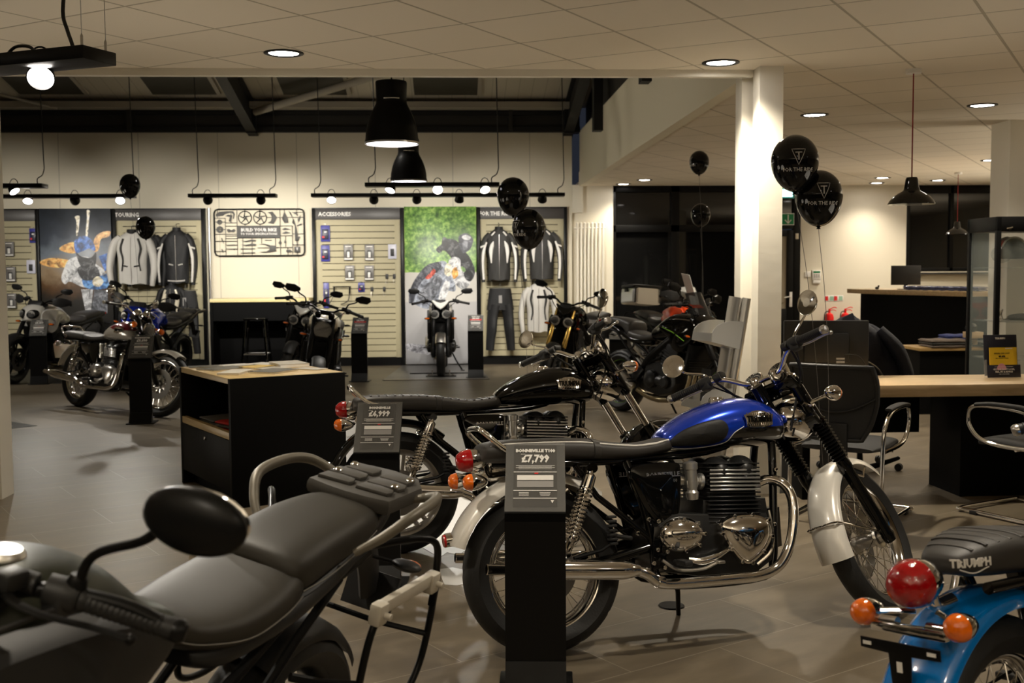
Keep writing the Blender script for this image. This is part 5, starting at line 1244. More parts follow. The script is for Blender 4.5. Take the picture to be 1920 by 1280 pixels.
# side-stand puck and front wheel chock
t = MB().lathe([(0, 0), (.055, 0), (.058, .003), (.055, .006), (0, .006)], n=32).build('side_stand_puck', 'black_satin'); t.location = (.95, 4.79, 0); tagp(t, 'round black puck on the floor under the blue bike', 'stand puck')
t = thing('wheel_chock', 'black metal wheel clamp under the white front-facing motorcycle', 'wheel chock', (-.19, 15.39, .006))
MB().box((0, 0, .006), (.42, .12, .012), bevel=.003).box((0, .42, .006), (.9, .05, .012), bevel=.003).build('base_plate', 'black_satin', t)
m = MB()
for s in (-1, 1): m.box((s*.12, 0, .05), (.012, .10, .09), bevel=.004); m.lathe([(.02, 0), (.02, .02), (0, .022)], o=(s*.17, -.01, .012), n=14)
m.build('side_plate', 'satin_chrome', t)
# ---------------------------------------------------------------- back wall displays
def slat_bay(label, x0, x1, title, tx, header=True):
    t = thing('slatwall_bay', label, 'display wall', ((x0+x1)/2, 17.39, 0)); w = x1 - x0
    m = MB(); m.box((0, -.02, 1.17), (w - .10, .02, 2.12)); m.build('backing', 'black_matt', t)
    m = MB()
    for k in range(22): 
        z = .13 + k*.0975; m.box((0, -.045, z + .044), (w - .12, .03, .088), bevel=.003, seg=1)
    for s in (-1, 1): m.box((s*(w/2 - .095), -.045, 1.19), (.09, .031, 2.13), bevel=.002)
    m.build('slat_board', 'slat', t)
    m = MB()
    for s in (-1, 1): m.box((s*(w/2 - .025), -.06, 1.22), (.05, .12, 2.44), bevel=.003)
    m.box((0, -.06, 2.435), (w, .12, .02)); m.box((0, -.05, .06), (w - .1, .09, .12))
    m.build('bay_frame', 'black_satin', t)
    hd = MB().box((0, -.075, 2.345), (w - .08, .05, .165), bevel=.002).build('header', 'header_m', t)
    if title: mesh_text(hd, 'lettering', 'white', [(title, .085, frame((tx - (x0+x1)/2, -.1015, 2.345), (1, 0, 0), (0, 0, 1)), dict(bold=.0025, sx=.95, align='LEFT', ext=.001))])
    return t
M['header_m'] = mat('header_board', (.06, .055, .052), .4)
slat_bay('slatted display bay at the far left with hanging packs', -9.0, -6.29, '', 0)
slat_bay('slatted touring bay with two hanging jackets', -5.19, -3.80, 'TOURING', -5.15)
slat_bay('slatted accessories bay hung with small packs', -2.17, -.77, 'ACCESSORIES', -2.07)
slat_bay('slatted bay for the ride, hung with jackets and trousers', .37, 1.77, 'FOR THE RIDE', .40)
# posters -----------------------------------------------------------------
def night_mat():
    m, nt, b = _new('night_ride_poster_print'); nt, N, L = nodes(m)
    tc = N('TexCoord'); sx = N('SeparateXYZ'); L(tc.outputs['Object'], sx.inputs[0])
    r = ramp(N, [(0.0, (.03, .03, .03)), (.42, (.02, .018, .015)), (.52, (.10, .05, .02)), (.60, (.28, .20, .12)), (.72, (.16, .19, .23)), (.82, (.05, .06, .08)), (1.0, (.02, .024, .03))])
    n = N('TexNoise'); n.inputs['Scale'].default_value = 5; n.inputs['Detail'].default_value = 6; L(tc.outputs['Object'], n.inputs['Vector'])
    mr = N('MapRange'); mr.inputs['From Min'].default_value = 0; mr.inputs['From Max'].default_value = 2.45; L(sx.outputs['Z'], mr.inputs['Value'])
    ad = N('Math', operation='MULTIPLY_ADD'); ad.inputs[1].default_value = .22; L(n.outputs['Fac'], ad.inputs[0]); 
    sb = N('Math', operation='SUBTRACT'); sb.inputs[1].default_value = .11; L(mr.outputs['Result'], sb.inputs[0]); L(sb.outputs[0], ad.inputs[2]); L(ad.outputs[0], r.inputs['Fac'])
    L(r.outputs['Color'], b.inputs['Base Color']); b.inputs['Roughness'].default_value = .35; return m
def green_mat():
    m, nt, b = _new('green_hedge_poster_print'); nt, N, L = nodes(m)
    tc = N('TexCoord'); sx = N('SeparateXYZ'); L(tc.outputs['Object'], sx.inputs[0])
    n = N('TexNoise'); n.inputs['Scale'].default_value = 14; n.inputs['Detail'].default_value = 8; n.inputs['Roughness'].default_value = .7; L(tc.outputs['Object'], n.inputs['Vector'])
    n2 = N('TexNoise'); n2.inputs['Scale'].default_value = 2.2; L(tc.outputs['Object'], n2.inputs['Vector'])
    g = ramp(N, [(.36, (.03, .10, .015)), (.5, (.16, .34, .06)), (.62, (.42, .62, .16))]); L(n.outputs['Fac'], g.inputs['Fac'])
    g2 = ramp(N, [(.35, (.45, .5, .45)), (.6, (1.0, 1.0, .95))]); L(n2.outputs['Fac'], g2.inputs['Fac'])
    mu = N('Mix', data_type='RGBA', blend_type='MULTIPLY'); mu.inputs['Factor'].default_value = 1; L(g.outputs['Color'], mu.inputs['A']); L(g2.outputs['Color'], mu.inputs['B'])
    hz = N('Math', operation='MULTIPLY_ADD'); hz.inputs[1].default_value = .05; L(n.outputs['Fac'], hz.inputs[0]); L(sx.outputs['Z'], hz.inputs[2])
    st = N('Math', operation='GREATER_THAN'); st.inputs[1].default_value = 1.47; L(hz.outputs[0], st.inputs[0])
    rd = ramp(N, [(.0, (.42, .42, .44)), (.40, (.50, .49, .49)), (.405, (.62, .60, .56)), (.62, (.62, .60, .55))]); mr = N('MapRange'); mr.inputs['From Max'].default_value = 2.45; L(sx.outputs['Z'], mr.inputs['Value']); L(mr.outputs['Result'], rd.inputs['Fac'])
    mx = N('Mix', data_type='RGBA'); L(st.outputs[0], mx.inputs['Factor']); L(rd.outputs['Color'], mx.inputs['A']); L(mu.outputs['Result'], mx.inputs['B'])
    L(mx.outputs['Result'], b.inputs['Base Color']); b.inputs['Roughness'].default_value = .35; return m
M['night_print'] = night_mat(); M['green_print'] = green_mat()
def print_mat(name, c):
    m, nt, b = _new(name); nt, N, L = nodes(m)
    tc = N('TexCoord'); n = N('TexNoise'); n.inputs['Scale'].default_value = 8; n.inputs['Detail'].default_value = 7; n.inputs['Roughness'].default_value = .68; n.inputs['Distortion'].default_value = 1.2
    L(tc.outputs['Object'], n.inputs['Vector'])
    r = ramp(N, [(.34, tuple(v*.12 for v in c)), (.44, tuple(v*.55 for v in c)), (.52, c), (.60, tuple(min(.85, v*1.5 + .12) for v in c)), (.66, tuple(v*.5 for v in c))]); L(n.outputs['Fac'], r.inputs['Fac']); L(r.outputs['Color'], b.inputs['Base Color']); b.inputs['Roughness'].default_value = .35; return m
for n_, c_ in dict(pr_blue=(.03, .14, .5), pr_white=(.62, .63, .66), pr_grey=(.16, .17, .20), pr_dark=(.02, .022, .028), pr_spark=(.85, .42, .10), pr_glow=(.9, .82, .62), pr_leather=(.05, .055, .075), pr_steel=(.30, .33, .40), pr_red=(.5, .06, .03), pr_sky=(.10, .28, .70), pr_road=(.38, .38, .42)).items(): M[n_] = print_mat('print_' + n_[3:], c_)
def poster(label, x0, x1, z0, z1, m_, y=17.26):
    t = thing('poster_panel', label, 'poster', ((x0+x1)/2, y, 0)); MB().box((0, .035, (z0+z1)/2), (x1-x0, .07, z1-z0), bevel=.003).build('poster_print', m_, t); return t
def blob(t, name, m_, pts, lay, sm=True):
    P = [(q.x, q.z) for q in spline([(a, 0, b) for a, b in pts], 4, True)] if sm else pts
    MB().prism(P, .0010, axis='y', c=(0, -.0008 - lay*.0011, 0)).build(name, m_, t)
p1 = poster('dark poster of a rider at night beside sparks, left', -6.27, -5.205, .04, 2.445, 'night_print')
# local x -.53..+.53 ; picture figures printed on the panel
blob(p1, 'printed_sparks', 'pr_spark', [(-.25, 1.84), (-.12, 1.92), (0, 1.93), (.0, 1.78), (-.14, 1.78)], 0)
blob(p1, 'printed_sparks', 'pr_spark', [(-.52, 1.66), (-.35, 1.70), (-.1, 1.66), (-.05, 1.58), (-.3, 1.55), (-.52, 1.60)], 0)
blob(p1, 'printed_torch', 'pr_glow', [(.01, 2.05), (.02, 2.25), (0, 2.32), (.07, 2.33), (.06, 2.2), (.035, 2.05)], 0); blob(p1, 'printed_torch', 'pr_glow', [(.15, 2.02), (.18, 2.3), (.18, 2.42), (.23, 2.40), (.21, 2.28), (.18, 2.02)], 0)
blob(p1, 'printed_torch', 'pr_spark', [(.27, 1.80), (.28, 1.98), (.38, 2.08), (.52, 2.10), (.50, 2.02), (.38, 1.98), (.34, 1.82)], 0)
blob(p1, 'printed_rider', 'pr_white', [(-.23, 1.38), (-.2, 1.5), (-.12, 1.66), (.02, 1.72), (.20, 1.70), (.30, 1.6), (.42, 1.5), (.45, 1.32), (.3, 1.28), (.1, 1.25), (-.1, 1.34), (-.18, 1.3)], 1)
blob(p1, 'printed_rider', 'pr_dark', [(.0, 1.78), (.08, 1.72), (.22, 1.70), (.30, 1.78), (.28, 1.58), (.14, 1.52), (.05, 1.6)], 2)
blob(p1, 'printed_helmet', 'pr_blue', [(.0, 1.78), (-.02, 1.94), (.06, 2.02), (.18, 2.02), (.27, 1.92), (.29, 1.80), (.2, 1.84), (.1, 1.80)], 3)
blob(p1, 'printed_fairing', 'pr_sky', [(.08, 1.34), (.12, 1.44), (.34, 1.42), (.5, 1.46), (.52, 1.28), (.36, 1.22), (.14, 1.24)], 3)
blob(p1, 'printed_screen', 'pr_blue', [(.34, 1.72), (.50, 1.78), (.52, 1.5), (.42, 1.5)], 3, False)
blob(p1, 'printed_bike', 'pr_dark', [(.02, 1.55), (.28, 1.58), (.34, 1.40), (.10, 1.36)], 4)
blob(p1, 'printed_bike', 'pr_white', [(.06, 1.22), (.24, 1.22), (.20, .90), (.12, .86)], 3, False); blob(p1, 'printed_bike', 'pr_grey', [(.26, 1.22), (.46, 1.20), (.44, .85), (.20, .86)], 2, False)
blob(p1, 'printed_lamp', 'pr_glow', [(.24, 1.36), (.32, 1.42), (.40, 1.34), (.34, 1.26), (.25, 1.28)], 5)
p2 = poster('green poster of a leaning rider on a silver motorcycle', -.755, .355, .02, 2.455, 'green_print')
blob(p2, 'printed_bike', 'pr_steel', [(-.50, 1.08), (-.44, 1.25), (-.2, 1.50), (.02, 1.62), (.12, 1.55), (.2, 1.35), (.22, 1.15), (.05, 1.15), (-.08, .92), (-.24, .88), (-.40, .95)], 1)
blob(p2, 'printed_bike', 'pr_grey', [(-.36, 1.08), (-.2, 1.28), (-.05, 1.40), (.02, 1.30), (-.1, 1.05), (-.25, .96)], 2); blob(p2, 'printed_wheel', 'pr_white', [(-.04, 1.04), (.06, 1.30), (.14, 1.26), (.06, 1.02)], 3)
blob(p2, 'printed_bike', 'pr_red', [(-.24, 1.36), (-.16, 1.44), (-.11, 1.50), (-.08, 1.44), (-.18, 1.34)], 3)
blob(p2, 'printed_rider', 'pr_leather', [(-.50, .98), (-.46, 1.22), (-.34, 1.42), (-.2, 1.56), (.0, 1.60), (-.04, 1.46), (-.26, 1.34), (-.38, 1.15), (-.42, 1.0)], 2)
blob(p2, 'printed_rider', 'pr_dark', [(-.07, 1.80), (.02, 1.88), (.10, 1.96), (.26, 1.92), (.36, 1.78), (.46, 1.66), (.53, 1.46), (.50, 1.38), (.42, 1.40), (.36, 1.52), (.24, 1.54), (.14, 1.70), (.05, 1.78), (-.02, 1.74)], 3)
blob(p2, 'printed_mirror', 'pr_dark', [(.02, 1.88), (.04, 1.98), (.10, 1.96), (.10, 1.84), (.05, 1.80)], 4)
blob(p2, 'printed_helmet', 'pr_leather', [(.28, 1.92), (.29, 2.0), (.36, 2.04), (.44, 2.03), (.50, 1.96), (.50, 1.90), (.46, 1.80), (.36, 1.74), (.30, 1.82)], 4); blob(p2, 'printed_helmet', 'pr_white', [(.33, 1.99), (.40, 2.02), (.47, 1.98), (.44, 1.94), (.36, 1.95)], 5)
blob(p2, 'printed_visor', 'pr_grey', [(.34, 1.90), (.42, 1.91), (.41, 1.80), (.35, 1.80)], 5)
blob(p2, 'printed_fairing', 'pr_white', [(.12, 1.60), (.20, 1.68), (.30, 1.64), (.32, 1.48), (.46, 1.30), (.36, 1.18), (.24, 1.24), (.16, 1.40)], 5)
blob(p2, 'printed_lamp', 'pr_glow', [(.06, 1.50), (.10, 1.58), (.17, 1.54), (.18, 1.44), (.12, 1.38), (.06, 1.42)], 6); blob(p2, 'printed_lamp', 'pr_spark', [(.17, 1.46), (.24, 1.52), (.27, 1.40), (.2, 1.34)], 6); blob(p2, 'printed_glove', 'pr_dark', [(.36, 1.44), (.46, 1.48), (.52, 1.40), (.46, 1.30), (.38, 1.34)], 6)
blob(p2, 'printed_ripple', 'pr_road', [(-.52, .34), (-.2, .30), (0, .22), (.05, .16), (-.2, .16), (-.52, .24)], 1)
M['sprue_grey'] = mat('grey_sprue', (.05, .047, .042), .5)
t = thing('sprue_sign', 'black sprue frame sign reading BUILD YOUR BIKE TO YOUR SPECIFICATIONS', 'sign', (-2.985, 17.36, 0))
W0, W1, Z0, Z1 = -.685, .685, 1.715, 2.43
def u(px, py): return (W0 + (px - 175) / (1755 - 175) * (W1 - W0), Z1 - (py - 70) / (860 - 70) * (Z1 - Z0))
def uv(px, py, y=0.0): a, b_ = u(px, py); return (a, y, b_)
rr_ = .06; cor = [(W0, Z0 + rr_), (W0, Z1 - rr_), (W0 + rr_*.3, Z1 - rr_*.3), (W0 + rr_, Z1), (W1 - rr_, Z1), (W1 - rr_*.3, Z1 - rr_*.3), (W1, Z1 - rr_), (W1, Z0 + rr_), (W1 - rr_*.3, Z0 + rr_*.3), (W1 - rr_, Z0), (W0 + rr_, Z0), (W0 + rr_*.3, Z0 + rr_*.3)]
MB().tube([(a, 0, b_) for a, b_ in cor], .013, n=8, closed=True).build('sprue_frame', 'black_satin', t)
m = MB()
for a, b_ in [((575, 75), (575, 850)), ((370, 215), (370, 850)), ((180, 220), (370, 220)), ((180, 490), (575, 490)), ((370, 355), (1545, 355)), ((1330, 75), (1330, 850)), ((1545, 355), (1545, 840)), ((1330, 520), (1545, 520)), ((1250, 720), (1545, 720)), ((1545, 490), (1750, 490)), ((1545, 675), (1750, 675)), ((180, 285), (370, 285)), ((180, 410), (370, 410)), ((180, 610), (370, 610)), ((180, 780), (370, 780)), ((370, 300), (575, 300)), ((370, 520), (575, 520)), ((370, 565), (575, 565)), ((370, 610), (575, 610)), ((370, 675), (575, 675)), ((370, 740), (575, 740)), ((575, 555), (1330, 555)), ((1100, 210), (1750, 210)), ((1245, 555), (1245, 720)), ((980, 75), (980, 100)), ((715, 75), (715, 100)), ((715, 330), (715, 360)), ((980, 330), (980, 360)), ((1625, 75), (1625, 180)), ((1545, 125), (1750, 125)), ((670, 560), (670, 850)), ((830, 560), (830, 850)), ((1000, 560), (1000, 650)), ((1410, 75), (1410, 130)), ((1420, 520), (1420, 720)), ((235, 75), (235, 215)), ((470, 100), (470, 300)), ((1460, 720), (1460, 850)), ((1625, 600), (1625, 860))]:
    m.tube([uv(*a), uv(*b_)], .0045, n=6)
m.build('sprue_runner', 'black_satin', t)
for cx in (715, 980):
    c = Vector(uv(cx, 213)); m = MB(); m.tube([c + Vector((math.cos(a), 0, math.sin(a)))*.099 for a in [k*2*PI/40 for k in range(40)]], .007, n=8, closed=True)
    for k in range(5):
        a = k*2*PI/5 + .3; m.tube([c + Vector((math.cos(a + .6), 0, math.sin(a + .6)))*.02, c + Vector((math.cos(a), 0, math.sin(a)))*.097], [.010, .005], n=6)
    m.lathe([(.022, -.006), (.022, .006), (.008, .006), (.008, -.006)], o=c, ax=(0, 1, 0), n=16, closed=True); m.build('sprue_wheel', 'black_satin', t)
for cx, cy, r in ((270, 285, .038), (272, 410, .052)): MB().lathe([(r, -.006), (r, .006), (r*.7, .007), (r*.35, .007), (r*.35, -.006), (r*.7, -.006)], o=uv(cx, cy), ax=(0, 1, 0), n=24, closed=True).build('sprue_disc', 'sprue_grey', t)

for P_ in ([(210, 150), (270, 110), (400, 100), (510, 100), (540, 150), (520, 235), (505, 230), (515, 150), (470, 125), (370, 150), (330, 180), (210, 190)], [(365, 185), (420, 160), (495, 170), (470, 290), (430, 270), (450, 200)], [(1110, 125), (1200, 110), (1280, 210), (1215, 320), (1115, 300), (1170, 270), (1190, 210), (1165, 150)],
           [(1410, 110), (1385, 180), (1370, 240), (1410, 305), (1475, 300), (1470, 240), (1440, 170)], [(1480, 95), (1520, 130), (1590, 290), (1620, 400), (1640, 540), (1680, 530), (1645, 610), (1590, 610), (1590, 480), (1590, 350), (1545, 300), (1560, 240)], [(1560, 150), (1620, 125), (1650, 190), (1600, 150)], [(1690, 170), (1695, 210), (1660, 300), (1645, 250)], [(1620, 350), (1710, 310), (1710, 340), (1640, 360)],
           [(390, 410), (430, 400), (470, 425), (520, 400), (550, 430), (510, 460), (470, 450), (420, 462)], [(1360, 410), (1420, 385), (1520, 415), (1400, 425)], [(1360, 475), (1430, 445), (1515, 475), (1400, 490)], [(625, 600), (720, 605), (830, 580), (905, 590), (890, 615), (830, 610), (730, 625)], [(625, 665), (720, 672), (830, 648), (905, 660), (890, 690), (830, 685), (730, 695)],
           [(940, 660), (1050, 655), (1150, 680), (1250, 690), (1250, 780), (1150, 800), (1050, 805), (945, 795), (1080, 785), (1130, 760), (1140, 715), (1060, 675)], [(925, 718), (1140, 718), (1140, 728), (925, 728)], [(1325, 600), (1295, 640), (1325, 685), (1355, 640)], [(1410, 590), (1395, 640), (1420, 650), (1440, 630)], [(1430, 760), (1500, 755), (1540, 790), (1500, 805), (1430, 795)], [(630, 735), (880, 732), (880, 745), (630, 748)], [(630, 805), (880, 800), (880, 815), (630, 818)], [(400, 670), (530, 665), (530, 682), (400, 686)], [(420, 735), (530, 735), (520, 765), (500, 748), (420, 748)], [(290, 550), (310, 560), (340, 660), (300, 600)], [(290, 740), (310, 745), (330, 800), (305, 795)], [(1060, 590), (1180, 590), (1180, 602), (1060, 604)], [(1575, 705), (1675, 705), (1675, 805), (1575, 805)]):
    MB().prism([u(*q) for q in P_], .008, bevel=.0015).build('sprue_part', 'sprue_grey', t)
tp = MB().prism([u(570, 358), u(1332, 358), u(1332, 552), u(570, 552)], .014).build('title_plate', 'sprue_grey', t)
mesh_text(tp, 'lettering', 'white', [('BUILD YOUR BIKE', .068, frame(uv(955, 422, -.0075), (1, 0, 0), (0, 0, 1)), dict(bold=.0022, sx=1.0)), ('TO YOUR SPECIFICATIONS', .046, frame(uv(957, 490, -.0075), (1, 0, 0), (0, 0, 1)), dict(bold=.001, sx=1.0))])
text_on(t, 'T', .05, 'white', uv(1625, 750, -.0045), (1, 0, 0), (0, 0, 1), bold=.002)
# downpipe beside the bay
tagp(MB().tube([(-3.745, 17.35, 0), (-3.745, 17.35, 2.45)], .022, n=14).lathe([(.027, 0), (.027, .05)], o=(-3.745, 17.35, .80), n=14).build('wall_pipe', 'satin_chrome'), 'thin grey vertical pipe between the touring bay and the black counter', 'pipe')
# black counter below the sign and the stool in front of it
t = thing('high_counter', 'black high counter with pale oak edge below the sprue sign', 'counter', (-2.90, 17.0, 0))
MB().box((0, 0, 1.045), (1.46, .56, .05), bevel=.002).build('worktop', 'wood_pale', t)
m = MB(); m.box((-.71, 0, .51), (.04, .54, 1.02)); m.box((.71, 0, .51), (.04, .54, 1.02)); m.box((0, .2, .51), (1.40, .03, 1.02)); m.box((0, -.24, .88), (1.40, .03, .28)); m.build('counter_carcass', 'black_cab', t)
t = thing('bar_stool', 'glossy black metal bar stool in front of the black counter', 'stool', (-2.88, 16.3, 0))
MB().box((0, 0, .79), (.32, .32, .03), bevel=.014, seg=3).build('seat', 'black_gloss', t)
for sx_, sy_ in ((-1, -1), (1, -1), (1, 1), (-1, 1)): MB().tube([(sx_*.13, sy_*.13, .78), (sx_*.19, sy_*.19, 0)], [.020, .013], n=8).build('leg', 'black_gloss', t)
m = MB()
for a, b_ in (((-1, -1), (1, -1)), ((1, -1), (1, 1)), ((1, 1), (-1, 1)), ((-1, 1), (-1, -1))): m.tube([(a[0]*.17, a[1]*.17, .28), (b_[0]*.17, b_[1]*.17, .28)], .008, n=8)
m.build('foot_rail', 'satin_chrome', t)
# packs hanging on the slats
def pack(label, x, z, w, h, kind, group, y=17.315):
    t = thing('hanging_pack', label, 'accessory pack', (x, y, z), group=group)
    if kind == 'grey':
        MB().box((0, -.022, 0), (w*.94, .045, h), bevel=.004).build('card_box', 'pack_grey', t); MB().box((0, -.0455, -h*.12), (w*.42, .004, h*.50), bevel=.001).build('product_window', 'black_plastic', t)
        MB().box((0, -.0485, -h*.14), (w*.26, .004, h*.36), bevel=.001).box((0, -.0475, -h*.42), (w*.86, .002, h*.10)).box((0, -.0475, h*.37), (w*.62, .002, h*.06)).build('printed_label', 'white', t)
    elif kind == 'blue':
        MB().box((0, -.008, 0), (w, .012, h), bevel=.003).build('card', 'pack_blue', t); MB().box((0, -.025, -h*.05), (w*.7, .028, h*.62), bevel=.008).build('blister', 'pack_dark', t)
        MB().box((-w*.2, -.041, -h*.22), (w*.25, .003, h*.12)).build('printed_mark', 'red_print', t); MB().box((w*.05, -.041, h*.1), (w*.3, .003, h*.08)).build('printed_label', 'white', t)
    elif kind == 'white':
        MB().box((0, -.010, 0), (w, .018, h), bevel=.003).build('card', 'pack_white', t); MB().box((0, -.026, -h*.06), (w*.42, .02, h*.50), bevel=.006).build('product', 'black_plastic', t)
    elif kind == 'hook':
        MB().box((0, -.006, 0), (w, .008, h), bevel=.002).build('tag', 'dark_grey', t); MB().tube([(-.012, -.01, -h*.5), (-.014, -.02, -h*1.4), (0, -.022, -h*1.6), (.014, -.02, -h*1.4), (.012, -.01, -h*.5)], .0018, n=5).build('hook_wire', 'satin_chrome', t)
    MB().tube([(0, .03, h*.5 + .02), (0, -.05, h*.5 + .015)], .004, n=6).build('display_hook', 'satin_chrome', t)
for n_, c_ in dict(pack_grey=(.16, .15, .14), pack_blue=(.06, .06, .30), pack_dark=(.03, .03, .06), pack_white=(.62, .62, .72)).items(): M[n_] = mat(n_.replace('pack_', 'printed_card_'), c_, .35)
G1, G2 = 'packs on the accessories bay', 'packs on the far left bay'
pack('blue blister pack, topmost at the left of the accessories bay', -1.971, 2.05, .14, .25, 'blue', G1)
pack('blue blister pack, directly below the topmost blue one', -1.976, 1.745, .135, .25, 'blue', G1)
pack('grey boxed pack, upper left of the four on the accessories bay', -1.62, 1.76, .15, .245, 'grey', G1)
pack('grey boxed pack, upper right of the four on the accessories bay', -1.296, 1.756, .15, .245, 'grey', G1)
pack('grey boxed pack, lower left of the four on the accessories bay', -1.606, 1.445, .15, .227, 'grey', G1)
pack('grey boxed pack, lower right of the four on the accessories bay', -1.306, 1.442, .15, .227, 'grey', G1)
pack('white pack at the right edge of the accessories bay', -.946, 1.768, .13, .226, 'white', G1)
pack('long narrow violet pack hanging low at the left of the accessories bay', -1.973, 1.098, .085, .39, 'blue', G1)
pack('small blue pack low in the middle of the accessories bay', -1.431, 1.22, .10, .14, 'blue', G1)
pack('small empty hook tag, upper left of the right-hand pair', -1.035, 1.384, .044, .073, 'hook', G1)
pack('small empty hook tag, upper right of the right-hand pair', -.921, 1.384, .044, .072, 'hook', G1)
pack('small empty hook tag just right of the small blue pack', -1.269, 1.189, .044, .068, 'hook', G1)
pack('small empty hook tag, lowest at the right of the accessories bay', -1.077, 1.188, .04, .069, 'hook', G1)
pack('violet pack near the top of the far left bay', -6.38, 2.04, .12, .221, 'blue', G2)
pack('grey boxed pack, highest of the column at the far left', -6.74, 1.841, .15, .222, 'grey', G2)
pack('grey boxed pack, middle of the column at the far left', -6.73, 1.458, .15, .223, 'grey', G2)
pack('white and violet pack below the violet one at the far left', -6.43, 1.568, .13, .203, 'white', G2)
pack('grey boxed pack, lowest of the column, behind the white bike', -6.73, 1.054, .14, .223, 'grey', G2)
t = thing('wire_rack_display', 'bent wire protector bars hanging on the accessories bay', 'display rack', (-1.73, 17.31, 1.1))
MB().tube([(-.14, 0, .13), (.14, 0, .13)], .008, n=8).tube([(-.12, 0, .12), (-.12, -.05, .02)], .012, n=8).tube([(.12, 0, .12), (.12, -.05, .02)], .012, n=8).build('mount_bar', 'black_satin', t)
MB().tube([(-.12, -.04, .03), (-.16, -.06, -.08), (-.20, -.04, -.14)], .005, n=6, k=4).tube([(.12, -.04, .03), (.10, -.06, -.08), (.02, -.04, -.13), (-.02, -.02, -.14)], .008, n=6, k=4).build('bent_wire', 'dark_grey', t)
# hanging garments --------------------------------------------------------
def jacket(label, x, z, w, h, mt, panels, group=None, y=17.14, sleeve_m=None, rot=0, name='riding_jacket'):
    t = thing(name, label, 'jacket', (x, y, z), (0, 0, rot), group=group); hw = w*.33; hh = h/2; sleeve_m = sleeve_m or mt; rnd = random.Random(int(abs(x)*1000))
    def body_w(f): return interp([0, .06, .15, .35, .6, .85, 1], [w*.10, w*.20, w*.31, w*.30, w*.27, w*.27, w*.26], f)
    rings = []; n = 40
    for i in range(26):
        f = i/25; zz = hh - f*h*.93; ww = body_w(f); dd = interp([0, .1, .4, 1], [.05, .085, .115, .10], f); r = []
        for j in range(n):
            a = 2*PI*j/n; fold = 1 + .05*math.sin(a*7 + f*9 + x) + .03*math.sin(a*13 - f*17)
            r.append(Vector((ww*math.copysign(abs(math.cos(a))**.85, math.cos(a)), dd*math.sin(a)*fold, zz + .01*math.sin(a*5)*f)))
        rings.append(r)
    b = MB().rings(rings).build('jacket_body', mt, t, ang=60)
    MB().lathe([(w*.085, 0), (w*.10, .03), (w*.095, .07), (w*.075, .065), (w*.07, .0)], o=(0, 0, hh - .03), ax=(0, 0, 1), n=24, closed=True).build('collar', 'fabric_black' if mt != 'fabric_black' else mt, t)
    for s in (-1, 1):
        pts = [(s*w*.22, 0, hh - h*.09), (s*w*.33, -.01, hh - h*.20), (s*w*.40, -.02, hh - h*.42), (s*w*.425, -.05, hh - h*.65), (s*w*.40, -.07, hh - h*.85), (s*w*.385, -.075, hh - h*.97)]
        MB().tube(pts, [w*.085, w*.105, w*.10, w*.085, w*.072, w*.055], n=16, k=5, flat=.75).build('sleeve', sleeve_m, t, ang=60)
    MB().tube([(0, -.108, hh - h*.10), (0, -.122, hh - h*.5), (0, -.105, hh - h*.92)], .004, n=6).build('zip', 'satin_chrome', t)
    for (m_, kind) in panels:
        for s in (-1, 1):
            if kind == 'chest': pts = [(s*w*.13, -.088, hh - h*.22), (s*w*.17, -.10, hh - h*.30), (s*w*.20, -.10, hh - h*.42), (s*w*.19, -.10, hh - h*.62)]; rd = [.006, .03, .03, .008]
            elif kind == 'sleeve': pts = [(s*w*.30, -.085, hh - h*.24), (s*w*.375, -.10, hh - h*.42), (s*w*.395, -.12, hh - h*.65), (s*w*.375, -.13, hh - h*.92)]; rd = [.012, .024, .018, .016]
            elif kind == 'shoulder': pts = [(s*w*.10, -.075, hh - h*.05), (s*w*.18, -.085, hh - h*.12)]; rd = [.012, .012]
            elif kind == 'band': pts = [(s*w*.33, -.09, hh - h*.30), (s*w*.44, -.06, hh - h*.33)]; rd = [.014, .014]
            elif kind == 'pocket': pts = [(s*w*.06, -.118, hh - h*.62), (s*w*.16, -.110, hh - h*.60)]; rd = [.009, .009]
            elif kind == 'hem': pts = [(0, -.105, hh - h*.90), (s*w*.2, -.085, hh - h*.89)]; rd = [.010, .010]
            else: pts = [(s*w*.14, -.09, hh - h*.12), (s*w*.19, -.10, hh - h*.3), (s*w*.15, -.11, hh - h*.5), (s*w*.18, -.10, hh - h*.7)]; rd = [.016, .018, .012, .010]
            MB().tube(pts, rd, n=8, k=4, flat=1.0).build('coloured_panel', m_, t)
    MB().tube([(0, .20, hh + .10), (0, 0, hh + .09), (0, -.01, hh + .06), (0, 0, hh + .0)], .005, n=6, k=3).tube([(-w*.2, 0, hh - .05), (0, 0, hh + .0), (w*.2, 0, hh - .05)], .008, n=6).build('hanger', 'black_plastic', t)
    return t
jacket('pale grey touring jacket with dark sleeves and shoulders, left of the pair', -4.845, 1.66, .78, .84, 'fabric_white', [('fabric_grey', 'side'), ('fabric_black', 'pocket')], 'jackets on the touring bay', y=17.10)
jacket('dark touring jacket half hidden behind the pale grey one', -4.66, 1.66, .66, .86, 'fabric_black', [], 'jackets on the touring bay', y=17.2)
jacket('black touring jacket with white bands, right of the pair', -4.19, 1.68, .64, .86, 'fabric_black', [('fabric_white', 'pocket'), ('fabric_white', 'band'), ('fabric_white', 'sleeve'), ('fabric_white', 'hem')], 'jackets on the touring bay')
jacket('charcoal riding jacket with white flashes, left one behind the balloons', .70, 1.68, .64, .84, 'fabric_grey', [('white', 'chest'), ('white', 'sleeve'), ('white', 'shoulder'), ('white', 'band')], 'jackets on the riding bay')
jacket('charcoal riding jacket with white flashes, right one beside the radiator', 1.36, 1.69, .68, .84, 'fabric_grey', [('white', 'chest'), ('white', 'sleeve'), ('white', 'shoulder'), ('white', 'band')], 'jackets on the riding bay')
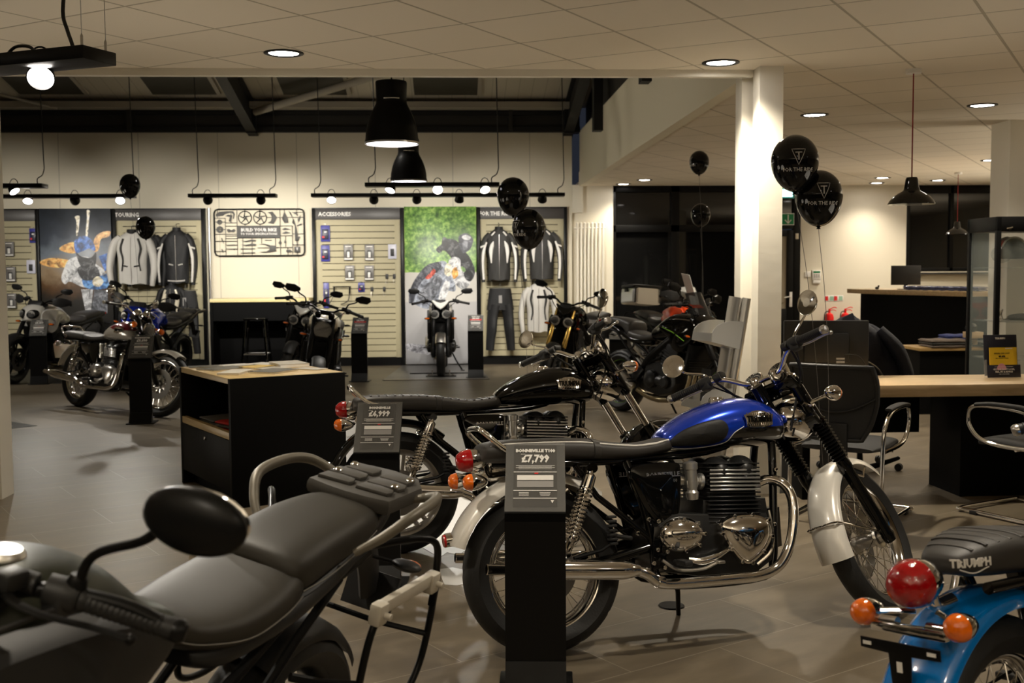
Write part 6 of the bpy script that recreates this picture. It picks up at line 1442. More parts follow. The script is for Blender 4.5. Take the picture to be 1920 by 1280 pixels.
jacket('pale grey riding jacket hanging low behind the gold-forked motorcycle', 1.30, .86, .62, .80, 'fabric_white', [('fabric_grey', 'side')], None)
def trousers(label, x, z, w, h, mt='fabric_black', y=17.17):
    t = thing('riding_trousers', label, 'trousers', (x, y, z)); hh = h/2
    rings = []
    for i in range(8):
        f = i/7; r = []
        for j in range(24): a = 2*PI*j/24; r.append(Vector((w*(.36 + .10*f)*math.cos(a), .075*math.sin(a)*(1 + .08*math.sin(a*5 + f*4)), hh - f*h*.34)))
        rings.append(r)
    MB().rings(rings).build('waist', mt, t, ang=60)
    for s in (-1, 1): MB().tube([(s*w*.2, 0, hh - h*.26), (s*w*.27, -.01, hh - h*.45), (s*w*.29, -.03, hh - h*.62), (s*w*.33, -.01, hh - h*.8), (s*w*.36, 0, hh - h*.98)], [w*.25, w*.21, w*.205, w*.18, w*.16], n=18, k=4, flat=.6).build('trouser_leg', mt, t, ang=60)
    MB().box((0, -.085, hh - h*.17), (.05, .004, .12)).build('swing_tag', 'grey_print', t); MB().tube([(-w*.3, -.0, hh), (w*.3, -.0, hh)], .006, n=6).tube([(0, .10, hh + .08), (0, 0, hh + .08), (0, 0, hh)], .005, n=6).build('hanger', 'clear_lens', t)
trousers('black leather trousers hanging below the left charcoal jacket', .715, .70, .46, .98)
trousers('dark trousers hanging at the right of the touring bay', -4.08, .70, .44, .98, y=17.14)
t = jacket('sand and black armoured garment hanging low on the touring bay', -4.28, .98, .52, .60, 'fabric_black', [('cream_paint', 'side'), ('cream_paint', 'chest')], None, y=17.12)
t = thing('leather_gloves_rack', 'row of pale-striped gloves and boots below the jackets on the touring bay', 'glove display', (-4.9, 17.295, .75))
for i in range(5): MB().loft([(-.03, .01, -.12, .12, 2.3), (0, .03, -.14, .14, 2.4), (.03, .01, -.12, .12, 2.3)], n=14, k=3, ax='y').build('glove', 'fabric_white' if i % 2 else 'fabric_black', t).location = ((i - 2)*.11, 0, 0)
# white vertical radiator
t = thing('column_radiator', 'cream upright column radiator on the pilaster wall', 'radiator', (2.15, 17.46, 0))
for i in range(8): MB().tube([(-.20 + i*.058, 0, .40), (-.20 + i*.058, 0, 2.18)], .020, n=12).ball((-.20 + i*.058, 0, 2.19), .022, 10, 6).build('radiator_column', 'radiator', t)
MB().tube([(-.25, 0, 2.12), (.24, 0, 2.12)], .016, n=8).tube([(-.25, 0, .45), (.24, 0, .45)], .016, n=8).build('radiator_header', 'radiator', t)
M['wood_pale2'] = wood_mat('light_oak_board', (.46, .33, .15), (.60, .45, .22))
M['cover_pale'] = mat('pale_cover', (.55, .52, .46), .3, var=.3, bump=0, bscale=25)
M['cover_yellow'] = mat('yellow_cover', (.72, .50, .10), .35)
M['cover_dark'] = mat('dark_cover', (.03, .03, .032), .3, var=.5, bscale=30)
M['cloth_red'] = mat('red_cloth', (.50, .02, .015), .8, bump=.4, bscale=60)
M['cloth_grey'] = mat('grey_cloth', (.12, .115, .11), .8, bump=.4, bscale=60)
M['cloth_blue'] = mat('navy_checked_cloth', (.04, .06, .22), .7, bump=.4, bscale=60, var=.6)
M['mesh_black'] = mat('black_mesh_fabric', (.022, .022, .022), .55, bump=.5, bscale=350)
M['holder_dark'] = mat('dark_card', (.02, .021, .035), .35)
M['yellow_card'] = mat('yellow_leaflet', (.80, .55, .03), .5)
M['pink'] = mat('pink_print', (.70, .32, .42), .5)
M['bag'] = mat('blue_clothes_in_clear_bags', (.05, .07, .20), .12, coat=1.0, bump=1.0, bscale=22, var=.8)
M['fold_b'] = mat('brown_grey_knit', (.16, .13, .11), .8, bump=.4, bscale=60)
M['thin_glass'] = mat('cabinet_glass', (.55, .62, .58), .02, alpha=.13, spec=.8)
M['helmet_red'] = mat('helmet_red', (.45, .01, .01), .15, coat=1.0)
M['green_pale'] = mat('pale_green_print', (.3, .5, .38), .5)
M['green_teal'] = mat('teal_frame', (.05, .35, .33), .4)
M['string_m'] = mat('grey_ribbon', (.12, .11, .10), .5)
M['mat_grey'] = mat('grey_mat', (.13, .125, .12), .35, bump=.2, bscale=30)
M['painted_glare'] = mat('painted_floor_glare', (.52, .51, .50), .35)  # flat pale colour painted in place of glare on the floor
# ---------------------------------------------------------------- display cabinet with the magazines
R60 = Matrix.Translation((-1.94, 7.90, 0)) @ Matrix.Rotation(D(-60), 4, 'Z')   # local x along the shelf front (towards us), local y to the right-back
CW, CD_, CH = 1.08, .78, .82
t = thing('display_cabinet', 'black display cabinet with oak top and open shelf, in mid floor', 'cabinet'); t.matrix_world = R60
m = MB(); m.box((.02, CD_/2, CH/2), (.036, CD_, CH), bevel=.001); m.box((CW - .02, CD_/2, CH/2), (.04, CD_, CH), bevel=.001); m.box((CW/2, CD_ - .02, CH/2), (CW - .04, .036, CH)); m.box((CW/2, CD_/2 + .03, .05), (CW - .04, CD_ - .1, .10)); m.box((CW/2, CD_/2, .42), (CW - .06, CD_ - .04, .02))
m.build('carcass', 'black_cab', t)
MB().box((CW/2 - .0, CD_/2, CH - .016), (CW - .045, CD_ - .01, .036), bevel=.001).build('top_board', 'wood_pale2', t)
MB().box((CW/2, .02, .455), (CW - .08, .035, .045), bevel=.001).build('shelf_edge', 'wood_pale2', t)
dr = MB().box((CW/2, .012, .265), (CW - .08, .022, .33), bevel=.001).build('door', 'black_cab', t)
MB().lathe([(.012, 0), (.012, .008), (.004, .009), (0, .009)], o=(CW/2 + .02, 0, .385), ax=(0, -1, 0), n=16).build('lock', 'satin_chrome', dr)

def onto(obj, x, y, z, rz=0): obj.matrix_world = R60 @ Matrix.Translation((x, y, z)) @ Matrix.Rotation(rz, 4, 'Z'); return obj
def magazine(label, x, y, rz, w, h, th, cm, pm='paper', z=CH + .003):
    t = thing('magazine', label, 'magazine', group='magazines on the black cabinet')
    onto(t, x, y, z, rz); MB().box((0, 0, th/2), (w - .004, h - .004, th), bevel=.0008, seg=1).build('pages', pm, t); MB().box((0, 0, th + .0007), (w, h, .0014)).build('cover', cm, t); return t

magazine('dark brochure at the front left corner of the cabinet top', .36, .20, .3, .21, .30, .006, 'cover_dark')
magazine('thin dark leaflet behind the front left dark brochure', .12, .14, -.2, .15, .21, .003, 'cover_dark')
magazine('pale folded brochure nearest us on the cabinet top', .72, .16, .9, .15, .29, .012, 'cover_pale')
magazine('yellow-covered booklet in the middle of the cabinet top', .42, .42, .5, .15, .21, .010, 'cover_yellow')
magazine('dark brochure lying near the long black edge of the cabinet', .78, .40, .6, .21, .28, .010, 'cover_dark')
magazine('white booklet beside the yellow booklet', .56, .48, .2, .15, .21, .005, 'cover_pale')
magazine('thick pale catalogue at the back right of the cabinet top', .40, .66, -.1, .30, .21, .022, 'cover_pale')
magazine('white leaflet at the back of the cabinet top', .18, .56, .4, .21, .15, .004, 'paper')
magazine('pale leaflet at the far left back of the cabinet top', .14, .36, .1, .15, .21, .003, 'paper')
magazine('printed leaflet at the right end of the cabinet top', .74, .68, .5, .21, .12, .003, 'cover_pale')
def folded(label, loc, dims, mt, name='folded_shirt', rz=0, group=None, W=None, seed=1, layers=3, cat='clothing'):
    t = thing(name, label, cat, loc, (0, 0, rz), group=group); rnd = random.Random(seed)
    for k in range(layers):
        w, h, th = dims; rings = []; z0 = k*th*.92
        for i in range(15):
            f = i/14; r = []
            for j in range(24):
                a = 2*PI*j/24; ca, sa = math.cos(a), math.sin(a)
                r.append(Vector(((f - .5)*w, h*.5*math.copysign(abs(ca)**.35, ca)*(1 + .03*math.sin(f*11 + k*2 + seed)), z0 + th*.5 + th*.5*math.copysign(abs(sa)**.6, sa)*(1 + .25*math.sin(f*13 + a*3 + seed + k)) * (1 if 0 < i < 14 else .5))))
            rings.append(r)
        MB().rings(rings).build('folded_layer', mt[k % len(mt)], t, ang=60)
    if W is not None: t.matrix_world = W @ Matrix.Translation(loc) @ Matrix.Rotation(rz, 4, 'Z')
    return t

folded('grey and red folded shirts at the left of the cabinet shelf', (.36, .20, .432), (.30, .26, .022), ['cloth_red', 'cloth_grey', 'cloth_grey'], W=R60, seed=2)
folded('red folded shirts in the middle of the cabinet shelf', (.66, .22, .432), (.26, .26, .024), ['cloth_red', 'cloth_grey', 'cloth_red'], W=R60, seed=5, rz=.2)
folded('white bagged shirt at the near end of the cabinet shelf', (.92, .20, .432), (.20, .24, .022), ['cloth_grey', 'fabric_white'], W=R60, seed=7, rz=-.1)
# ---------------------------------------------------------------- brochure stand in front of the column
t = thing('brochure_stand', 'tilted silver metal brochure stand in front of the white column', 'brochure stand')
t.matrix_world = Matrix.Translation((1.55, 6.96, 0)) @ Matrix.Rotation(.35, 4, 'Z') @ Matrix.Rotation(D(10.5), 4, 'Y')
MB().tube([(.12, 0, .03), (.12, 0, 1.34)], .028, n=20).build('post', 'alu_bright', t)
rings = []
for z in (.03, 1.335): rings.append([Vector((.0 + .115*i/8, .02 - .02*math.sin(PI*i/8), z)) for i in range(9)] + [Vector((.0 + .115*i/8, .026 - .02*math.sin(PI*i/8), z)) for i in range(8, -1, -1)])
MB().rings(rings).build('back_plate', 'alu_bright', t)
for z, full in ((1.07, False), (.64, True), (.26, False)):
    m = MB(); q = [(-.20, z), (-.195, z - .05), (.02, z - .065), (.02, z + .11)] + [(.02 - .22*math.sin(k*PI/2/6), z + .11*math.cos(k*PI/2/6)) for k in range(1, 6)]
    for yy in (-.11, .11): m.prism([(a + .03, b) for a, b in q], .005, c=(0, yy, 0))
    m.box((-.168, 0, z - .025), (.006, .22, .052)); m.box((-.06, 0, z - .057), (.22, .22, .005), rot=(0, .07, 0)); tr = m.build('leaflet_tray', 'alu_bright', t)
MB().lathe([(.20, 0), (.20, .012), (.03, .018), (0, .018)], n=36).build('base_plate', 'alu_bright', t)
for k, (mm_, lb) in enumerate((('cover_dark', 'dark grey leaflet in the lower tray of the silver brochure stand'), ('denim', 'navy leaflet behind the grey one in the silver brochure stand'))):
    l = thing('leaflet', lb, 'leaflet'); l.matrix_world = t.matrix_world @ Matrix.Translation((-.11 + k*.04, -.04 + .05*k, .74)) @ Matrix.Rotation(-.12, 4, 'Y')
    MB().box((0, 0, 0), (.006, .10, .21)).build('leaflet_sheet', mm_, l); MB().box((-.0035, 0, .06), (.001, .05, .008)).box((-.0035, .01, .04), (.001, .05, .006)).build('lettering', 'grey_print', l)
# ---------------------------------------------------------------- sales desk, right
t = thing('sales_desk', 'long desk with thick oak top on a black pedestal, right side', 'desk', (4.0, 7.13, 0))
MB().box((-.05, 0, .71), (3.6, .62, .075), bevel=.002).build('desk_top', 'wood', t)
m = MB(); m.prism([(-.75, .26), (-.73, -.16), (.6, -.16), (.6, .26)], .67, axis='z', c=(0, 0, .335)); m.build('pedestal', 'black_cab', t)
m = MB(); m.box((-1.75, .05, .335), (.05, .45, .67)); m.box((-1.3, .22, .52), (.9, .03, .3)); m.build('side_panel', 'black_cab', t)
def cantilever_chair(label, x, y, rz):
    t = thing('visitor_chair', label, 'chair', (x, y, 0), (0, 0, rz), group='black mesh visitor chairs with chrome frames')
    # local: seat faces +y ; back at -y
    m = MB()
    for s in (-1, 1):
        m.tube([(s*.27, -.22, .44), (s*.27, .06, .44), (s*.27, .20, .47), (s*.27, .27, .55), (s*.27, .26, .64), (s*.27, .16, .665), (s*.27, -.08, .655), (s*.27, -.19, .60), (s*.27, -.24, .50), (s*.27, -.27, .10), (s*.27, -.25, .035), (s*.27, -.18, .02), (s*.27, .22, .02), (s*.27, .30, .02)][::1], .0125, n=12, k=5)
    m.tube([(-.27, .30, .02), (-.24, .33, .02), (.24, .33, .02), (.27, .30, .02)], .0125, n=12, k=4); m.tube([(-.27, -.05, .425), (.27, -.05, .425)], .009, n=8)
    m.build('chair_frame', 'chrome', t)
    for s in (-1, 1):
        MB().loft([(-.15, .020, .667, .682, 2.4), (-.05, .027, .669, .692, 2.8), (.12, .028, .669, .692, 2.8), (.22, .024, .655, .68, 2.4)], n=16, k=3, ax='y').build('arm_pad', 'black_plastic', t).location = (s*.27, 0, 0)
        MB().box((s*.27, -.16, .012), (.03, .05, .024), bevel=.004).box((s*.27, .22, .012), (.03, .05, .024), bevel=.004).build('foot_pad', 'black_matt', t)
    MB().loft([(-.24, .21, .425, .455, 3), (-.1, .245, .42, .47, 4), (.12, .245, .425, .48, 4), (.24, .22, .41, .46, 3)], n=28, k=4, ax='y').build('seat', 'mesh_black', t, ang=60)
    rings = []
    for i in range(13):
        f = i/12; z = .50 + .43*f; w = interp([0, .2, .5, .8, 1], [.15, .20, .235, .25, .235], f); yy = -.25 - .10*f + .05*math.sin(f*PI)
        rings.append([Vector((w*(j - 8)/8, yy - .03*(1 - ((j-8)/8)**2) , z)) for j in range(17)] + [Vector((w*(j - 8)/8, yy - .03*(1 - ((j-8)/8)**2) + .008, z)) for j in range(16, -1, -1)])
    MB().rings(rings).build('backrest', 'mesh_black', t, ang=60)
    out = [rings[i][0] for i in range(13)] + [rings[12][j] for j in range(1, 17)] + [rings[i][16] for i in range(11, -1, -1)] + [rings[0][j] for j in range(15, 0, -1)]
    fr = MB().tube(out, .014, n=10, closed=True); fr.tube([rings[7][0], rings[6][4] + Vector((0, -.01, -.03)), rings[5][8] + Vector((0, -.012, -.02)), rings[6][12] + Vector((0, -.01, -.03)), rings[7][16]], .007, n=8, k=5)
    fr.box((0, -.285, .47), (.16, .03, .26), bevel=.01); fr.build('back_frame', 'black_plastic', t); return t

cantilever_chair('high-backed black mesh chair with chrome frame, its back to us beside the blue bike', 2.36, 6.48, D(-38))
cantilever_chair('black mesh visitor chair with chrome frame cut by the right picture edge', 3.46, 6.38, D(27))
def swivel_chair(label, x, y, rz):
    t = thing('office_chair', label, 'chair', (x, y, 0), (0, 0, rz))
    m = MB()
    for k in range(5):
        a = k*2*PI/5 + .3; m.tube([(0, 0, .12), (math.cos(a)*.15, math.sin(a)*.15, .11), (math.cos(a)*.29, math.sin(a)*.29, .085)], [.026, .02, .014], n=8, k=2); m.tube([(math.cos(a)*.29, math.sin(a)*.29, .09), (math.cos(a)*.29, math.sin(a)*.29, .05)], .010, n=8)
    m.tube([(0, 0, .1), (0, 0, .42)], .025, n=12); m.build('star_base', 'black_satin', t)
    for k in range(5):
        a = k*2*PI/5 + .3; c = Vector((math.cos(a)*.29, math.sin(a)*.29, .028)); m = MB()
        for s in (-1, 1): m.lathe([(0, -.008), (.027, -.008), (.028, 0), (.027, .008), (0, .008)], o=c + Vector((-math.sin(a), math.cos(a), 0))*.014*s, ax=(-math.sin(a), math.cos(a), 0), n=16)
        m.build('castor', 'black_plastic', t)
    MB().loft([(-.24, .20, .43, .47, 3), (0, .25, .42, .49, 4), (.22, .23, .42, .48, 3)], n=24, k=4, ax='y').build('seat', 'mesh_black', t, ang=60)
    MB().loft([(.50, .19, -.27, -.22, 3), (.70, .23, -.29, -.24, 3), (.90, .21, -.30, -.26, 3), (.98, .15, -.30, -.27, 3)], n=24, k=4, ax='y').build('backrest', 'mesh_black', t, ang=60)
    t.children[-1].data.transform(Matrix(((1, 0, 0, 0), (0, 0, 1, 0), (0, 1, 0, 0), (0, 0, 0, 1))))
    return t
swivel_chair('black swivel office chair on castors behind the sales desk', 3.0, 8.05, D(165))
# jacket thrown over that chair
t = thing('draped_jacket', 'dark navy jacket draped over the office chair behind the monitor', 'jacket', (3.02, 8.2, .0))
rings = []
for i in range(17):
    f = i/16; z = 1.10 - .50*f; w = interp([0, .08, .25, .5, .8, 1], [.03, .15, .23, .29, .33, .36], f); d_ = interp([0, .2, 1], [.03, .12, .16], f); r = []
    for j in range(36):
        a = 2*PI*j/36; fo = 1 + .10*math.sin(a*6 + f*8) + .05*math.sin(a*11 - f*13); r.append(Vector((w*math.cos(a)*fo + .03*f, d_*math.sin(a)*fo, z - .03*math.cos(a)*(1-f) + .02*math.sin(a*4 + f*3))))
    rings.append(r)
MB().rings(rings).build('jacket_body', 'denim', t, ang=60); MB().tube([(-.06, -.14, .84), (.08, -.20, .76), (.16, -.18, .66)], .006, n=6, k=4).build('zip', 'satin_chrome', t)
MB().tube([(.16, -.05, 1.02), (.28, -.10, .88), (.35, -.12, .70), (.36, -.10, .60)], [.06, .075, .07, .06], n=14, k=4, flat=.7).build('sleeve', 'denim', t, ang=60)
# desk monitor (seen from behind)
t = thing('desk_monitor', 'large black monitor seen from behind on the sales desk', 'monitor', (2.50, 7.34, .75), (0, 0, D(-8)))
MB().box((0, 0, .21), (.56, .03, .35), bevel=.006).box((0, -.025, .20), (.30, .03, .20), bevel=.012).build('monitor_case', 'black_plastic', t); MB().box((0, .0165, .21), (.53, .002, .31)).build('screen', 'night_glass', t)
m = MB(); m.box((0, -.02, .06), (.06, .02, .13), bevel=.004); m.box((0, 0, .006), (.24, .18, .012), bevel=.005); m.build('monitor_stand', 'black_plastic', t)
MB().box((.09, -.0412, .13), (.055, .001, .012)).box((.09, -.0412, .108), (.055, .001, .016)).build('sticker', 'grey_print', t); text_on(t, 'HP', .022, 'dark_grey', (.0, -.0165, .355), (1, 0, 0), (0, 0, 1))
MB().tube([(.10, -.03, .16), (.2, -.08, .15), (.26, -.06, .05), (.2, .05, .005), (-.05, -.08, .005), (-.2, -.14, .005)], .003, n=6, k=5).build('cable', 'cable', t)
t = thing('desk_clutter_mouse', 'black computer mouse on the sales desk under the monitor', 'mouse', (2.40, 6.98, .75)); MB().ball((0, 0, .004), (.03, .05, .03), 18, 10).build('mouse_body', 'black_plastic', t)
# leaflet holder
t = thing('leaflet_holder', 'clear leaflet holder with a dark backing card on the sales desk', 'leaflet holder', (3.665, 7.22, .748), (0, 0, D(3)))
TT = Matrix.Rotation(-.12, 4, 'X')
MB(TT).box((0, .012, .15), (.235, .006, .275), bevel=.002).build('back_card', 'holder_dark', t); MB(TT).box((0, -.022, .042), (.235, .003, .084), bevel=.001).build('front_lip', 'holder_dark', t)
m = MB(TT); m.box((-.119, -.005, .06), (.003, .036, .12)); m.box((.119, -.005, .06), (.003, .036, .12)); m.build('clear_side', 'acrylic', t)
[setattr(o.data.materials, '__len__', None) if False else None for o in ()]
text_on(t, 'TRIUMPH', .017, 'white', TT @ Vector((0, .0085, .262)), TT.to_3x3() @ Vector((1, 0, 0)), TT.to_3x3() @ Vector((0, 0, 1)), bold=.0006, name='lettering')
mesh_text(t, 'lettering', 'white', [('SPECIAL TRIUMPH CLOTHING APPOINTMENTS', .0062, TT @ frame((0, -.0237, .071), (1, 0, 0), (0, 0, 1)), {}), ('GET THE RIGHT LOOK,', .0145, TT @ frame((0, -.0237, .054), (1, 0, 0), (0, 0, 1)), dict(bold=.0004)), ('FEEL, FIT & ADVICE', .0145, TT @ frame((0, -.0237, .037), (1, 0, 0), (0, 0, 1)), dict(bold=.0004)), ('START TRYING ON NOW', .0062, TT @ frame((0, -.0237, .022), (1, 0, 0), (0, 0, 1)), {})])

for k in range(2):
    l = thing('yellow_leaflet', ['front yellow leaflet SPREAD THE COST with a pink pig picture in the leaflet holder', 'rear yellow leaflet peeping out at the right in the leaflet holder'][k], 'leaflet'); l.location = (3.655 + k*.022, 7.208 + k*.008, .835); l.rotation_euler = (-.12, 0, D(3)); l['group'] = 'yellow leaflets in the holder'
    MB().box((0, 0, .04), (.175, .003, .15)).build('leaflet_sheet', 'yellow_card', l)
    if k == 0:
        mesh_text(l, 'lettering', 'black_matt', [('SPREAD THE COST', .013, frame((0, -.002, .075), (1, 0, 0), (0, 0, 1)), {}), ('0% APR', .014, frame((0, -.002, .055), (1, 0, 0), (0, 0, 1)), dict(bold=.001)), ('MAKE YOUR DREAM COME TRUE', .006, frame((0, -.002, .043), (1, 0, 0), (0, 0, 1)), {})])
        MB().prism([(math.cos(a*PI/12)*.034, -.034 + max(0, math.sin(a*PI/12))*.042) for a in range(13)], .001, c=(-.005, -.002, 0)).build('printed_pig', 'pink', l); MB().box((.05, -.002, .108), (.05, .001, .006)).build('printed_label', 'white', l)
# ---------------------------------------------------------------- bar counter behind
t = thing('reception_counter', 'tall black reception counter with a slim oak top behind the desk', 'counter')
MB().prism([(5.56, 15.45), (5.56, 14.9), (6.2, 13.1), (6.75, 13.1), (9.4, 13.1), (9.4, 13.7), (6.9, 13.7), (6.3, 15.45)], .06, axis='z', c=(0, 0, 1.15), bevel=.002).build('counter_top', 'wood', t)
MB().prism([(5.70, 15.3), (5.70, 14.95), (6.3, 13.22), (9.3, 13.22), (9.3, 13.5), (6.5, 13.5), (5.95, 15.3)], 1.12, axis='z', c=(0, 0, .56)).build('counter_front', 'black_cab', t)
t = thing('counter_monitor', 'small black monitor seen from behind on the reception counter', 'monitor', (5.86, 13.75, 1.18), (0, 0, D(-10)))
t.location = (6.06, 14.62, 1.18); t.rotation_euler = (0, 0, D(-14)); MB().box((0, 0, .19), (.38, .03, .26), bevel=.006).build('monitor_case', 'black_plastic', t); MB().box((0, .0165, .19), (.36, .002, .23)).build('screen', 'night_glass', t); MB().box((0, 0, .04), (.05, .02, .08)).box((0, 0, .005), (.2, .14, .01), bevel=.003).build('monitor_stand', 'black_plastic', t)

for k, lb in enumerate(('leftmost', 'second from the left', 'third from the left', 'rightmost')): folded('bagged blue shirt on the reception counter, %s of the row' % lb, (6.02 + k*.115, 14.12 - k*.27, 1.181), (.29, .24, .028), ['bag'], name='bagged_shirt', seed=11 + k, group='bagged shirts on the reception counter', layers=2, rz=D(-66) + .05*k)
t = thing('counter_ornament', 'tiny dark ornament standing on the left end of the reception counter', 'ornament', (5.72, 14.75, 1.18)); MB().ball((0, 0, .02), (.03, .02, .02), 12, 8).ball((.02, 0, .045), .014, 10, 8).build('ornament_body', 'black_gloss', t)
# low table with folded clothes between desk and counter
t = thing('low_table', 'low black table with folded clothes in front of the reception counter', 'table', (5.15, 11.1, 0)); MB().box((0, 0, .66), (1.0, .5, .03), bevel=.002).build('table_top', 'wood_edge', t); MB().box((0, .02, .32), (.94, .42, .645)).build('table_body', 'black_cab', t)
folded('brown folded shirts, large pile on the low black table', (5.0, 11.0, .675), (.44, .34, .03), ['fold_b', 'fabric_grey', 'fold_b'], seed=3) if False else None

folded('brown-grey folded jumpers in a pile on the low black table', (4.98, 11.0, .675), (.42, .34, .028), ['fold_b', 'fabric_grey', 'fold_b', 'fabric_white'][:3], seed=3, name='folded_jumper', layers=3)
folded('navy folded shirt behind the jumpers on the low table', (5.20, 11.2, .675), (.30, .26, .03), ['cloth_blue'], seed=4, layers=4)
folded('dark folded trousers at the right of the low table', (5.42, 10.98, .675), (.28, .34, .03), ['fabric_grey', 'fabric_black'], seed=9, name='folded_trousers', layers=2)
t = thing('wooden_box_display', 'small oak block with a black glove ball on the folded jumpers', 'display block', (5.22, 10.9, .80)); MB().box((0, 0, 0), (.16, .12, .06), bevel=.003).box((0, .03, -.06), (.1, .05, .08)).build('block', 'wood', t); MB().ball((-.02, 0, .07), (.06, .05, .05), 18, 12).build('glove_ball', 'black_gloss', t)
# glass display cabinet with helmet
t = thing('glass_cabinet', 'tall black-framed glass display cabinet at the right edge', 'display cabinet', (5.02, 9.25, 0), (0, 0, D(-3)))
cx0, cx1, cy0, cy1, ch = -.49, .62, -.25, .30, 1.90
m = MB()
for (x, y) in ((cx0, cy0), (cx1, cy0), (cx0, cy1), (cx1, cy1)): m.box((x, y, ch/2), (.04, .04, ch), bevel=.002)
m.box(((cx0+cx1)/2, (cy0+cy1)/2, ch - .06), (cx1-cx0 + .04, cy1-cy0 + .04, .12), bevel=.003); m.box(((cx0+cx1)/2, (cy0+cy1)/2, .25), (cx1-cx0 + .04, cy1-cy0 + .04, .50), bevel=.003); m.build('cabinet_frame', 'black_satin', t)
m = MB(); m.box(((cx0+cx1)/2, cy0, 1.18), (cx1-cx0 - .05, .005, 1.34)); m.build('glass_front', 'thin_glass', t); MB().box((cx0, (cy0+cy1)/2, 1.18), (.005, cy1-cy0 - .05, 1.34)).build('glass_side', 'thin_glass', t)
for z in (1.475, 1.02, .70): MB().box(((cx0+cx1)/2, (cy0+cy1)/2, z), ((cx1-cx0 - .06), cy1-cy0 - .06, .008)).build('glass_shelf', 'thin_glass', t)
m = MB(); m.lathe([(.012, 0), (.012, .02), (0, .022)], o=(cx0 + .09, cy0, 1.80), ax=(0, -1, 0), n=14); m.tube([(cx0 + .06, cy0 - .02, 1.80), (cx0 + .11, cy0 - .02, 1.81)], .008, n=8); m.build('cabinet_lock', 'chrome', t)

for o in t.children:
    if o.name.startswith('glass_'): o.data.materials[0] = M['thin_glass']
t = thing('open_face_helmet', 'open-face helmet, black with red and white stripe, inside the glass cabinet', 'helmet', (4.74, 9.24, 1.60), (0, 0, D(196)))
rings = []
m = MB()
for i in range(15):
    th = PI*.62*i/14; rings.append([Vector((.125*math.sin(th)*math.cos(a)*1.12, .125*math.sin(th)*math.sin(a), .13*math.cos(th))) for a in [k*2*PI/32 for k in range(32)]])
m.rings(rings, cap=False); m.build('helmet_shell', 'black_gloss', t)
m = MB(); m.rings([[Vector((q.x*1.01, q.y*1.01, q.z*1.01 + .001)) for q in [Vector((.14*math.sin(p)*1.0, y, .132*math.cos(p))) for p in [(-1.2 + 2.4*k/24) for k in range(25)]]] for y in (-.035, .035)], cap=False); m.f = [f for f in m.f if max(f) - min(f) < 49]; m.build('red_stripe', 'helmet_red', t)

for s in (-1, 1): MB().tube([(.1415*math.sin(p), s*.04, .1345*math.cos(p)) for p in [(-1.2 + 2.4*k/24) for k in range(25)]], .007, n=6).build('white_stripe', 'white', t)
MB().ball((.10, 0, -.01), (.07, .10, .075), 24, 14).build('visor', 'trans_screen', t)
t = thing('handlebar_lever_display', 'chrome lever set and folded cloth on the lower shelf of the glass cabinet', 'display items', (4.76, 9.2, 1.024)); MB().box((0, 0, .004), (.40, .25, .008)).build('tray', 'alu_bright', t)
MB().tube([(-.1, 0, .01), (-.12, 0, .06), (-.10, 0, .10)], [.008, .014, .006], n=8, k=3).tube([(-.16, 0, .012), (.0, .02, .02), (.14, 0, .03)], .008, n=8, k=3).build('lever', 'chrome', t); MB().ball((.08, .0, .03), (.14, .09, .035), 20, 10).build('cloth', 'fabric_grey', t)
t = thing('navy_box', 'small navy box with white lettering on the cabinet shelf', 'box', (4.93, 9.12, 1.04)); MB().box((0, 0, .03), (.16, .10, .09), bevel=.002).build('box_body', 'denim', t); text_on(t, 'Triumph', .03, 'white', (-.02, -.051, .04), (1, 0, 0), (0, 0, 1))
# ---------------------------------------------------------------- things on the far cream wall
def wallbox(name, label, cat, x, z, w, h, d_, mt, group=None):
    t = thing(name, label, cat, (x, 17.62, z), group=group); MB().box((0, -d_/2, 0), (w, d_, h), bevel=.003).build('case', mt, t); return t
t = wallbox('alarm_keypad', 'white alarm keypad with green display on the cream wall', 'keypad', 5.83, 1.36, .14, .15, .03, 'white'); MB().box((0, -.032, .045), (.11, .004, .03)).build('display', 'green_sign', t)
m = MB()
for i in range(3):
    for j in range(3): m.box((-.035 + i*.035, -.032, .005 - j*.02), (.022, .004, .012))
m.build('keys', 'grey_print', t)
MB().box((0, -.02, -.11), (.12, .03, .05), bevel=.003).build('lower_box', 'white', t)
wallbox('light_switch', 'white square switch left of the alarm keypad', 'switch', 5.69, 1.37, .09, .09, .015, 'white')
t = wallbox('fire_notice', 'red and green fire notice above the left extinguisher', 'sign', 6.05, .98, .16, .10, .003, 'white', 'fire notices'); MB().box((-.045, -.004, 0), (.05, .002, .07)).build('red_field', 'red_print', t); MB().box((.035, -.004, 0), (.06, .002, .07)).build('green_field', 'green_pale', t)

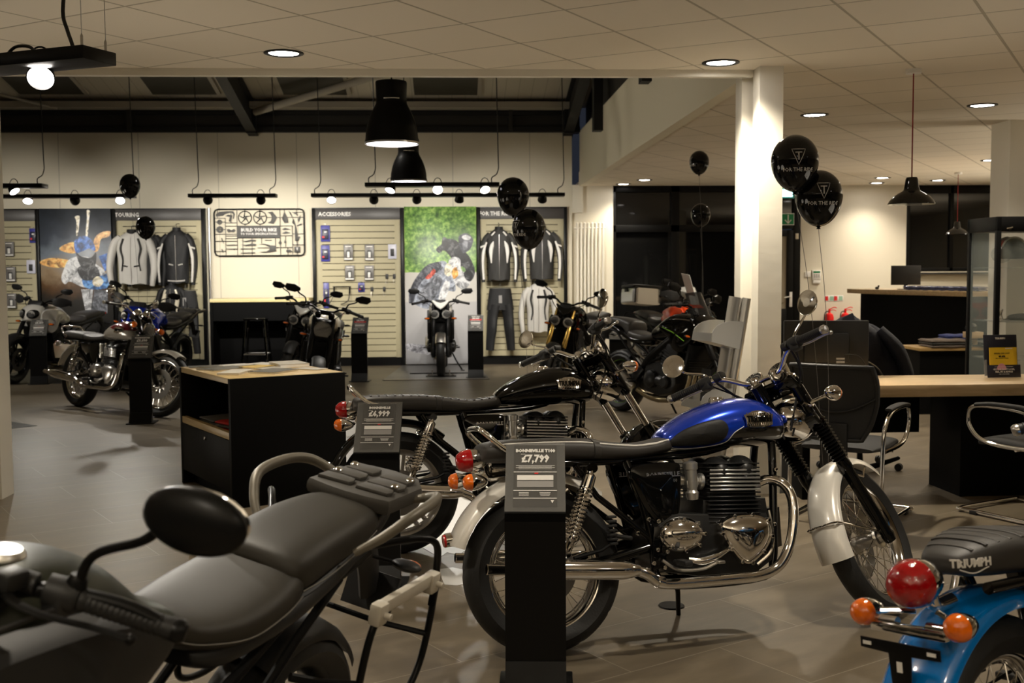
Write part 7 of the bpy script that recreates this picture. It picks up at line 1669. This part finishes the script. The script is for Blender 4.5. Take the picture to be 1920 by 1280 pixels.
t = wallbox('fire_notice', 'red and green fire notice above the right extinguisher', 'sign', 6.20, .98, .16, .10, .003, 'white', 'fire notices'); MB().box((-.045, -.004, 0), (.05, .002, .07)).build('red_field', 'red_print', t); MB().box((.035, -.004, 0), (.06, .002, .07)).build('green_field', 'green_pale', t)
def extinguisher(label, x, mt2):
    t = thing('fire_extinguisher', label, 'fire extinguisher', (x, 17.52, .38), group='red fire extinguishers'); MB().lathe([(0, 0), (.065, .0), (.07, .01), (.07, .30), (.055, .35), (.02, .37), (.02, .39), (0, .39)], n=24).build('cylinder', 'red_plastic', t)
    MB().lathe([(.0708, .12), (.0708, .24)], n=24).build('label_band', mt2, t); MB().box((0, 0, .41), (.03, .03, .05), bevel=.004).tube([(0, 0, .43), (.07, -.02, .46), (.11, -.03, .45)], .007, n=6, k=3).tube([(0, 0, .41), (.06, -.02, .42), (.10, -.03, .40)], .006, n=6, k=3).build('trigger', 'red_plastic', t)
    MB().tube([(-.02, 0, .40), (-.08, -.02, .36), (-.085, -.02, .15), (-.08, -.02, .08)], .009, n=8, k=4).build('hose', 'cable', t)
    MB().box((0, .04, -.02), (.12, .08, .03)).box((0, .085, .15), (.10, .012, .36)).build('wall_bracket', 'dark_grey', t)
extinguisher('red fire extinguisher with cream label, left of the pair', 6.02, 'cream_paint'); extinguisher('red fire extinguisher with black label, right of the pair', 6.28, 'black_matt')
t = thing('exit_sign', 'lit turquoise exit sign partly behind the white column', 'sign', (5.26, 17.5, 2.66)); MB().box((0, 0, 0), (.32, .05, .17), bevel=.004).build('sign_case', 'green_teal', t); MB().box((0, -.027, 0), (.25, .003, .12)).build('lit_panel', 'exit_glow', t)
MB().tube([(0, .02, .08), (0, .06, .13)], .01, n=6).build('sign_bracket', 'dark_grey', t)
t = thing('exit_arrow_sign', 'green sign with a white downward arrow over the dark door', 'sign', (5.29, 17.555, 2.25)); MB().box((0, 0, 0), (.30, .008, .185), bevel=.001).build('sign_board', 'white', t); MB().box((0, -.005, 0), (.285, .002, .165)).build('green_field', 'green_sign', t)
MB().tube([(.05, -.0065, .07), (.05, -.0065, -.06)], .010, n=4).tube([(0, -.0065, -.01), (.05, -.0065, -.065), (.10, -.0065, -.01)], .010, n=4).build('arrow', 'white', t)
tagp(MB().box((5.50, 17.60, 1.98), (.05, .04, .09), bevel=.004).build('door_closer_box', 'cream_paint'), 'small cream box at the top corner of the dark door', 'wall box')
# ---------------------------------------------------------------- balloons
M['print_silver'] = mat('silver_print', (.55, .53, .50), .4)
t = thing('screen_paper', 'white sheet of paper tucked in the windscreen of the orange tourer', 'paper', (2.90, 13.62, 1.28), (.1, -.35, .25)); MB().box((0, 0, 0), (.004, .21, .28)).build('paper_sheet', 'paper', t)
def balloon(label, x, y, z, r, logo, end, rot=0.0, tilt=0.0):
    t = thing('balloon', label, 'balloon', (x, y, z), (0, 0, 0), group='black helium balloons')
    pr = [(0, r*1.12)] + [(r*math.sin(a)*(1.0 if a < PI/2 else 1 - .10*((a-PI/2)/(PI/2))), r*(1.12*math.cos(a) if a < PI/2 else 1.30*math.cos(a) + .0)) for a in [PI*k/24 for k in range(1, 24)]] + [(.012, -r*1.31), (.007, -r*1.345), (.014, -r*1.40), (.004, -r*1.40)]
    b = MB().lathe(pr, n=48).build('balloon_skin', 'balloon', t, ang=60)
    MB().tube([(0, 0, -r*1.37)] + [tuple(Vector((0, 0, -r*1.37)).lerp(Vector(end) - Vector((x, y, z)), f) + Vector((.02*math.sin(f*5), 0, 0))) for f in (.25, .5, .75, 1)], .0016, n=5, k=4).build('string', 'string_m', t)
    if logo:
        # wrap the print onto the skin
        def surf(a, zz): # a azimuth, zz height
            u_ = max(-1, min(1, zz/(r*1.12))) if zz > 0 else max(-1, zz/(r*1.30)); rr = r*math.sqrt(max(0, 1 - u_*u_))
            rr *= 1 if zz > 0 else 1 - .10*(math.asin(min(1, -u_))/(PI/2)); return Vector((math.cos(a)*rr, math.sin(a)*rr, zz))
        mb = MB(); T = Matrix.Identity(4)
        text_add(mb, 'FOR THE RIDE', r*.22, T @ Matrix.Translation((0, -r*.42, 0)), ext=.0002, bold=.0003)
        text_add(mb, 'T', r*.50, T @ Matrix.Translation((0, r*.12, 0)), ext=.0002, bold=0)
        s_ = r; tri = [(-s_*.30, s_*.42), (s_*.30, s_*.42), (0, -s_*.22)]
        m2 = MB(); m2.tube([(p[0], p[1], 0) for q in range(3) for p in [tuple(Vector(tri[q]).lerp(Vector(tri[(q+1) % 3]), f)) for f in (0, .2, .4, .6, .8)]], r*.012, n=4, closed=True); mb.add(m2.v, m2.f)
        mb.v = [surf(rot + p.x/r, p.y + tilt) * (1.013 + p.z*2) for p in mb.v]; mb.build('balloon_print', 'print_silver', b)
    return t

balloon('far black balloon at the left, above the touring sign', -3.52, 12.4, 2.43, .110, False, (-3.4, 12.3, .0))
balloon('black balloon just below the highest one at the left, before the jackets', -3.46, 12.75, 1.99, .108, False, (-3.4, 12.3, .0))
balloon('black balloon above its twin, left of the roof bay edge', .455, 8.45, 2.05, .122, False, (.6, 8.2, .0))
balloon('black balloon with a partly seen print, below its twin before the charcoal jackets', .555, 8.2, 1.795, .124, True, (.6, 8.2, .0), rot=D(-145), tilt=.0)
balloon('single black balloon high in front of the dark glazing', 2.49, 11.2, 2.56, .100, True, (2.54, 11.2, .0), rot=D(-165))
balloon('black balloon low before the dark glazing, under the single one', 2.53, 11.3, 2.035, .100, False, (2.54, 11.2, .0))
balloon('large black balloon with FOR THE RIDE print, upper of the right pair', 1.845, 5.95, 2.065, .127, True, (2.02, 5.75, .0), rot=D(-98), tilt=.0)
balloon('large black balloon with FOR THE RIDE print, lower of the right pair', 1.995, 6.0, 1.88, .127, True, (2.02, 5.75, .0), rot=D(-96), tilt=.01)
# ---------------------------------------------------------------- floor pieces
t = thing('display_mat', 'grey ribbed display mat under the white front-facing motorcycle', 'floor mat', (-.19, 16.1, 0)); MB().prism([(-.78, -1.15), (.66, -1.15), (.56, 1.15), (-.62, 1.15)], .006, axis='z', c=(0, 0, .003), bevel=.001).build('mat_sheet', 'mat_grey', t)
MB().box((-.06, -1.12, .008), (1.42, .05, .008), bevel=.003).build('mat_edge', 'satin_chrome', t)
t = thing('display_mat', 'dark display mat under the white adventure motorcycle, left', 'floor mat', (-5.3, 16.0, 0)); MB().prism([(-1.2, -.95), (.9, -.95), (.9, .95), (-1.2, .95)], .006, axis='z', c=(0, 0, .003)).build('mat_sheet', 'dark_grey', t)
t = thing('floor_graphic', 'black triangular emblem laid in the floor at the left edge', 'floor graphic', (0, 0, 0))
MB().prism([(-4.06, 10.94), (-5.1, 11.85), (-5.1, 9.95)], .002, axis='z', c=(0, 0, .001)).build('graphic_outline', 'black_satin', t)
MB().tube([(-4.30, 10.93, .0022), (-5.05, 11.55, .0022), (-5.05, 10.2, .0022)], .012, n=4, closed=True, flat=.05).build('graphic_line', 'white', t)

t = thing('floor_glare_patch', 'torn-edged patch of painted wall glare on the floor under the black motorcycle rear wheel', 'painted glare', (0, 0, 0))  # glare of the lit back wall, painted as a pale flat shape
MB().prism([(-.75, 6.9), (-.3, 7.3), (.2, 7.2), (.32, 6.6), (.24, 6.22), (.17, 6.16), (.12, 5.80), (.06, 5.86), (.01, 5.74), (-.05, 5.80), (-.09, 5.70), (-.2, 5.95), (-.42, 6.0), (-.8, 6.2)], .0016, axis='z', c=(0, 0, .0008)).build('sheet', 'painted_glare', t)
t = thing('floor_glare_spot', 'small spot of painted wall glare on the floor beside the blue bike silencer', 'painted glare', (0, 0, 0)); MB().prism([(-.09, 5.47), (-.02, 5.50), (.05, 5.44), (.07, 5.22), (.0, 5.18), (-.06, 5.2)], .0016, axis='z', c=(0, 0, .0008)).build('sheet', 'painted_glare', t)  # smaller separate piece of the painted floor glare
